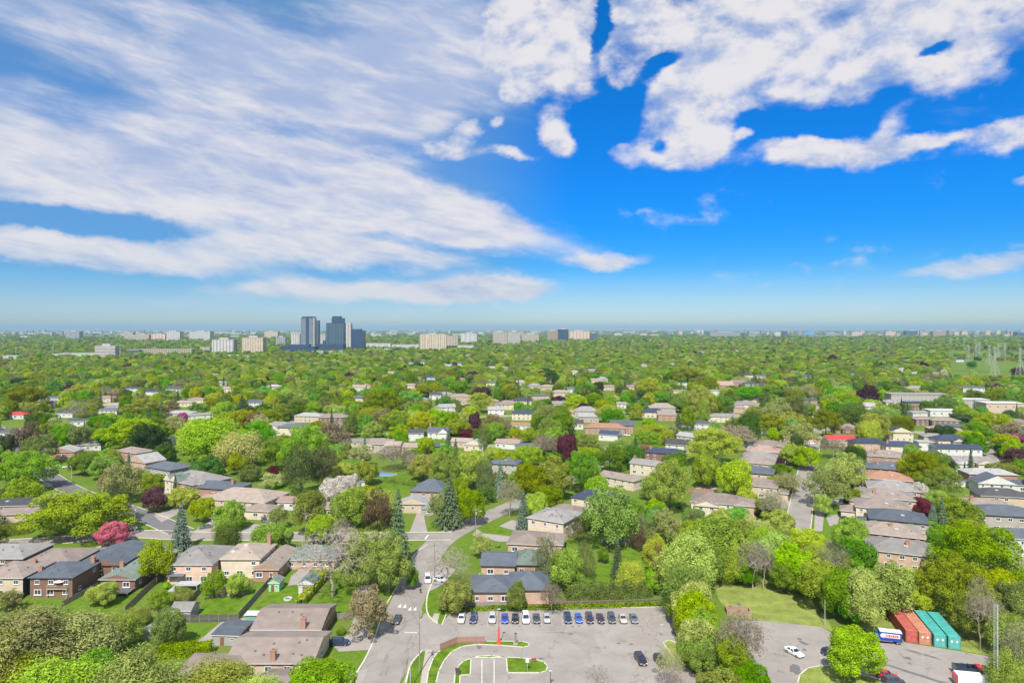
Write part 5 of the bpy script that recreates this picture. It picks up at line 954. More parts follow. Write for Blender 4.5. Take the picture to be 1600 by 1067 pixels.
fence([(195, 958), (228, 925), (262, 897)], 'brown board fence between the long gabled house and the peach house'); fence([(292, 945), (320, 920)], 'grey board fence rising from the tan-roofed shed', 'grey'); fence([(281, 972), (372, 971)], 'dark fence with pale rails behind the square lawn', 'dark', 2.0); fence([(372, 968), (405, 930), (440, 890), (455, 868)], 'long grey fence between two back lawns', 'grey')
fence([(727, 952), (800, 949)], 'grey board fence behind the left half of the parked row', 'grey'); fence([(688, 1017), (714, 1006)], 'slanting stretch of red-brown fence at the forecourt', 'red', 1.8); fence([(714, 1006), (757, 1005)], 'straight stretch of red-brown fence at the forecourt', 'red', 1.8); fence([(527, 968), (560, 966)], 'short grey fence beside the brick patio', 'grey'); fence([(1075, 770), (1120, 772)], 'brown fence behind the wide brown house', 'red', 2.2); fence([(940, 850), (990, 852), (1018, 856)], 'grey fence at the far end of the spruce lawn', 'grey', 1.8)
fence([(10, 955), (52, 920)], 'low brown fence beside the navy-walled house', 'wood', 1.6); fence([(96, 948), (152, 918)], 'pale slatted fence beside the dark brick house', 'grey', 1.5); fence([(1540, 905), (1625, 912)], 'grey fence under the big lime tree at the right', 'grey'); fence([(1432, 852), (1462, 862), (1470, 878)], 'orange-brown fence behind the first house right of the street', 'red'); fence([(1420, 818), (1438, 828), (1455, 838)], 'grey fence behind the second house right of the street', 'grey'); fence([(880, 948), (950, 945), (1045, 942)], 'dark low fence below the clipped hedge', 'dark', 1.2)
fence([(1086, 1004), (1120, 1027), (1160, 1056)], 'low dark fence between the two car parks', 'dark', .9)
def shed(px, py, w, dp, h, rc, wc, label, rot=0, axis='y', pitch=.5, door=True, cat='shed', name='garden_shed'):
    p = P(px, py); t = thing(name, label, cat, (p.x, p.y, 0), math.radians(rot)); MB().box(-w / 2, w / 2, 0, dp, 0, h, bottom=False).build('wall', WC[wc], t)
    mb, _ = roof_mb(w, dp, h, 'gable', pitch, .25, axis); mb.build('roof', [RC[rc], TRIM, WC[wc]], t)
    if door: obj('door', DOOR, t, (-w * .12, -.01, 0), 0, (.9, 1, min(1.9, h * .85)))
    o = obj('window', WIN_F, t, (w * .25, -.02, h * .62), 0, (.6, .6, .55)); obj('pane', WIN_P, o); FOOT.append((p.x, p.y, 3)); return t
shed(282, 968, 5.2, 5.0, 2.3, 'grey', 'grey', 'garden shed with taupe hip-like roof on the square lawn', 0, 'x'); shed(428, 924, 3.0, 4.2, 2.4, 'green', 'mint', 'mint green garden shed with shuttered window'); shed(478, 927, 4.2, 6.0, 2.6, 'green', 'white', 'white garden shed with grey-green roof by a hedge'); shed(569, 935, 2.6, 3.0, 2.3, 'brown', 'white', 'little white playhouse with reddish roof', 0, 'x'); shed(232, 1000, 3.2, 3, 2.2, 'grey', 'white', 'small white shed half hidden by a round tree', door=False); shed(1502, 744, 4, 3, 2.4, 'lightgrey', 'white', 'white metal shed beside the orange-red brick house', 0, 'x', .2)
shed(1492, 760, 14, 4, 2.6, 'slate', 'white', 'long low white outbuilding with slate roof', -12, 'x', .25, cat='outbuilding', name='outbuilding'); shed(352, 1008, 6.6, 8.0, 2.4, 'slate', 'grey', 'dark flat-pitched carport beside the brick bungalows', -4, 'x', .08, cat='carport', name='carport')
# glasshouse and patio set behind the brick bungalow
p = P(393, 973); t = thing('greenhouse', 'small greenhouse with pale roof and red brick end wall', 'greenhouse', (p.x, p.y, 0)); MB().box(-1.6, 1.5, 0, 2.4, 0, 2.0).build('glazing', pm('greenhouse_glass', (.20, .36, .30), rough=.2), t); MB().box(-1.9, 1.55, -.3, 2.6, 2.0, 2.15).build('roof', pm('corrugated_roof', (.55, .58, .55), var=.2), t); MB().box(1.55, 2.2, -.3, 2.6, 0, 2.5).build('end_wall', WC['brick'], t)
def chair(px, py, rot, label):
    p = P(px, py); t = thing('garden_chair', label, 'chair', (p.x, p.y, .065), rot, 'garden chairs on the patio'); MB().box(-.28, .28, -.28, .28, .40, .45).build('seat', METAL, t); MB().box(-.28, .28, .24, .29, .45, .95).build('backrest', METAL, t)
    for x in (-.25, .25):
        for y in (-.25, .25): MB().tube((x, y, 0), (x, y, .42), .025, .025, 5).build('leg', METAL, t)
chair(366, 978, .4, 'garden chair nearest the rail fence on the patio'); chair(372, 982, 2.2, 'garden chair in front of the small greenhouse'); chair(377, 976, 4.0, 'garden chair between the greenhouse and the fence corner')
# decks at the backs of the two nearest houses
def deck(px, py, w, dp, h, mat, label, rail=True, rot=0, steps=False):
    p = P(px, py); t = thing('wooden_deck', label, 'deck', (p.x, p.y, 0), math.radians(rot)); n = int(w / .3)
    for k in range(int(dp / .45)): MB().box(-w / 2, w / 2, k * .45 + .015, (k + 1) * .45 - .015, h - .06, h).build('plank', mat, t)
    for x in (-w / 2 + .1, w / 2 - .1):
        for y in (.1, dp - .1): MB().box(x - .07, x + .07, y - .07, y + .07, 0, h - .06).build('post', mat, t)
    if rail:
        m = MB(); m.box(-w / 2, w / 2, 0, .06, h + .9, h + .98)
        for k in range(int(w / .5) + 1): m.box(-w / 2 + k * .5 - .02, -w / 2 + k * .5 + .02, 0, .05, h, h + .9)
        for x in (-w / 2, w / 2): m.box(x - .03, x + .03, 0, dp, h + .9, h + .98)
        m.build('railing', mat, t)
    if steps:
        for k in range(5): MB().box(-w / 2 - .4 - .32 * k - .16, -w / 2 - .4 - .32 * k + .16, .2, 1.5, 0, h - .06 - (k + 1) * h / 6).build('step', mat, t)
    return t
deck(88, 935, 5.6, 4.2, 2.6, pm('deck_pale', (.46, .38, .32), var=.15), 'raised deck on posts behind the dark brick house'); deck(181, 932, 6.4, 5, .9, pm('deck_dark', (.13, .12, .13), var=.2), 'dark deck in front of the glazed gable'); deck(290, 924, 6.5, 4.0, 1.7, pm('deck_white', (.44, .46, .47), var=.1), 'pale grey deck with steps behind the peach house', steps=True)
p = P(94, 918, 2.6); t = thing('garden_parasol', 'pale round parasol on the raised deck', 'parasol', (p.x, p.y, 2.6)); m = MB()
for k in range(10):
    a, b = 2 * math.pi * k / 10, 2 * math.pi * (k + 1) / 10; m.quad([(0, 0, 2.5), (1.6 * math.cos(a), 1.6 * math.sin(a), 1.9), (1.6 * math.cos(b), 1.6 * math.sin(b), 1.9)])
m.build('canopy', pm('canvas', (.55, .54, .52)), t); MB().tube((0, 0, 0), (0, 0, 2.45), .03, .03, 6).build('pole', METAL, t)
p = P(277, 900, 2.2); t = thing('awning', 'slate-coloured awning over the peach house terrace', 'awning', (p.x, p.y, 0)); MB().quad([(-2.4, -2.0, 2.9), (2.6, -2.0, 2.9), (2.6, 2.0, 3.5), (-2.4, 2.0, 3.5)]).quad([(-2.4, -2.0, 2.86), (-2.4, 2.0, 3.46), (2.6, 2.0, 3.46), (2.6, -2.0, 2.86)]).build('canopy', pm('awning_cloth', (.13, .16, .20)), t)
for x in (-2.3, 2.5): MB().tube((x, -1.9, 0), (x, -1.9, 2.88), .04, .04, 6).build('post', METAL, t)
# hedges
def hedge(pts, w, h, label, lf='mid', seed=1, dens=26, name='hedge'):
    rng = np.random.default_rng(seed); q = [P(*p) for p in pts]; Pn = []; Nn = []
    for a, b in zip(q, q[1:]):
        d = (b - a); L = d.length; n = int(L * (w + 2 * h) * dens); s = rng.random(n); k = rng.random(n) * (w + 2 * h)
        ax = np.array([-d.y / L, d.x / L, 0]); base = np.array(a)[None] + s[:, None] * np.array(d)[None]
        off = np.where(k < h, -w / 2, np.where(k < h + w, k - h - w / 2, w / 2)); z = np.where(k < h, k, np.where(k < h + w, h, h - (k - h - w)))
        jit = rng.normal(size=(n, 3)) * .10; p_ = base + ax[None] * off[:, None] + np.array([0, 0, 1])[None] * z[:, None] + jit; p_[:, 2] = np.clip(p_[:, 2], .05, None) * (1 + .08 * np.sin(s * L * 1.3 + seed))
        nr = ax[None] * np.sign(off)[:, None] * np.where((k < h) | (k > h + w), 1, .1)[:, None] + np.array([0, 0, 1])[None] * np.where((k > h) & (k < h + w), 1, .25)[:, None] + rng.normal(size=(n, 3)) * .5
        Pn.append(p_ - np.array(q[0])[None]); Nn.append(nr)
    Pn = np.vstack(Pn); Nn = np.vstack(Nn); t = thing(name, label, 'hedge', (q[0].x, q[0].y, 0)); o = obj('foliage', leaves('hedge_foliage', Pn, Nn, .34 * rng.uniform(.6, 1.3, len(Pn)), .8, rng=rng), t); setmat(o, LF[lf])
    m = MB()
    for a, b in zip(q, q[1:]):
        d = b - a; n = max(1, int(d.length / 1.5))
        for k in range(n): c = a + d * ((k + .5) / n) - q[0]; m.tube((c.x, c.y, 0), (c.x, c.y, h * .8), .06, .03, 5)
    m.build('stems', BARK, t); return t
hedge([(884, 936), (960, 934), (1018, 931)], 2.6, 4.2, 'long tall clipped hedge above the parked row', 'mid', 3, 34); hedge([(238, 1026), (330, 1022)], 3.0, 2.6, 'bright green clipped hedge left of the carport', 'lime', 4, 34); hedge([(468, 948), (510, 900)], 2.0, 2.2, 'yellow-green hedge between the white shed and the striped lawn', 'gold', 5, 34); hedge([(0, 838), (45, 832)], 4, 4, 'olive hedge at the left edge above grey roofs', 'olive', 6); hedge([(420, 768), (455, 755)], 2, 2.4, 'trimmed green hedge left of the dark pines', 'green', 7); hedge([(600, 752), (650, 760)], 1.6, 2.0, 'curved olive hedge beside the pool lawn', 'olive', 8); hedge([(640, 688), (700, 690)], 2, 1.5, 'low green hedge by the white steep-gabled house', 'green', 9); hedge([(566, 681), (600, 684)], 2, 1.6, 'low hedge in front of the stone brown-gabled house', 'green', 10); hedge([(800, 672), (850, 668)], 2, 2.2, 'green hedge below the orange-roofed garage', 'mid', 12)
hedge([(700, 951), (726, 953), (800, 952), (890, 950), (1040, 945)], 1.8, .8, 'low strip of weeds and shrubs along the top of the car park', 'lime', 11, 26, 'shrub_border')
# rocks bordering the round flower bed
for k in range(22):
    u = k / 21; px = 326 + 56 * u; py = 933 - 3 * math.sin(u * 3.1) - 14 * max(0, u - .6); p = P(px, py); m = MB(); s = R.uniform(.28, .5)
    base = [(s * math.cos(a) * R.uniform(.8, 1.1), s * math.sin(a) * R.uniform(.8, 1.1)) for a in [6.283 * i / 7 for i in range(7)]]
    m.quad([(x * .6, y * .6, s * .8) for x, y in base])
    for i in range(7): a, b = base[i], base[(i + 1) % 7]; m.quad([(a[0], a[1], 0), (b[0], b[1], 0), (b[0] * .6, b[1] * .6, s * .8), (a[0] * .6, a[1] * .6, s * .8)])
    tag(m.build('garden_rock', pm('rock', (.27, .25, .235), var=.3), None, (p.x, p.y, .05)), 'pale rock edging the curved flower bed of the cream house', 'rock', 'rocks edging the curved flower bed')
# pool, fountain ring, brick ruin
t = thing('swimming_pool', 'kidney-shaped blue swimming pool in a back garden', 'pool', tuple(P(597, 741)))
m = MB(); c = MB(); pr = []
for k in range(24):
    a = 6.2832 * k / 24; r = 1 + .18 * math.cos(2 * a + .6); pr.append((6.0 * r * math.cos(a), 4.2 * r * math.sin(a)))
m.quad([(x, y, .12) for x, y in pr]).build('water', pm('pool_water', (.02, .22, .52), rough=.08, var=.25, spec=.5), t)
for k in range(24):
    a, b = pr[k], pr[(k + 1) % 24]; c.quad([(a[0], a[1], .2), (b[0], b[1], .2), (b[0] * 1.12, b[1] * 1.12, .2), (a[0] * 1.12, a[1] * 1.12, .2)]); c.quad([(a[0] * 1.12, a[1] * 1.12, .2), (b[0] * 1.12, b[1] * 1.12, .2), (b[0] * 1.12, b[1] * 1.12, 0), (a[0] * 1.12, a[1] * 1.12, 0)])
c.build('coping', M_CONC, t)
t = thing('fire_pit', 'round stone fire pit on the mown back lawn', 'fire pit', tuple(P(450, 936)))
for k in range(14):
    a = 6.2832 * k / 14; MB().box(-.28, .28, -.18, .18, 0, .4, 0, Matrix.Translation((1.0 * math.cos(a), 1.0 * math.sin(a), 0)) @ Matrix.Rotation(a + 1.57, 4, 'Z')).build('stone', pm('fire_pit_stone', (.58, .56, .54)), t)
MB().quad([(.8 * math.cos(6.2832 * k / 12), .8 * math.sin(6.2832 * k / 12), .08) for k in range(12)]).build('ash_bed', pm('ash', (.08, .08, .08)), t)
p = P(1155, 962); t = thing('brick_ruin', 'low orange-brown brick enclosure at the edge of the grass field', 'brick enclosure', (p.x, p.y, 0), -.12); OB = pm('old_brick', (.34, .24, .17), var=.3)
MB().box(-2.8, 2.8, 0, .3, 0, 1.3).build('front_wall', OB, t); MB().box(-2.8, 2.8, 2.9, 3.2, 0, 1.5).build('back_wall', OB, t); MB().box(-3.1, -2.8, 0, 3.2, 0, 1.4).build('side_wall', OB, t); MB().box(2.8, 3.1, 0, 3.2, 0, 1.4).build('side_wall', OB, t); MB().box(.2, 1.0, 3.2, 3.6, 0, 2.1).build('chimney_stub', METAL, t)
# ------------------------------------------------------------------ poles, lamps, signs
POLE = pm('utility_pole', (.27, .235, .20), var=.2, scale=2); STEEL = pm('galvanised_steel', (.55, .56, .57), rough=.5, metal=.3, var=.1)
def upole(px, py, h, label, arm=True, lamp=False, concrete=False, r=.15):
    p = P(px, py); t = thing('utility_pole', label, 'utility pole', (p.x, p.y, 0), R.uniform(-.2, .2), 'utility poles'); MB().tube((0, 0, 0), (0, 0, h), r, r * .7, 8, 0, True).build('pole', STEEL if concrete else POLE, t)
    if arm:
        MB().box(-1.1, 1.1, -.07, .07, h - .9, h - .75).build('crossarm', POLE, t)
        for x in (-1.0, -.4, .4, 1.0): MB().tube((x, 0, h - .75), (x, 0, h - .5), .05, .03, 6).build('insulator', STEEL, t)
    if lamp:
        MB().tube((0, 0, h - 1.8), (1.8, 0, h - 1.2), .05, .04, 6).build('lamp_arm', STEEL, t); MB().box(1.6, 2.3, -.15, .15, h - 1.3, h - 1.12).build('lamp_head', STEEL, t)
    if py > 800: MB().tube((.28, 0, h - 2.6), (.28, 0, h - 1.7), .22, .22, 8, 0, True).build('transformer', STEEL, t)
    return t
PL = {}
for k, a in dict(a=(655.5, 1052, 13.5, 'tall wooden utility pole beside the forecourt pavement'), b=(608, 925, 11, 'utility pole in front of the olive maple by the road'), c=(477, 845, 10.5, 'utility pole on the left street behind the bare tree'), d=(743, 843, 11.5, 'utility pole on the bend of the road'), e=(331, 850, 10, 'utility pole behind the peach house roof'), f=(211, 834, 11, 'utility pole beside the pink blossom'), g=(61, 757, 9, 'pale pole at the dark road on the left'), h=(112, 748, 6, 'short pale pole across the dark road'), i=(679, 905, 11, 'utility pole among bare branches right of the road')).items():
    PL[k] = upole(*a, arm=k not in 'gh', lamp=k in 'dcg', concrete=k in 'gh')
def wire(a, b, za, zb, label, sag=.8):
    A = Vector((a[0], a[1], za)); B = Vector((b[0], b[1], zb)); m = MB(); pr = None; n = 10
    for k in range(n + 1):
        u = k / n; p_ = A.lerp(B, u) - Vector((0, 0, sag * 4 * u * (1 - u)))
        if pr is not None: m.tube(pr - A, p_ - A, .022, .022, 4)
        pr = p_
    tag(m.build('overhead_wire', pm('wire', (.03, .03, .03)), None, A), label, 'wire', 'overhead wires')
L_ = lambda k: PL[k].location
wire(L_('a'), (-58, 128), 12.5, 7, 'thin wire crossing the road at the bottom'); wire(L_('a'), L_('b'), 13, 10.5, 'wire between the forecourt pole and the next pole up the road'); wire(L_('b'), L_('i'), 10.3, 10.3, 'wire crossing the road between two poles'); wire(L_('c'), L_('e'), 9.8, 9.4, 'wire along the left street over the peach house'); wire(L_('c'), L_('d'), 9.8, 10.8, 'wire from the bare tree to the bend of the road'); wire(L_('e'), L_('f'), 9.4, 10.4, 'wire from the peach house to the pink blossom')
def lamp_post(px, py, h, label, base=None, head=True, name='lamp_post', mat=None):
    p = P(px, py); t = thing(name, label, 'lamp post', (p.x, p.y, .05), 0, None); MB().tube((0, 0, 0), (0, 0, h), .09, .06, 8, 0, True).build('pole', mat or TRIM_D, t)
    if head: MB().box(-.35, .35, -.22, .22, h, h + .14).build('lamp_head', STEEL, t)
    if base:
        MB().tube((0, 0, 1.0), (0, 0, base), .26, .22, 10, 0, True).build('sleeve', pm('red_sleeve', (.72, .09, .04)), t); MB().tube((0, 0, 0), (0, 0, 1.0), .55, .50, 12, 0, True).build('plinth', pm('red_plinth', (.75, .12, .06)), t)
lamp_post(779.5, 1006.5, 8.3, 'parking lamp post with bright red sleeve and plinth', 3.9); lamp_post(1034, 998, 3.4, 'short lamp post at the right island of the car park', mat=STEEL); lamp_post(860, 1072, 3.2, 'dark double lamp post at the bottom of the car park'); lamp_post(1289, 977, 6.5, 'slim pole at the corner of the right-hand car park', head=False, mat=STEEL); lamp_post(641, 1076, 8.5, 'slim pale pole on the verge at the bottom', mat=STEEL, head=False)
def sign(px, py, h, w, hh, col, label, post=STEEL, text=None):
    p = P(px, py); t = thing('sign', label, 'sign', (p.x, p.y, .13)); MB().tube((0, 0, 0), (0, 0, h), .05, .05, 6).build('post', post, t); b = MB().box(-w / 2, w / 2, -.1, -.05, h - hh, h).build('board', col, t)
sign(824, 1049, 2.9, .75, .95, VW, 'white notice board on the long grass island'); sign(834, 1036, 1.1, 1.1, .5, pm('sign_red', (.40, .05, .05)), 'small dark red sign on the long grass island'); p = P(805.5, 1007); t = thing('wooden_post', 'thick brown wooden post on the grass strip', 'post', (p.x, p.y, .13)); MB().box(-.25, .25, -.2, .2, 0, 2.6).build('post', WOOD, t); MB().box(-.5, .5, -.4, .4, 0, .35).build('foot', M_CONC, t); MB().box(-.3, .3, -.25, .25, 2.6, 2.7).build('cap', TRIM_D, t)
p = P(715, 1053); t = thing('waste_bin', 'black waste bin at the forecourt corner', 'bin', (p.x, p.y, .13)); MB().box(-.45, .45, -.35, .35, 0, 1.0).build('body', TRIM_D, t); MB().box(-.5, .5, -.4, .4, 1.0, 1.15).build('lid', TRIM_D, t)
# lattice mast at the lower right
p = P(1557, 1090); t = thing('lattice_mast', 'slender pale lattice mast in the lower right corner', 'mast', (p.x, p.y, 0), .3); hm = ztop(p.y, 944); a = .42; legs = [(a * math.cos(k * 2.0944), a * math.sin(k * 2.0944)) for k in range(3)]
for x, y in legs: MB().tube((x, y, 0), (x, y, hm), .045, .045, 6).build('leg', STEEL, t)
m = MB(); n = int(hm / .55)
for k in range(n):
    z0, z1 = hm * k / n, hm * (k + 1) / n
    for i in range(3):
        A, B = legs[i], legs[(i + 1) % 3]; m.tube((*A, z0), (*B, z1), .022, .022, 4); m.tube((*A, z1), (*B, z1), .02, .02, 4)
m.build('bracing', STEEL, t)
# a person walking on the driveway apron beside the road
p = P(657, 927); t = thing('person', 'person in dark clothes standing at the kerb of the road', 'person', (p.x, p.y, .05), .5)
def skin_mesh(name, V, E, rad, mat):
    me = bpy.data.meshes.new(name); me.from_pydata(V, E, []); me.materials.append(mat); o = obj(name, me, t); md = o.modifiers.new('Skin', 'SKIN'); md.use_smooth_shade = True
    for i, r in enumerate(rad): me.skin_vertices[0].data[i].radius = (r, r)
    me.skin_vertices[0].data[0].use_root = True; o.modifiers.new('Subsurf', 'SUBSURF').render_levels = 1; return o
V = [(0, 0, .95), (0, 0, 1.2), (0, 0, 1.42), (0, 0, 1.52), (0, -.02, 1.66), (.2, 0, 1.40), (.27, .05, 1.12), (.26, -.08, .88), (-.2, 0, 1.40), (-.27, -.02, 1.12), (-.25, -.14, .90), (.1, 0, .90), (.11, -.12, .50), (.11, -.06, .08), (.11, -.22, .05), (-.1, 0, .90), (-.11, .08, .50), (-.11, .22, .10), (-.11, .10, .05)]
E = [(0, 1), (1, 2), (2, 3), (3, 4), (2, 5), (5, 6), (6, 7), (2, 8), (8, 9), (9, 10), (0, 11), (11, 12), (12, 13), (13, 14), (0, 15), (15, 16), (16, 17), (17, 18)]
rad = [.14, .13, .15, .06, .105, .055, .045, .038, .055, .045, .038, .085, .06, .045, .04, .085, .06, .045, .04]
skin_mesh('body', V, E, rad, pm('skin', (.45, .28, .20)))
skin_mesh('jacket', [V[i] for i in (1, 0, 2, 5, 6, 7, 8, 9, 10)], [(0, 1), (0, 2), (2, 3), (3, 4), (4, 5), (2, 6), (6, 7), (7, 8)], [.16, .17, .175, .075, .062, .05, .075, .062, .05], pm('dark_jacket', (.03, .035, .03)))
skin_mesh('trousers', [V[i] for i in (0, 11, 12, 13, 15, 16, 17)], [(0, 1), (1, 2), (2, 3), (0, 4), (4, 5), (5, 6)], [.16, .10, .075, .06, .10, .075, .06], pm('dark_trousers', (.02, .022, .03)))
skin_mesh('hair', [(0, .02, 1.74), (0, .05, 1.66)], [(0, 1)], [.10, .09], pm('dark_hair', (.02, .015, .012)))
# ------------------------------------------------------------------ far towers and blocks: placed by where their foot shows
def tower(x0, x1, yt, yb, mat, label, cap=None, dp=None, rot=0.0, capm=None, cat='apartment block', name='apartment_block', side=None, split=0):
    y = CAM_H * FPX / (yb - Y0); w = (x1 - x0) / FPX * y; h = ztop(y, yt); dp = dp or max(14, w * .45); xc = ((x0 + x1) / 2 - CX) / FPX * y
    t = thing(name, label, cat, (xc, y, 0), rot); capm = capm or pm('plant_room', (.40, .39, .38))
    MB().box(-w / 2, w / 2, 0, dp, 0, h, bottom=False).build('wall', mat, t)
    MB().box(-w / 2 - .3, w / 2 + .3, -.3, dp + .3, h, h + .9).build('parapet', capm, t)
    if cap:
        a, b, hh = cap; MB().box(-w / 2 + a * w, -w / 2 + b * w, dp * .2, dp * .8, h + .9, h + .9 + hh).build('plant_room', capm, t)
    if side: # broad piers
        n, pmx = side
        for k in range(n + 1):
            x = -w / 2 + w * k / n; MB().box(x - w * .012, x + w * .012, -.8, 0, 0, h).build('pier', pmx, t)
    return t, w, h, dp
WHP = pm('pier_white', (.55, .53, .50)); CRP = pm('pier_cream', (.54, .47, .37)); BLU = pm('pier_blue', (.04, .075, .14))
F_glass = facade('glass_curtain', (.075, .105, .15), (.018, .045, .10), 3.0, 6, .75, .85); F_teal = facade('glass_teal', (.13, .18, .22), (.018, .055, .10), 3.0, 5, .7, .8); F_band = facade('banded_grey', (.30, .33, .36), (.05, .08, .12), 3.1, 60, .55, 1.0); F_cream = facade('cream_slab', (.52, .44, .34), (.22, .17, .13), 2.9, 7, .55, .45); F_beige = facade('beige_slab', (.42, .37, .31), (.16, .14, .13), 2.9, 6, .55, .5); F_white = facade('white_slab', (.50, .485, .46), (.12, .13, .15), 2.9, 9, .6, .35); F_brown = facade('brown_slab', (.36, .27, .21), (.12, .11, .11), 2.9, 5, .5, .5); F_off = facade('office_bands', (.56, .53, .48), (.08, .10, .12), 3.6, 90, .45, 1.0); F_grey = facade('grey_slab', (.30, .31, .34), (.12, .14, .18), 3, 8, .5, .6); F_dark = facade('dark_slab', (.08, .11, .15), (.05, .10, .16), 3, 5, .6, .7); F_low = facade('low_flats', (.45, .36, .28), (.10, .10, .10), 3.0, 6, .55, .6); F_pale = facade('pale_far', (.50, .48, .46), (.30, .33, .38), 6, 22, .5, .6); F_rose = facade('rose_far', (.60, .44, .34), (.30, .25, .24), 6, 20, .5, .5)
# the glass cluster
t, w, h, dp = tower(470, 491, 497, 549, F_band, 'tall glass tower with blue centre strip, left of the cluster', (.05, .95, 4.5), 26, capm=BLU, cat='tower', name='glass_tower')
MB().box(-w * .12, w * .10, -.5, 0, 0, h).build('glass_strip', F_glass, t); MB().box(w * .46, w * .5 + .4, -.6, dp, 0, h + 2).build('white_fin', WHP, t)
tower(491, 497.5, 501, 546, F_dark, 'narrow dark slab just right of the left glass tower', None, 20, cat='tower', name='office_tower'); tower(494, 497.8, 506, 545, F_white, 'slim white tower wedge between the glass towers', None, 20, cat='tower', name='office_tower')
t, w, h, dp = tower(509.5, 537, 505, 549, F_teal, 'broad blue glass tower, tallest of the cluster', None, 30, capm=BLU, cat='tower', name='glass_tower')
MB().box(-w * .20, w * .46, 4, dp - 2, h + .9, h + 17).build('upper_storeys', F_glass, t); MB().box(-w * .18, w * .28, 6, dp - 4, h + 17, h + 23).build('crown', BLU, t)
for k in range(1, 7): MB().box(-w / 2 + w * k / 7 - .35, -w / 2 + w * k / 7 + .35, -.4, 0, 0, h).build('mullion', BLU, t)
t, w, h, dp = tower(538.5, 548, 507, 547, F_white, 'cream-white apartment tower between two blue glass towers', (.1, .95, 5), 26, cat='tower', name='apartment_tower', side=(2, CRP))
t, w, h, dp = tower(548.5, 568.5, 517, 550, F_glass, 'shorter dark blue glass tower at the right of the cluster', (.05, .75, 5), 28, capm=BLU, cat='tower', name='glass_tower')
for k in range(1, 5): MB().box(-w / 2 + w * k / 5 - .35, -w / 2 + w * k / 5 + .35, -.4, 0, 0, h).build('mullion', BLU, t)
t, w, h, dp = tower(438, 492, 542, 553, F_glass, 'long low dark blue glass podium left of the towers', (.15, .8, 6), 40, capm=BLU, cat='office building', name='office_building'); tower(492, 536, 538, 551, F_glass, 'low blue glass podium between the towers', None, 40, capm=BLU, cat='office building', name='office_building')
tower(455, 468, 522, 545, F_white, 'pinkish white striped block behind the podium', None, 16, side=(4, CRP)); tower(498, 509, 522, 545, F_white, 'striped white block between the two glass towers', None, 16, side=(3, BLU))
tower(657, 697, 522.5, 550, F_cream, 'big cream slab block with vertical piers', (.4, .6, 4), 30, side=(8, CRP)); tower(696, 715, 525, 547, F_beige, 'beige wing right of the big cream slab', None, 30, side=(4, CRP))
for a in ((103, 124, 518, 531, F_grey, 'grey slab block alone far left on the horizon'), (194, 208, 520, 532, F_beige, 'pale narrow block left of the long beige slabs'), (208, 233, 523, 533, F_beige, 'long beige slab left of centre of the far row'), (236, 258, 522, 533, F_rose, 'rose-beige slab in the far row'), (260, 281, 518, 534, F_white, 'white block with dark stripes, left of a pair'), (296, 328, 518, 533, F_white, 'white block with dark stripes, right of a pair'), (148, 180, 541, 562, F_off, 'white banded office block standing above the trees at the left'), (331, 365, 531, 555, F_white, 'white block with a blue-grey corner'), (378, 411, 528, 555, F_cream, 'cream block with brown top storeys'), (413, 434, 518, 529, F_cream, 'yellowish block far behind the cream one'), (431, 446, 527, 541, F_grey, 'grey cube block left of the podium'),
          (720, 745, 521, 538, F_pale, 'pale greenish block right of the big cream slab'), (770, 792, 519, 540, F_beige, 'beige double block, left half'), (793, 813, 518.5, 540, F_off, 'banded pinkish block beside the beige one'), (815, 842, 522, 536, F_beige, 'low beige block left of the brown slab'), (855, 872, 517, 534, F_brown, 'brown slab block left of the blue glass block'), (872, 888, 514.5, 534.5, F_glass, 'single blue glass block right of centre'), (889, 921, 517.5, 533, F_rose, 'rose-coloured slab right of the blue glass block'), (922, 933, 520.5, 532.5, F_dark, 'small black and white block right of the rose slab'),
          (1089, 1094, 515.5, 524, F_pale, 'left of two small far towers'), (1096, 1099.5, 515.5, 524, F_pale, 'right of two small far towers'), (1109, 1158, 519, 527.5, F_grey, 'long violet-grey far building'), (1158, 1163, 519.5, 528, F_dark, 'dark far block at the end of the violet building'), (1170, 1181, 519, 528, F_grey, 'far grey-white block right of the violet building'), (1210, 1220, 519, 527, F_pale, 'pale far block left of a dark slim tower'), (1223, 1230.5, 517, 527.5, F_dark, 'dark slim far tower left of the dome'), (1290, 1310, 520.5, 526.5, F_grey, 'low dark far block right of the dome'), (1331, 1347, 519, 526.5, F_rose, 'brick-coloured far block right of the dome'), (1384, 1400, 518.5, 527, F_rose, 'pale rose far block with two bays'), (1416, 1434, 517, 526, F_teal, 'teal glass far block'), (1434, 1446, 519, 526, F_rose, 'rose far block beside the teal one'), (1458, 1477, 517.5, 527, F_brown, 'brownish far block with white edge'), (1483, 1499, 516.5, 525, F_brown, 'stepped brown far block'), (1503, 1512, 518, 525, F_rose, 'thin rose far block'), (1540, 1547, 517.5, 525, F_rose, 'first small rose far tower before the right edge'), (1557, 1563, 516.5, 524.5, F_rose, 'second small rose far tower before the right edge'), (1572, 1579, 517.5, 525, F_rose, 'third small rose far tower before the right edge'), (1590, 1612, 519, 527, F_dark, 'dark far block at the right edge'), (960, 972, 521, 526, F_pale, 'small white far block near the middle of the horizon'), (1000, 1012, 521.5, 526, F_rose, 'small rose far block near the middle of the horizon'), (1060, 1066, 519, 525, F_rose, 'tiny rose far tower left of the pair'), (735, 742, 518, 524, F_grey, 'far blue-grey stub on the horizon above the pale block')):
    tower(*a, cap=(.3, .7, 5))
tower(218, 300, 546, 557.5, F_low, 'long low brown and white flats above the trees at the left', None, 16); tower(197, 217, 547, 558, F_dark, 'dark low block left of the long flats', None, 16); tower(312, 328, 543, 551, F_off, 'small white low block right of the long flats', None, 16)
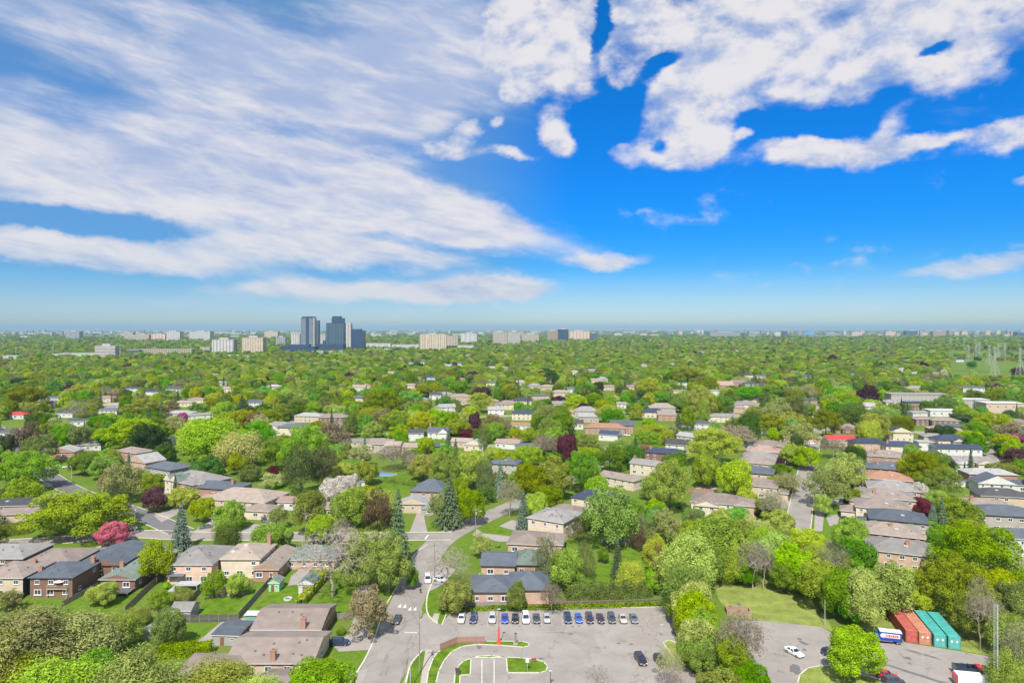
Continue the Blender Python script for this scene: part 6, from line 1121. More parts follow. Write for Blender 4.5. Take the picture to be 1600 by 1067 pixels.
# dome
y = CAM_H * FPX / 13.5; xc = (1264 - CX) / FPX * y; t = thing('domed_hall', 'blue-green dome on the far horizon', 'dome', (xc, y, 0)); r = 11.0 / FPX * y; h = ztop(y, 518); m = MB(); mat = pm('dome_blue', (.10, .22, .30))
for i in range(8):
    for k in range(20):
        f = lambda i_, k_: (r * math.cos(i_ * math.pi / 16) * math.cos(k_ * .31416), r * math.cos(i_ * math.pi / 16) * math.sin(k_ * .31416), h * .25 + h * .75 * math.sin(i_ * math.pi / 16))
        m.quad([f(i, k), f(i, k + 1), f(i + 1, k + 1), f(i + 1, k)])
m.build('dome_shell', mat, t); MB().tube((0, 0, 0), (0, 0, h * .25), r * 1.02, r * 1.02, 20).build('drum', pm('dome_drum', (.4, .4, .4)), t)
# low flat-roofed buildings near the towers and townhouses
for a in ((572, 610, 537, 545, F_pale, 'long pale flat-roofed shop building right of the towers'), (612, 655, 539, 547, F_pale, 'white flat-roofed shop building left of the big cream slab'), (600, 612, 545, 551, F_white, 'small white building among trees below the shops'), (698, 740, 540, 547, F_pale, 'pale low roofs right of the big cream slab'), (336, 400, 556, 561, F_pale, 'long pale roofs in front of the white blocks'), (83, 148, 553, 561, F_pale, 'flat pale building left of the banded office'), (0, 30, 556, 563, F_pale, 'low pale building at the left edge by the highway'), (494, 505, 549, 557, F_white, 'first white townhouse block below the glass podium'), (514, 520, 549, 557, F_white, 'second white townhouse block below the glass podium'), (530, 535, 549, 557, F_white, 'third white townhouse block below the glass podium'), (572, 590, 547, 553, F_brown, 'low brown building right of the shorter glass tower')):
    tower(*a, cat='building', name='low_building')
# apartment terraces on the right
def terrace(x0, x1, yb, h, mat, label, dp=14, rot=0, wins=10, rows=2, roofm=None):
    y = CAM_H * FPX / (yb - Y0); w = (x1 - x0) / FPX * y; t = thing('terrace_block', label, 'terrace', (((x0 + x1) / 2 - CX) / FPX * y, y, 0), rot); MB().box(-w / 2, w / 2, 0, dp, 0, h, bottom=False).build('wall', mat, t); MB().box(-w / 2 - .4, w / 2 + .4, -.4, dp + .4, h, h + .5).build('roof', roofm or pm('flat_roof', (.50, .48, .45)), t)
    for r in range(rows):
        for k in range(wins): o = obj('window', WIN_F, t, (-w / 2 + w * (k + .5) / wins, -.02, h * (r + .55) / rows), 0, (1.8, 1, 1.5)); obj('pane', WIN_P, o)
    HOUSES.append((x0, x1, yb - 24, yb, y)); FOOT.append((t.location.x, t.location.y + dp / 2, w * .55)); return t
terrace(1394, 1480, 635, 11.5, WC['stone'], 'long pale terrace of flats with three storeys', 14, -.06, 14, 3, pm('terrace_roof', (.30, .28, .27))); terrace(1416, 1455, 641, 7.0, WC['darkbrick'], 'dark mansard-roofed block in front of the long pale terrace', 9, -.06, 7, 2, RC['navy']); terrace(1502, 1545, 641, 9.5, WC['stone'], 'beige flats with balconies, left half of the long right-hand block', 14, -.1, 6, 3); terrace(1543, 1600, 652, 11.5, WC['beige'], 'plain beige long block at the right edge', 16, -.1, 5, 2); terrace(1455, 1500, 651, 5, WC['white'], 'low white sheds between the terraces', 12, -.1, 4, 1, pm('pale_roof', (.62, .60, .56))); terrace(1303, 1345, 657, 1.8, WC['white'], 'low white wall-like building behind a willow', 6, 0, 0, 1)
# ------------------------------------------------------------------ pylons and high mast lamps
PYL = pm('pylon_steel', (.42, .44, .43), var=.1)
def pylon(px, yt, yb, label):
    p = P(px, yb); h = ztop(p.y, yt); t = thing('transmission_pylon', label, 'pylon', (p.x, p.y, 0), .25, 'transmission pylons in the grassy corridor'); a, b = 5.2, 1.0; zk = h * .62; r = .17
    cs = [(-1, -1), (1, -1), (1, 1), (-1, 1)]; at = lambda i, z: Vector((cs[i][0], cs[i][1], 0)) * (a + (b - a) * min(1, z / zk)) + Vector((0, 0, z))
    for i in range(4): MB().tube(at(i, 0), at(i, zk), r * 1.5, r, 4).tube(at(i, zk), at(i, h), r, r * .7, 4).build('leg', PYL, t)
    m = MB(); zs = [0, .14, .27, .38, .48, .56, .62, .70, .78, .86, .94, 1.0]
    for u, v in zip(zs, zs[1:]):
        for i in range(4): m.tube(at(i, u * h), at((i + 1) % 4, v * h), r * .5, r * .5, 3); m.tube(at((i + 1) % 4, u * h), at(i, v * h), r * .5, r * .5, 3)
    m.build('bracing', PYL, t)
    for z in (.66, .80, .93):
        L = 7.5 if z < .9 else 5.5
        MB().tube((-L, 0, h * z), (0, 0, h * z + 1.2), r * .8, r, 4).tube((L, 0, h * z), (0, 0, h * z + 1.2), r * .8, r, 4).tube((-L, 0, h * z), (L, 0, h * z), r * .8, r * .8, 4).build('crossarm', PYL, t)
for a in ((1594, 543, 591, 'nearest pylon at the right edge'), (1554.5, 541, 589, 'nearest pylon standing in the corridor left of the edge one'), (1546, 539, 571, 'pylon just behind the nearest corridor pylon'), (1513.5, 541, 565, 'leftmost mid-distance pylon above dark trees'), (1530.5, 534, 562, 'pylon between the leftmost and the paired ones'), (1525, 534, 556, 'faint pylon beside a dark spruce'), (1486, 527, 543, 'small far pylon at the left of the corridor'), (1506, 531, 547, 'small far pylon second from the left'), (1560, 537, 563, 'left of two thin pylons behind the nearest ones'), (1570, 537, 563, 'right of two thin pylons behind the nearest ones')): pylon(*a)
for px, yt, yb, lb in ((25, 544, 567, 'high mast lamp by the highway at the far left'), (83, 543, 562, 'high mast lamp left of the banded office block'), (187.5, 539, 562, 'high mast lamp right of the banded office block'), (298, 537, 558, 'high mast lamp right of the long low flats')):
    p = P(px, yb); h = ztop(p.y, yt); t = thing('high_mast_lamp', lb, 'lamp mast', (p.x, p.y, 0)); MB().tube((0, 0, 0), (0, 0, h), .7, .45, 8).build('mast', PYL, t); MB().box(-2, 2, -1, 1, h, h + .8).build('lamp_head', PYL, t)
MB_h = MB()
for k in range(40):
    x0, y0_ = -1700 + k * 34, 1540; MB_h.box(x0, x0 + 33, y0_ + (x0 + 1700) * -.03, y0_ + (x0 + 1700) * -.03 + .6, 0, 2.2)
tag(MB_h.build('highway_barrier', pm('barrier_concrete', (.62, .58, .52))), 'long pale concrete barrier along the far highway at the left', 'barrier')
# pale warehouse roofs strewn along the horizon: read as one mass
rg = random.Random(5); m = MB()
for k in range(420):
    y = rg.uniform(5200, 15500); px = rg.choice((rg.uniform(-60, 760), rg.uniform(-60, 420), rg.uniform(760, 1660))); x = (px - CX) / FPX * y; w = rg.uniform(25, 150); h = rg.uniform(12, 26) + (y - 5000) * .001; m.box(x - w / 2, x + w / 2, y, y + rg.uniform(20, 60), 0, h, rg.choice((0, 0, 1, 2)))
for k in range(130):
    y = rg.uniform(5600, 10500); px = rg.uniform(930, 1650) if k % 3 else rg.uniform(-40, 930); x = (px - CX) / FPX * y; w = rg.uniform(14, 50); m.box(x - w / 2, x + w / 2, y, y + 20, 0, rg.uniform(22, 58), rg.choice((0, 1, 1, 2, 2)))
tag(m.build('far_warehouses', [pm('far_white', (.42, .41, .40)), pm('far_rose', (.34, .28, .25)), pm('far_grey', (.20, .22, .25))]), 'strewn pale warehouse roofs along the whole horizon', 'buildings', None, 'stuff')
# ------------------------------------------------------------------ trees the photo shows one by one: (px, crown top, foot, crown width in px, kind[, label])
NEAR = [(30, 930, 1080, 150, 'wil'), (118, 935, 1052, 120, 'wil'), (-35, 955, 1100, 120, 'wil'), (185, 945, 1015, 68, 'wilo'), (160, 955, 1024, 60, 'wil'), (85, 1015, 1135, 125, 'wilg'), (152, 1005, 1090, 60, 'green'), (212, 998, 1130, 140, 'wilg'), (18, 1010, 1105, 80, 'wilo'), (335, 1018, 1115, 110, 'wilg'), (402, 1042, 1125, 80, 'wilg'), (262, 945, 1014, 52, 'olive'), (502, 1020, 1105, 105, 'lime'), (576, 908, 998, 70, 'tan'), (520, 812, 932, 135, 'bare', 'big bare tree with spreading grey limbs on the striped lawn'), (590, 818, 922, 104, 'oliveb', 'broad olive maple beside the road'), (622, 762, 890, 52, 'spruce'),
        (245, 836, 912, 52, 'lime'), (283, 783, 858, 40, 'blue', 'blue-grey spruce on the corner of the left street'), (118, 748, 838, 156, 'broad', 'huge broad lime green maple at the left corner'), (181, 752, 815, 46, 'pine'), (190, 712, 786, 62, 'khaki'), (34, 694, 766, 98, 'broadg'), (132, 700, 742, 46, 'green'), (166, 706, 748, 46, 'green'), (178, 808, 850, 52, 'pink', 'pink blossoming crabapple below the huge maple'), (239, 757, 800, 38, 'purple'), (286, 757, 792, 52, 'gold'), (316, 772, 815, 38, 'lime'), (358, 775, 828, 48, 'lime'), (435, 785, 824, 34, 'khaki'), (485, 757, 834, 54, 'lime'), (547, 754, 824, 60, 'lime'), (590, 757, 830, 46, 'brown'), (525, 738, 790, 50, 'white', 'white blossoming tree behind the two lime maples'), (550, 736, 772, 28, 'white'), (470, 692, 774, 62, 'pine'), (505, 690, 765, 52, 'pine'),
        (540, 718, 755, 42, 'lime'), (572, 716, 757, 42, 'lime'), (565, 690, 728, 40, 'khaki'), (618, 690, 734, 62, 'budtan'), (648, 706, 742, 34, 'budtan'), (700, 692, 764, 58, 'gold'), (740, 698, 764, 52, 'gold'), (757, 712, 775, 36, 'pine'), (782, 718, 775, 30, 'blue'), (703, 745, 824, 54, 'spruce', 'tall dark spruce on the corner lawn by the bend'), (735, 757, 820, 44, 'lime'), (688, 762, 822, 40, 'khaki'), (796, 745, 808, 42, 'bud'), (818, 765, 830, 32, 'blue'), (830, 716, 780, 58, 'gold'), (866, 703, 780, 54, 'gold'), (908, 698, 768, 62, 'green'), (952, 690, 738, 62, 'mid'), (952, 752, 855, 84, 'mid'), (1046, 706, 800, 70, 'fresh'), (1115, 658, 726, 88, 'gold'), (1105, 706, 762, 44, 'lime'), (1148, 710, 780, 56, 'lime'), (1168, 760, 792, 36, 'lime'),
        (700, 848, 920, 74, 'bare'), (712, 902, 956, 58, 'olive'), (752, 830, 870, 34, 'khaki'), (856, 832, 912, 48, 'pine'), (886, 850, 926, 54, 'lime'), (914, 842, 905, 36, 'pine'), (965, 836, 902, 28, 'spruce', 'small conical spruce standing on the back lawn'), (987, 868, 926, 46, 'wilg'), (1030, 848, 920, 26, 'brown'), (808, 902, 956, 32, 'ovalo'), (862, 908, 960, 40, 'budtan'), (942, 852, 880, 18, 'green'), (1020, 885, 930, 30, 'green'), (1000, 800, 850, 40, 'pine'), (905, 805, 850, 36, 'pine'), (1040, 790, 850, 50, 'khaki'), (1000, 820, 860, 24, 'brown'),
        (1072, 815, 935, 84, 'wilg'), (1048, 850, 935, 60, 'lime'), (1070, 870, 968, 76, 'wilg'), (1088, 915, 1005, 62, 'lime'), (1092, 955, 1045, 64, 'fresh'), (1120, 798, 896, 86, 'fresh'), (1150, 825, 905, 64, 'fresh'), (1176, 835, 920, 52, 'bare'), (1192, 840, 922, 42, 'bare'), (1212, 825, 908, 58, 'lime'), (1238, 840, 922, 62, 'lime'), (1282, 866, 952, 68, 'lime'), (1317, 880, 972, 62, 'green'), (1352, 880, 985, 58, 'fresh'), (1392, 866, 962, 80, 'fresh'), (1302, 840, 920, 54, 'bare'), (1338, 832, 912, 62, 'green'), (1490, 858, 965, 112, 'oliveb', 'massive olive tree behind the teal containers'), (1527, 798, 925, 128, 'lime', 'massive lime green tree left of the slate roofs'), (1592, 900, 975, 76, 'olive'), (1578, 948, 1025, 66, 'wilo'), (1546, 925, 1000, 50, 'bud'), (1532, 895, 1016, 44, 'bare'), (1602, 965, 1062, 66, 'bud'), (1575, 1005, 1090, 56, 'wilo'),
        (1337, 972, 1066, 78, 'lime', 'round lime maple on the grass island of the right-hand car park'), (1126, 1034, 1120, 82, 'lime'), (1158, 950, 1062, 76, 'budtan', 'leaning nearly bare tree between the two car parks'), (1112, 980, 1048, 54, 'mid'), (1046, 1008, 1078, 44, 'bud'), (936, 1034, 1090, 44, 'bare', 'small bare tree in the bottom car park'), (1054, 1032, 1100, 48, 'bare'),
        (1207, 762, 820, 46, 'bud'), (1232, 732, 778, 46, 'bud'), (1292, 724, 792, 66, 'khaki'), (1322, 700, 762, 60, 'khaki'), (1262, 692, 734, 40, 'lime'), (1286, 768, 806, 30, 'lime'), (1336, 760, 790, 28, 'gold'), (1302, 682, 716, 42, 'budtan'), (1336, 692, 730, 32, 'dark'), (1440, 697, 762, 72, 'gold'), (1472, 722, 780, 62, 'olive'), (1437, 750, 786, 26, 'white', 'small white blossoming tree behind the orange-tan roof'), (1440, 773, 804, 30, 'maroon'), (1472, 776, 846, 32, 'spruce'), (1502, 772, 834, 62, 'olive'), (1458, 782, 812, 18, 'blue'), (1526, 652, 694, 46, 'ovalg'), (1583, 674, 698, 30, 'magenta', 'magenta blossoming tree by the far right road'), (1602, 692, 728, 62, 'purple'), (1566, 718, 750, 52, 'lime'), (1180, 800, 850, 50, 'khaki'), (1260, 820, 880, 60, 'lime'), (1425, 690, 720, 26, 'lime'),
        (1358, 597, 634, 34, 'purple', 'large dark purple tree left of the long pale terrace'), (1366, 638, 688, 52, 'gold'), (1290, 632, 684, 54, 'gold'), (1332, 622, 668, 52, 'wilo'), (1380, 625, 668, 40, 'wilg'), (742, 640, 676, 22, 'purple', 'dark purple tree behind the deep red one'), (730, 667, 690, 25, 'maroon', 'deep red round tree right of the white chimney'), (545, 578, 600, 19, 'purple'), (455, 607, 622, 14, 'purple'), (527, 604, 622, 15, 'purple'), (92, 583, 600, 26, 'purple'), (106, 597, 620, 19, 'purple'), (200, 566, 583, 18, 'purple'), (199, 606, 627, 15, 'purple'), (285, 642, 664, 18, 'magenta'), (427, 724, 752, 18, 'maroon'), (1301, 552, 566, 14, 'purple'), (1443, 562, 582, 20, 'purple'), (1591, 571, 590, 22, 'purple'), (1450, 587, 602, 14, 'purple'), (1220, 713, 734, 14, 'purple'), (1201, 757, 776, 13, 'maroon'), (886, 672, 724, 32, 'maroon'), (852, 674, 720, 50, 'budtan'), (915, 672, 712, 52, 'gold'), (882, 655, 680, 34, 'dark'), (1012, 668, 705, 46, 'green'), (1010, 690, 715, 38, 'brown'), (950, 628, 660, 38, 'lime'), (860, 648, 690, 36, 'lime'),
        (330, 640, 722, 84, 'wilg'), (376, 662, 728, 74, 'wil'), (404, 652, 704, 52, 'green'), (432, 678, 736, 58, 'lime'), (476, 656, 746, 80, 'green'), (520, 652, 710, 52, 'tan'), (300, 658, 710, 42, 'wilg'), (352, 622, 660, 36, 'lime'), (378, 618, 658, 26, 'spruce'), (548, 643, 684, 27, 'ovalg'), (46, 652, 705, 48, 'brown'), (100, 657, 704, 46, 'green'), (125, 658, 704, 42, 'khaki'), (62, 672, 726, 56, 'olive'), (205, 644, 706, 96, 'gold'), (232, 652, 712, 62, 'dark'), (172, 655, 705, 40, 'green'), (40, 595, 640, 60, 'gold'), (85, 588, 622, 28, 'green'), (128, 595, 625, 40, 'gold'), (225, 615, 655, 66, 'olive'), (120, 620, 665, 34, 'bare'), (600, 600, 650, 60, 'gold'), (640, 605, 640, 46, 'green'), (620, 635, 672, 54, 'lime'), (685, 632, 676, 48, 'lime'), (660, 638, 680, 44, 'gold'), (705, 640, 676, 30, 'lime'), (750, 608, 645, 44, 'lime'), (720, 588, 620, 44, 'mid'), (700, 575, 598, 40, 'gold'), (665, 680, 712, 28, 'lime'), (625, 668, 700, 30, 'mid'), (755, 660, 705, 22, 'pine'), (700, 672, 712, 22, 'spruce'), (712, 685, 708, 14, 'spruce'),
        (1015, 585, 625, 40, 'gold'), (1075, 565, 600, 56, 'gold'), (1110, 585, 615, 30, 'gold'), (1095, 600, 655, 48, 'gold'), (1075, 630, 672, 26, 'oval'), (1100, 622, 665, 22, 'oval'), (1060, 645, 682, 26, 'spruce'), (1130, 612, 645, 34, 'green'), (1170, 598, 630, 50, 'green'), (1205, 598, 626, 40, 'green'), (1215, 615, 668, 46, 'khaki'), (1240, 612, 660, 44, 'ovalo'), (1205, 640, 680, 44, 'gold'), (1150, 658, 705, 64, 'budtan'), (1170, 640, 695, 36, 'dark'), (1250, 655, 700, 56, 'khaki'), (1245, 675, 705, 20, 'dark'), (1060, 700, 740, 30, 'mid'), (925, 610, 640, 46, 'green'), (900, 612, 645, 40, 'lime'), (862, 575, 600, 24, 'dark'), (810, 590, 628, 14, 'spruce'), (855, 625, 668, 40, 'wilo'), (880, 635, 680, 40, 'green'), (825, 690, 730, 46, 'lime'), (790, 700, 735, 40, 'lime'), (805, 665, 690, 20, 'gold'), (1000, 600, 620, 20, 'brown'), (1475, 660, 690, 40, 'dark'), (1500, 640, 665, 40, 'dark'), (1555, 638, 685, 62, 'gold'), (1580, 652, 692, 50, 'tan')]
NEAR += [(1082, 900, 988, 66, 'fresh'), (1096, 938, 1018, 58, 'lime'), (1146, 985, 1066, 58, 'olive'), (1085, 985, 1052, 58, 'fresh'), (1176, 1030, 1110, 58, 'green'), (1070, 905, 975, 56, 'lime'), (1025, 830, 905, 44, 'gold'), (1098, 840, 915, 60, 'lime'), (1140, 850, 912, 46, 'wilg'), (1165, 870, 915, 34, 'green'), (1225, 870, 925, 50, 'lime'), (1258, 876, 926, 54, 'lime'), (1302, 890, 950, 46, 'lime'), (1372, 890, 955, 50, 'lime'), (1420, 880, 945, 60, 'fresh'), (1335, 900, 978, 44, 'green'), (1268, 845, 905, 56, 'wilg'), (1318, 855, 915, 40, 'fresh'), (1100, 975, 1030, 46, 'lime'), (1075, 940, 1000, 44, 'gold'), (1135, 1000, 1050, 40, 'olive'), (1430, 905, 960, 50, 'lime'), (1515, 930, 1000, 50, 'olive'), (1555, 880, 950, 60, 'gold'), (1195, 815, 870, 50, 'wilg'), (1160, 805, 855, 44, 'gold'), (1085, 790, 840, 40, 'khaki'), (645, 885, 920, 20, 'green'), (335, 888, 932, 40, 'mid'), (372, 890, 932, 34, 'lime'), (285, 912, 940, 30, 'wilo'), (250, 920, 950, 40, 'mid'), (160, 905, 945, 46, 'lime'), (215, 940, 975, 36, 'wilo'), (10, 915, 955, 40, 'khaki')]
TREES = []   # x, y, width, height, kind, label
for a in NEAR:
    px, yt, yb, wp, kind = a[:5]; p = P(px, yb); s = FPX / p.y; w = wp / s; h = max(2.5, ztop(p.y, yt + (wp * .10 if kind not in ('spruce', 'pine', 'blue') else 0)))
    TREES.append([p.x, p.y, w, h, kind, a[5] if len(a) > 5 else None])
NH = len(TREES)
# ------------------------------------------------------------------ the rest of the wooded suburb
rg = random.Random(21)
MIXK = [('lime', 18), ('green', 20), ('gold', 15), ('mid', 14), ('olive', 8), ('oliveb', 3), ('fresh', 8), ('khaki', 6), ('tan', 3), ('bare', 3), ('spruce', 4), ('dark', 4), ('wilo', 5), ('wilg', 4), ('purple', .8), ('brown', 2), ('white', .4), ('oval', 3)]
kinds = [k for k, n in MIXK for _ in range(int(n * 10))]
cell = {}
def near_any(x, y, d):
    i, j = int(x // 16), int(y // 16)
    for a in (-1, 0, 1):
        for b in (-1, 0, 1):
            for (u, v, r) in cell.get((i + a, j + b), ()):
                if (u - x) ** 2 + (v - y) ** 2 < (d + r) ** 2 * .25: return True
    return False
def put(x, y, w): cell.setdefault((int(x // 16), int(y // 16)), []).append((x, y, w))
for t_ in TREES: put(t_[0], t_[1], t_[2])
RP = [(q.x, q.y, w) for line_, w in ROADS for q in line_]
RSEG = []
for line_, w in ROADS:
    for a, b in zip(line_, line_[1:]): RSEG.append((a.x, a.y, b.x, b.y, w / 2 + 1.5))
RSEG = np.array(RSEG); FT = np.array(FOOT); HB = sorted(HOUSES, key=lambda h: h[4])
HBA = np.array(HB)
def blocked(x, y, w, h):
    if y < 1100:
        d = RSEG; ab = d[:, 2:4] - d[:, 0:2]; ap = np.array([x, y]) - d[:, 0:2]; u = np.clip((ap * ab).sum(1) / ((ab * ab).sum(1) + 1e-9), 0, 1)
        if (np.linalg.norm(ap - ab * u[:, None], axis=1) < d[:, 4]).any(): return True
    if (np.hypot(FT[:, 0] - x, FT[:, 1] - y) < FT[:, 2] + w * .28).any(): return True
    s = FPX / y; px = CX + s * x; yb = Y0 + s * CAM_H; yt = Y0 + s * (CAM_H - h); hw = w * s * .5
    m = (HBA[:, 4] > y) & (HBA[:, 0] < px + hw * .8) & (HBA[:, 1] > px - hw * .8) & (HBA[:, 3] > yt + 1) & (HBA[:, 2] < yb)
    if m.any():
        # may cover the lowest part or the edge of a house, not its roof
        for hb in HBA[m]:
            cov = (min(hb[1], px + hw) - max(hb[0], px - hw)) / (hb[1] - hb[0]) * (hb[3] - max(yt, hb[2])) / (hb[3] - hb[2])
            if cov > (.20 if hb[4] < 620 else .30): return True
    for (a_, b_, c_, d_) in CLEAR:
        if a_ < px < b_ and c_ < yb < d_: return True
    # grassy corridor of the pylons, the far field, car parks
    if px > 1478 and 548 < yb < 600: return rg.random() > (.14 if yb < 570 else .02)
    if 925 < px < 985 and 617 < yb < 628: return True
    if 880 < px < 1010 and 655 < yb < 700 and rg.random() < .5: return True
    return False
CLEAR = [(1222, 1350, 738, 850), (1100, 1310, 900, 1000), (1480, 1560, 985, 1067), (570, 660, 733, 790), (640, 760, 800, 860), (280, 480, 800, 850), (560, 700, 850, 1067), (400, 570, 880, 1067), (280, 420, 900, 1010), (240, 290, 820, 860), (120, 260, 800, 880), (1360, 1520, 950, 1067), (1050, 1200, 765, 800), (880, 1030, 845, 950), (700, 900, 845, 960), (740, 830, 790, 850), (60, 130, 715, 800)]
def wedge(y): return y * .84 + 60
def addrand(y, spacing, small=1.0):
    x = rg.uniform(-wedge(y), wedge(y)); k = rg.choice(kinds); w = rg.uniform(10, 20) * small; h = rg.uniform(9, 15.5) * small
    if k == 'spruce': w, h = rg.uniform(4, 6.5), rg.uniform(10, 17)
    if rg.random() < .12: w *= 1.3; h *= 1.2
    if near_any(x, y, w * spacing) or blocked(x, y, w, h): return
    put(x, y, w); TREES.append([x, y, w, h, k, None])
for _ in range(2600):      # between the houses that stand near: only small trees and gaps
    y = math.sqrt(rg.uniform(225 ** 2, 390 ** 2)); addrand(y, .92, .78)
for _ in range(14000): addrand(math.sqrt(rg.uniform(380 ** 2, 1000 ** 2)), .64)
FAR = []
for _ in range(46000):
    y = 1000 * math.exp(rg.random() * math.log(15.0)); x = rg.uniform(-wedge(y), wedge(y)); k = rg.choice(kinds); g = max(1.0, (y / 2600) ** .55); w = rg.uniform(9, 19) * g; h = rg.uniform(8, 15) * min(g, 1.25)
    s = FPX / y; px = CX + s * x; yb = Y0 + s * CAM_H
    if px > 1478 and 548 < yb < 600 and rg.random() > .12: continue
    if y < 2200 and (np.hypot(FT[:, 0] - x, FT[:, 1] - y) < FT[:, 2] + 2).any(): continue
    if y < 1500 and blocked(x, y, w, h): continue
    if 1490 < y < 1570 and px < 520: continue
    FAR.append([x, y, w, h, k, None])
# the ones that show largest become trees of their own
rest = sorted(TREES[NH:], key=lambda t: -(t[2] * t[3]) / t[1] ** 2); own = rest[:max(0, 330 - NH)]; rest = rest[len(own):] + FAR
for x, y, w, h, k, lab in TREES[:NH] + own: tree(x, y, w, h, k, lab)
# ------------------------------------------------------------------ everything smaller: one wood, instanced
LOW = bpy.data.collections.new('wood_shapes'); low_names = {}
def low_proto(k):
    shape, lc, cb, _ = KIND[k]; low_names[k] = []
    for me in CR[shape][:3 if shape == 'maple' else 2]:
        n_ = sum(len(v) for v in low_names.values()); o = bpy.data.objects.new(f'shape_{n_:02d}', me); LOW.objects.link(o); setmat(o, LF[lc] if lc in LF else TWIG); low_names[k].append(n_)
for k, _ in MIXK: low_proto(k)
n = len(rest); me = bpy.data.meshes.new('distant_trees'); me.vertices.add(n)
me.vertices.foreach_set('co', np.array([[t[0], t[1], t[3] * .08] for t in rest], dtype=np.float32).reshape(-1))
at = me.attributes.new('scl', 'FLOAT_VECTOR', 'POINT'); at.data.foreach_set('vector', np.array([[t[2], t[2], t[3] * .92] for t in rest], dtype=np.float32).reshape(-1))
at = me.attributes.new('rot', 'FLOAT_VECTOR', 'POINT'); at.data.foreach_set('vector', np.array([[0, 0, rg.uniform(0, 6.28)] for t in rest], dtype=np.float32).reshape(-1))
at = me.attributes.new('idx', 'INT', 'POINT'); at.data.foreach_set('value', np.array([rg.choice(low_names[t[4]]) for t in rest], dtype=np.int32))
wood = obj('distant_trees', me); tag(wood, 'wooded suburb of countless green treetops stretching to the horizon', 'trees', None, 'stuff')
ng = bpy.data.node_groups.new('plant_wood', 'GeometryNodeTree'); ng.interface.new_socket('Geometry', in_out='INPUT', socket_type='NodeSocketGeometry'); ng.interface.new_socket('Geometry', in_out='OUTPUT', socket_type='NodeSocketGeometry')
N = ng.nodes; gi = N.new('NodeGroupInput'); go = N.new('NodeGroupOutput'); ip = N.new('GeometryNodeInstanceOnPoints'); ci = N.new('GeometryNodeCollectionInfo'); ci.inputs['Collection'].default_value = LOW; ci.inputs['Separate Children'].default_value = True; ci.inputs['Reset Children'].default_value = True
def na(nm, typ):
    q = N.new('GeometryNodeInputNamedAttribute'); q.data_type = typ; q.inputs['Name'].default_value = nm; return [s for s in q.outputs if s.enabled and s.name == 'Attribute'][0]
Lk = ng.links; Lk.new(gi.outputs[0], ip.inputs['Points']); Lk.new(ci.outputs[0], ip.inputs['Instance']); ip.inputs['Pick Instance'].default_value = True
Lk.new(na('idx', 'INT'), ip.inputs['Instance Index']); Lk.new(na('scl', 'FLOAT_VECTOR'), ip.inputs['Scale'])
er = N.new('FunctionNodeEulerToRotation'); Lk.new(na('rot', 'FLOAT_VECTOR'), er.inputs[0]); Lk.new(er.outputs[0], ip.inputs['Rotation']); Lk.new(ip.outputs[0], go.inputs[0])
wood.modifiers.new('wood', 'NODES').node_group = ng
# shrubs in the near gardens
for i in range(150):
    x, y = None, None
    hb = rg.choice([f for f in FOOT if f[1] < 420 and f[2] > 6]); a = rg.uniform(0, 6.28); x = hb[0] + math.cos(a) * hb[2] * 1.25; y = hb[1] + math.sin(a) * hb[2] * 1.25
    d = RSEG; ab = d[:, 2:4] - d[:, 0:2]; ap = np.array([x, y]) - d[:, 0:2]; u = np.clip((ap * ab).sum(1) / ((ab * ab).sum(1) + 1e-9), 0, 1)
    if (np.linalg.norm(ap - ab * u[:, None], axis=1) < d[:, 4]).any() or (np.hypot(FT[:, 0] - x, FT[:, 1] - y) < FT[:, 2] * .8).any(): continue
    px, py = PX((x, y, 0))
    if not (0 < px < 1600 and py < 1067) or (px > 1355 and py > 960) or y < 150: continue
    w = rg.uniform(1.4, 3.0); k = rg.choice(['lime', 'green', 'mid', 'olive', 'gold', 'dark', 'khaki', 'maroon']); t = obj('garden_shrub', None, None, (x, y, 0), rg.uniform(0, 6)); c = setmat(obj('foliage', CR['shrub'][i % 2], t, (0, 0, .1), scale=(w, w, w * rg.uniform(.6, 1.0))), LF[k]); setmat(obj('stem', SPIKE, t, scale=(3, 3, w * .5)), BARK)
    auto(t, {'lime': 'lime green', 'green': 'bright green', 'mid': 'mid green', 'olive': 'olive', 'gold': 'yellow-green', 'dark': 'dark green', 'khaki': 'pale khaki', 'maroon': 'deep red'}[k] + ' garden shrub', 'shrub', 'garden shrubs')
# ------------------------------------------------------------------ haze: even, pale air round the whole place
hz = MB().box(-42500, 42500, -600, 26500, -1, 150).build('haze', None or pm('tmp', (1, 1, 1)))
hm_ = bpy.data.materials.new('haze_air'); hm_.use_nodes = True; hm_.node_tree.nodes.clear()
T = NT(hm_.node_tree); o_ = T.add('ShaderNodeOutputMaterial'); pv = T.add('ShaderNodeVolumePrincipled'); pv.inputs['Color'].default_value = (.40, .64, 0.83, 1); pv.inputs['Density'].default_value = 5e-5; pv.inputs['Anisotropy'].default_value = 0.0
T.l.new(pv.outputs[0], o_.inputs['Volume']); hz.data.materials.clear(); hz.data.materials.append(hm_); tag(hz, 'thin pale blue haze over the far suburb', 'haze', None, 'stuff')
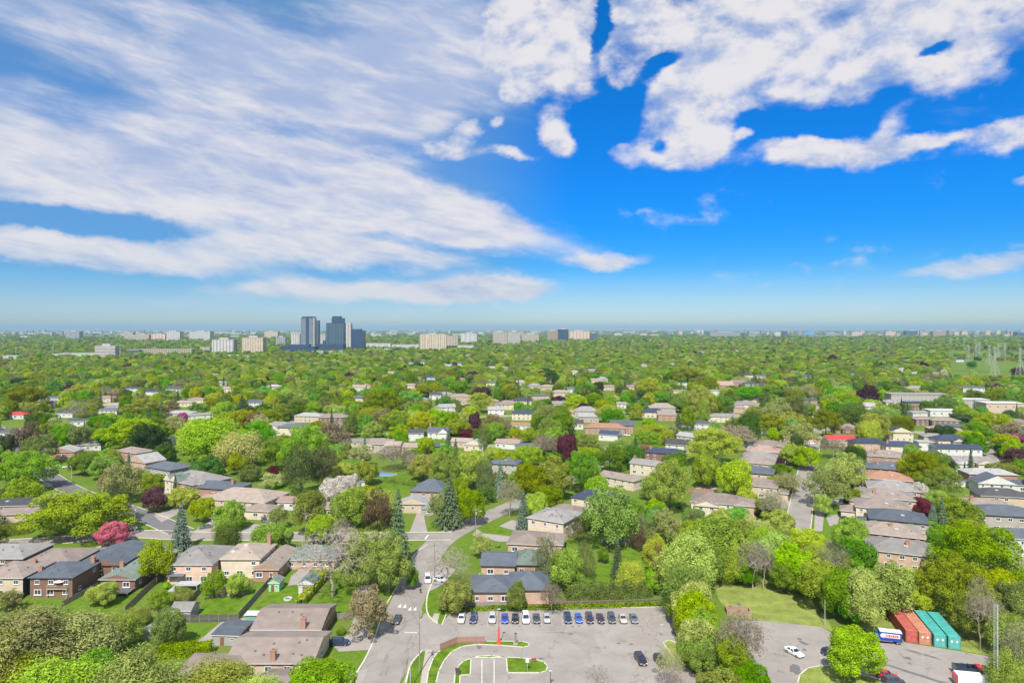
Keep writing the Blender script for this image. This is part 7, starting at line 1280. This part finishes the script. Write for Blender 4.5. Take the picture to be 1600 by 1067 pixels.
# ------------------------------------------------------------------ labels from what stands nearby in the picture
LAND = [('the red roof', 1316, 680), ('the pink crabapple', 172, 828), ('the huge lime maple', 120, 800), ('the parked row', 855, 960), ('the teal containers', 1480, 985), ('the delivery van', 1381, 995), ('the blue spruce', 283, 825), ('the peach house', 300, 885), ('the slate deck house', 85, 900), ('the big bare tree', 520, 870), ('the broad olive maple', 590, 865), ('the brick chimney bungalow', 450, 970), ('the bend spruce', 703, 790), ('the tall cream house', 852, 825), ('the sandy-roofed bungalow', 962, 750), ('the wide brown house', 1120, 780), ('the grass field', 1190, 935), ('the island maple', 1342, 1010), ('the massive lime tree', 1527, 855), ('the massive olive tree', 1480, 920), ('the orange-tan roof', 1386, 742), ('the slate-blue roof', 1400, 803), ('the long white house', 1500, 700), ('the orange-red brick house', 1552, 745), ('the purple tree by the terrace', 1358, 615), ('the long pale terrace', 1437, 622), ('the beige long block', 1570, 640), ('the blue pool', 598, 740), ('the white chimney', 683, 665), ('the deep red tree', 730, 678), ('the magenta tree', 1583, 688), ('the curving row', 285, 745), ('the dark left road', 85, 748), ('the white charcoal-roofed house', 18, 780), ('the pale gable bungalow', 92, 700), ('the glass towers', 515, 545), ('the cream slab block', 680, 545), ('the banded office', 164, 556), ('the lone blue glass block', 880, 530), ('the nearest pylons', 1556, 575), ('the spruce lawn', 965, 880), ('the white blossom tree', 525, 765), ('the long grey roof', 560, 688), ('the orange-roofed house', 945, 668), ('the navy twin roofs', 817, 636), ('the red church-like house', 1132, 600), ('the navy white villas', 215, 608), ('the small red roof', 23, 645), ('the twin navy roofs right of it', 1412, 690), ('the right-hand street', 1260, 760), ('the forecourt fence', 715, 1008), ('the stone steep-roofed villa', 1035, 632), ('the pale grey villa', 452, 662), ('the tall oval tree', 548, 665)]
LAND = [l for l in LAND if 'right of it' not in l[0]]
ORDN = ['', 'second', 'third', 'fourth', 'fifth', 'sixth', 'seventh', 'eighth', 'ninth', 'tenth', 'eleventh', 'twelfth', 'thirteenth', 'fourteenth', 'fifteenth', 'sixteenth']
BK = {}
for o, look, px, py in AUTO:
    nm, lx, ly = min(LAND, key=lambda l: math.hypot(px - l[1], (py - l[2]) * 1.8))
    dx, dy = px - lx, (py - ly) * 1.8; rel = ('right of' if dx > 0 else 'left of') if abs(dx) > abs(dy) else ('behind' if dy < 0 else 'in front of')
    BK.setdefault((look, rel, nm), []).append((math.hypot(dx, dy), o))
for (look, rel, nm), lst in BK.items():
    lst.sort(key=lambda a: a[0])
    for i, (_, o) in enumerate(lst):
        if len(lst) == 1: o['label'] = f'{look} {rel} {nm}'
        elif i == 0: o['label'] = f'{look} {rel} {nm}, nearest to it'
        else: o['label'] = f'{look} {rel} {nm}, {ORDN[min(i, 15)]} nearest to it'
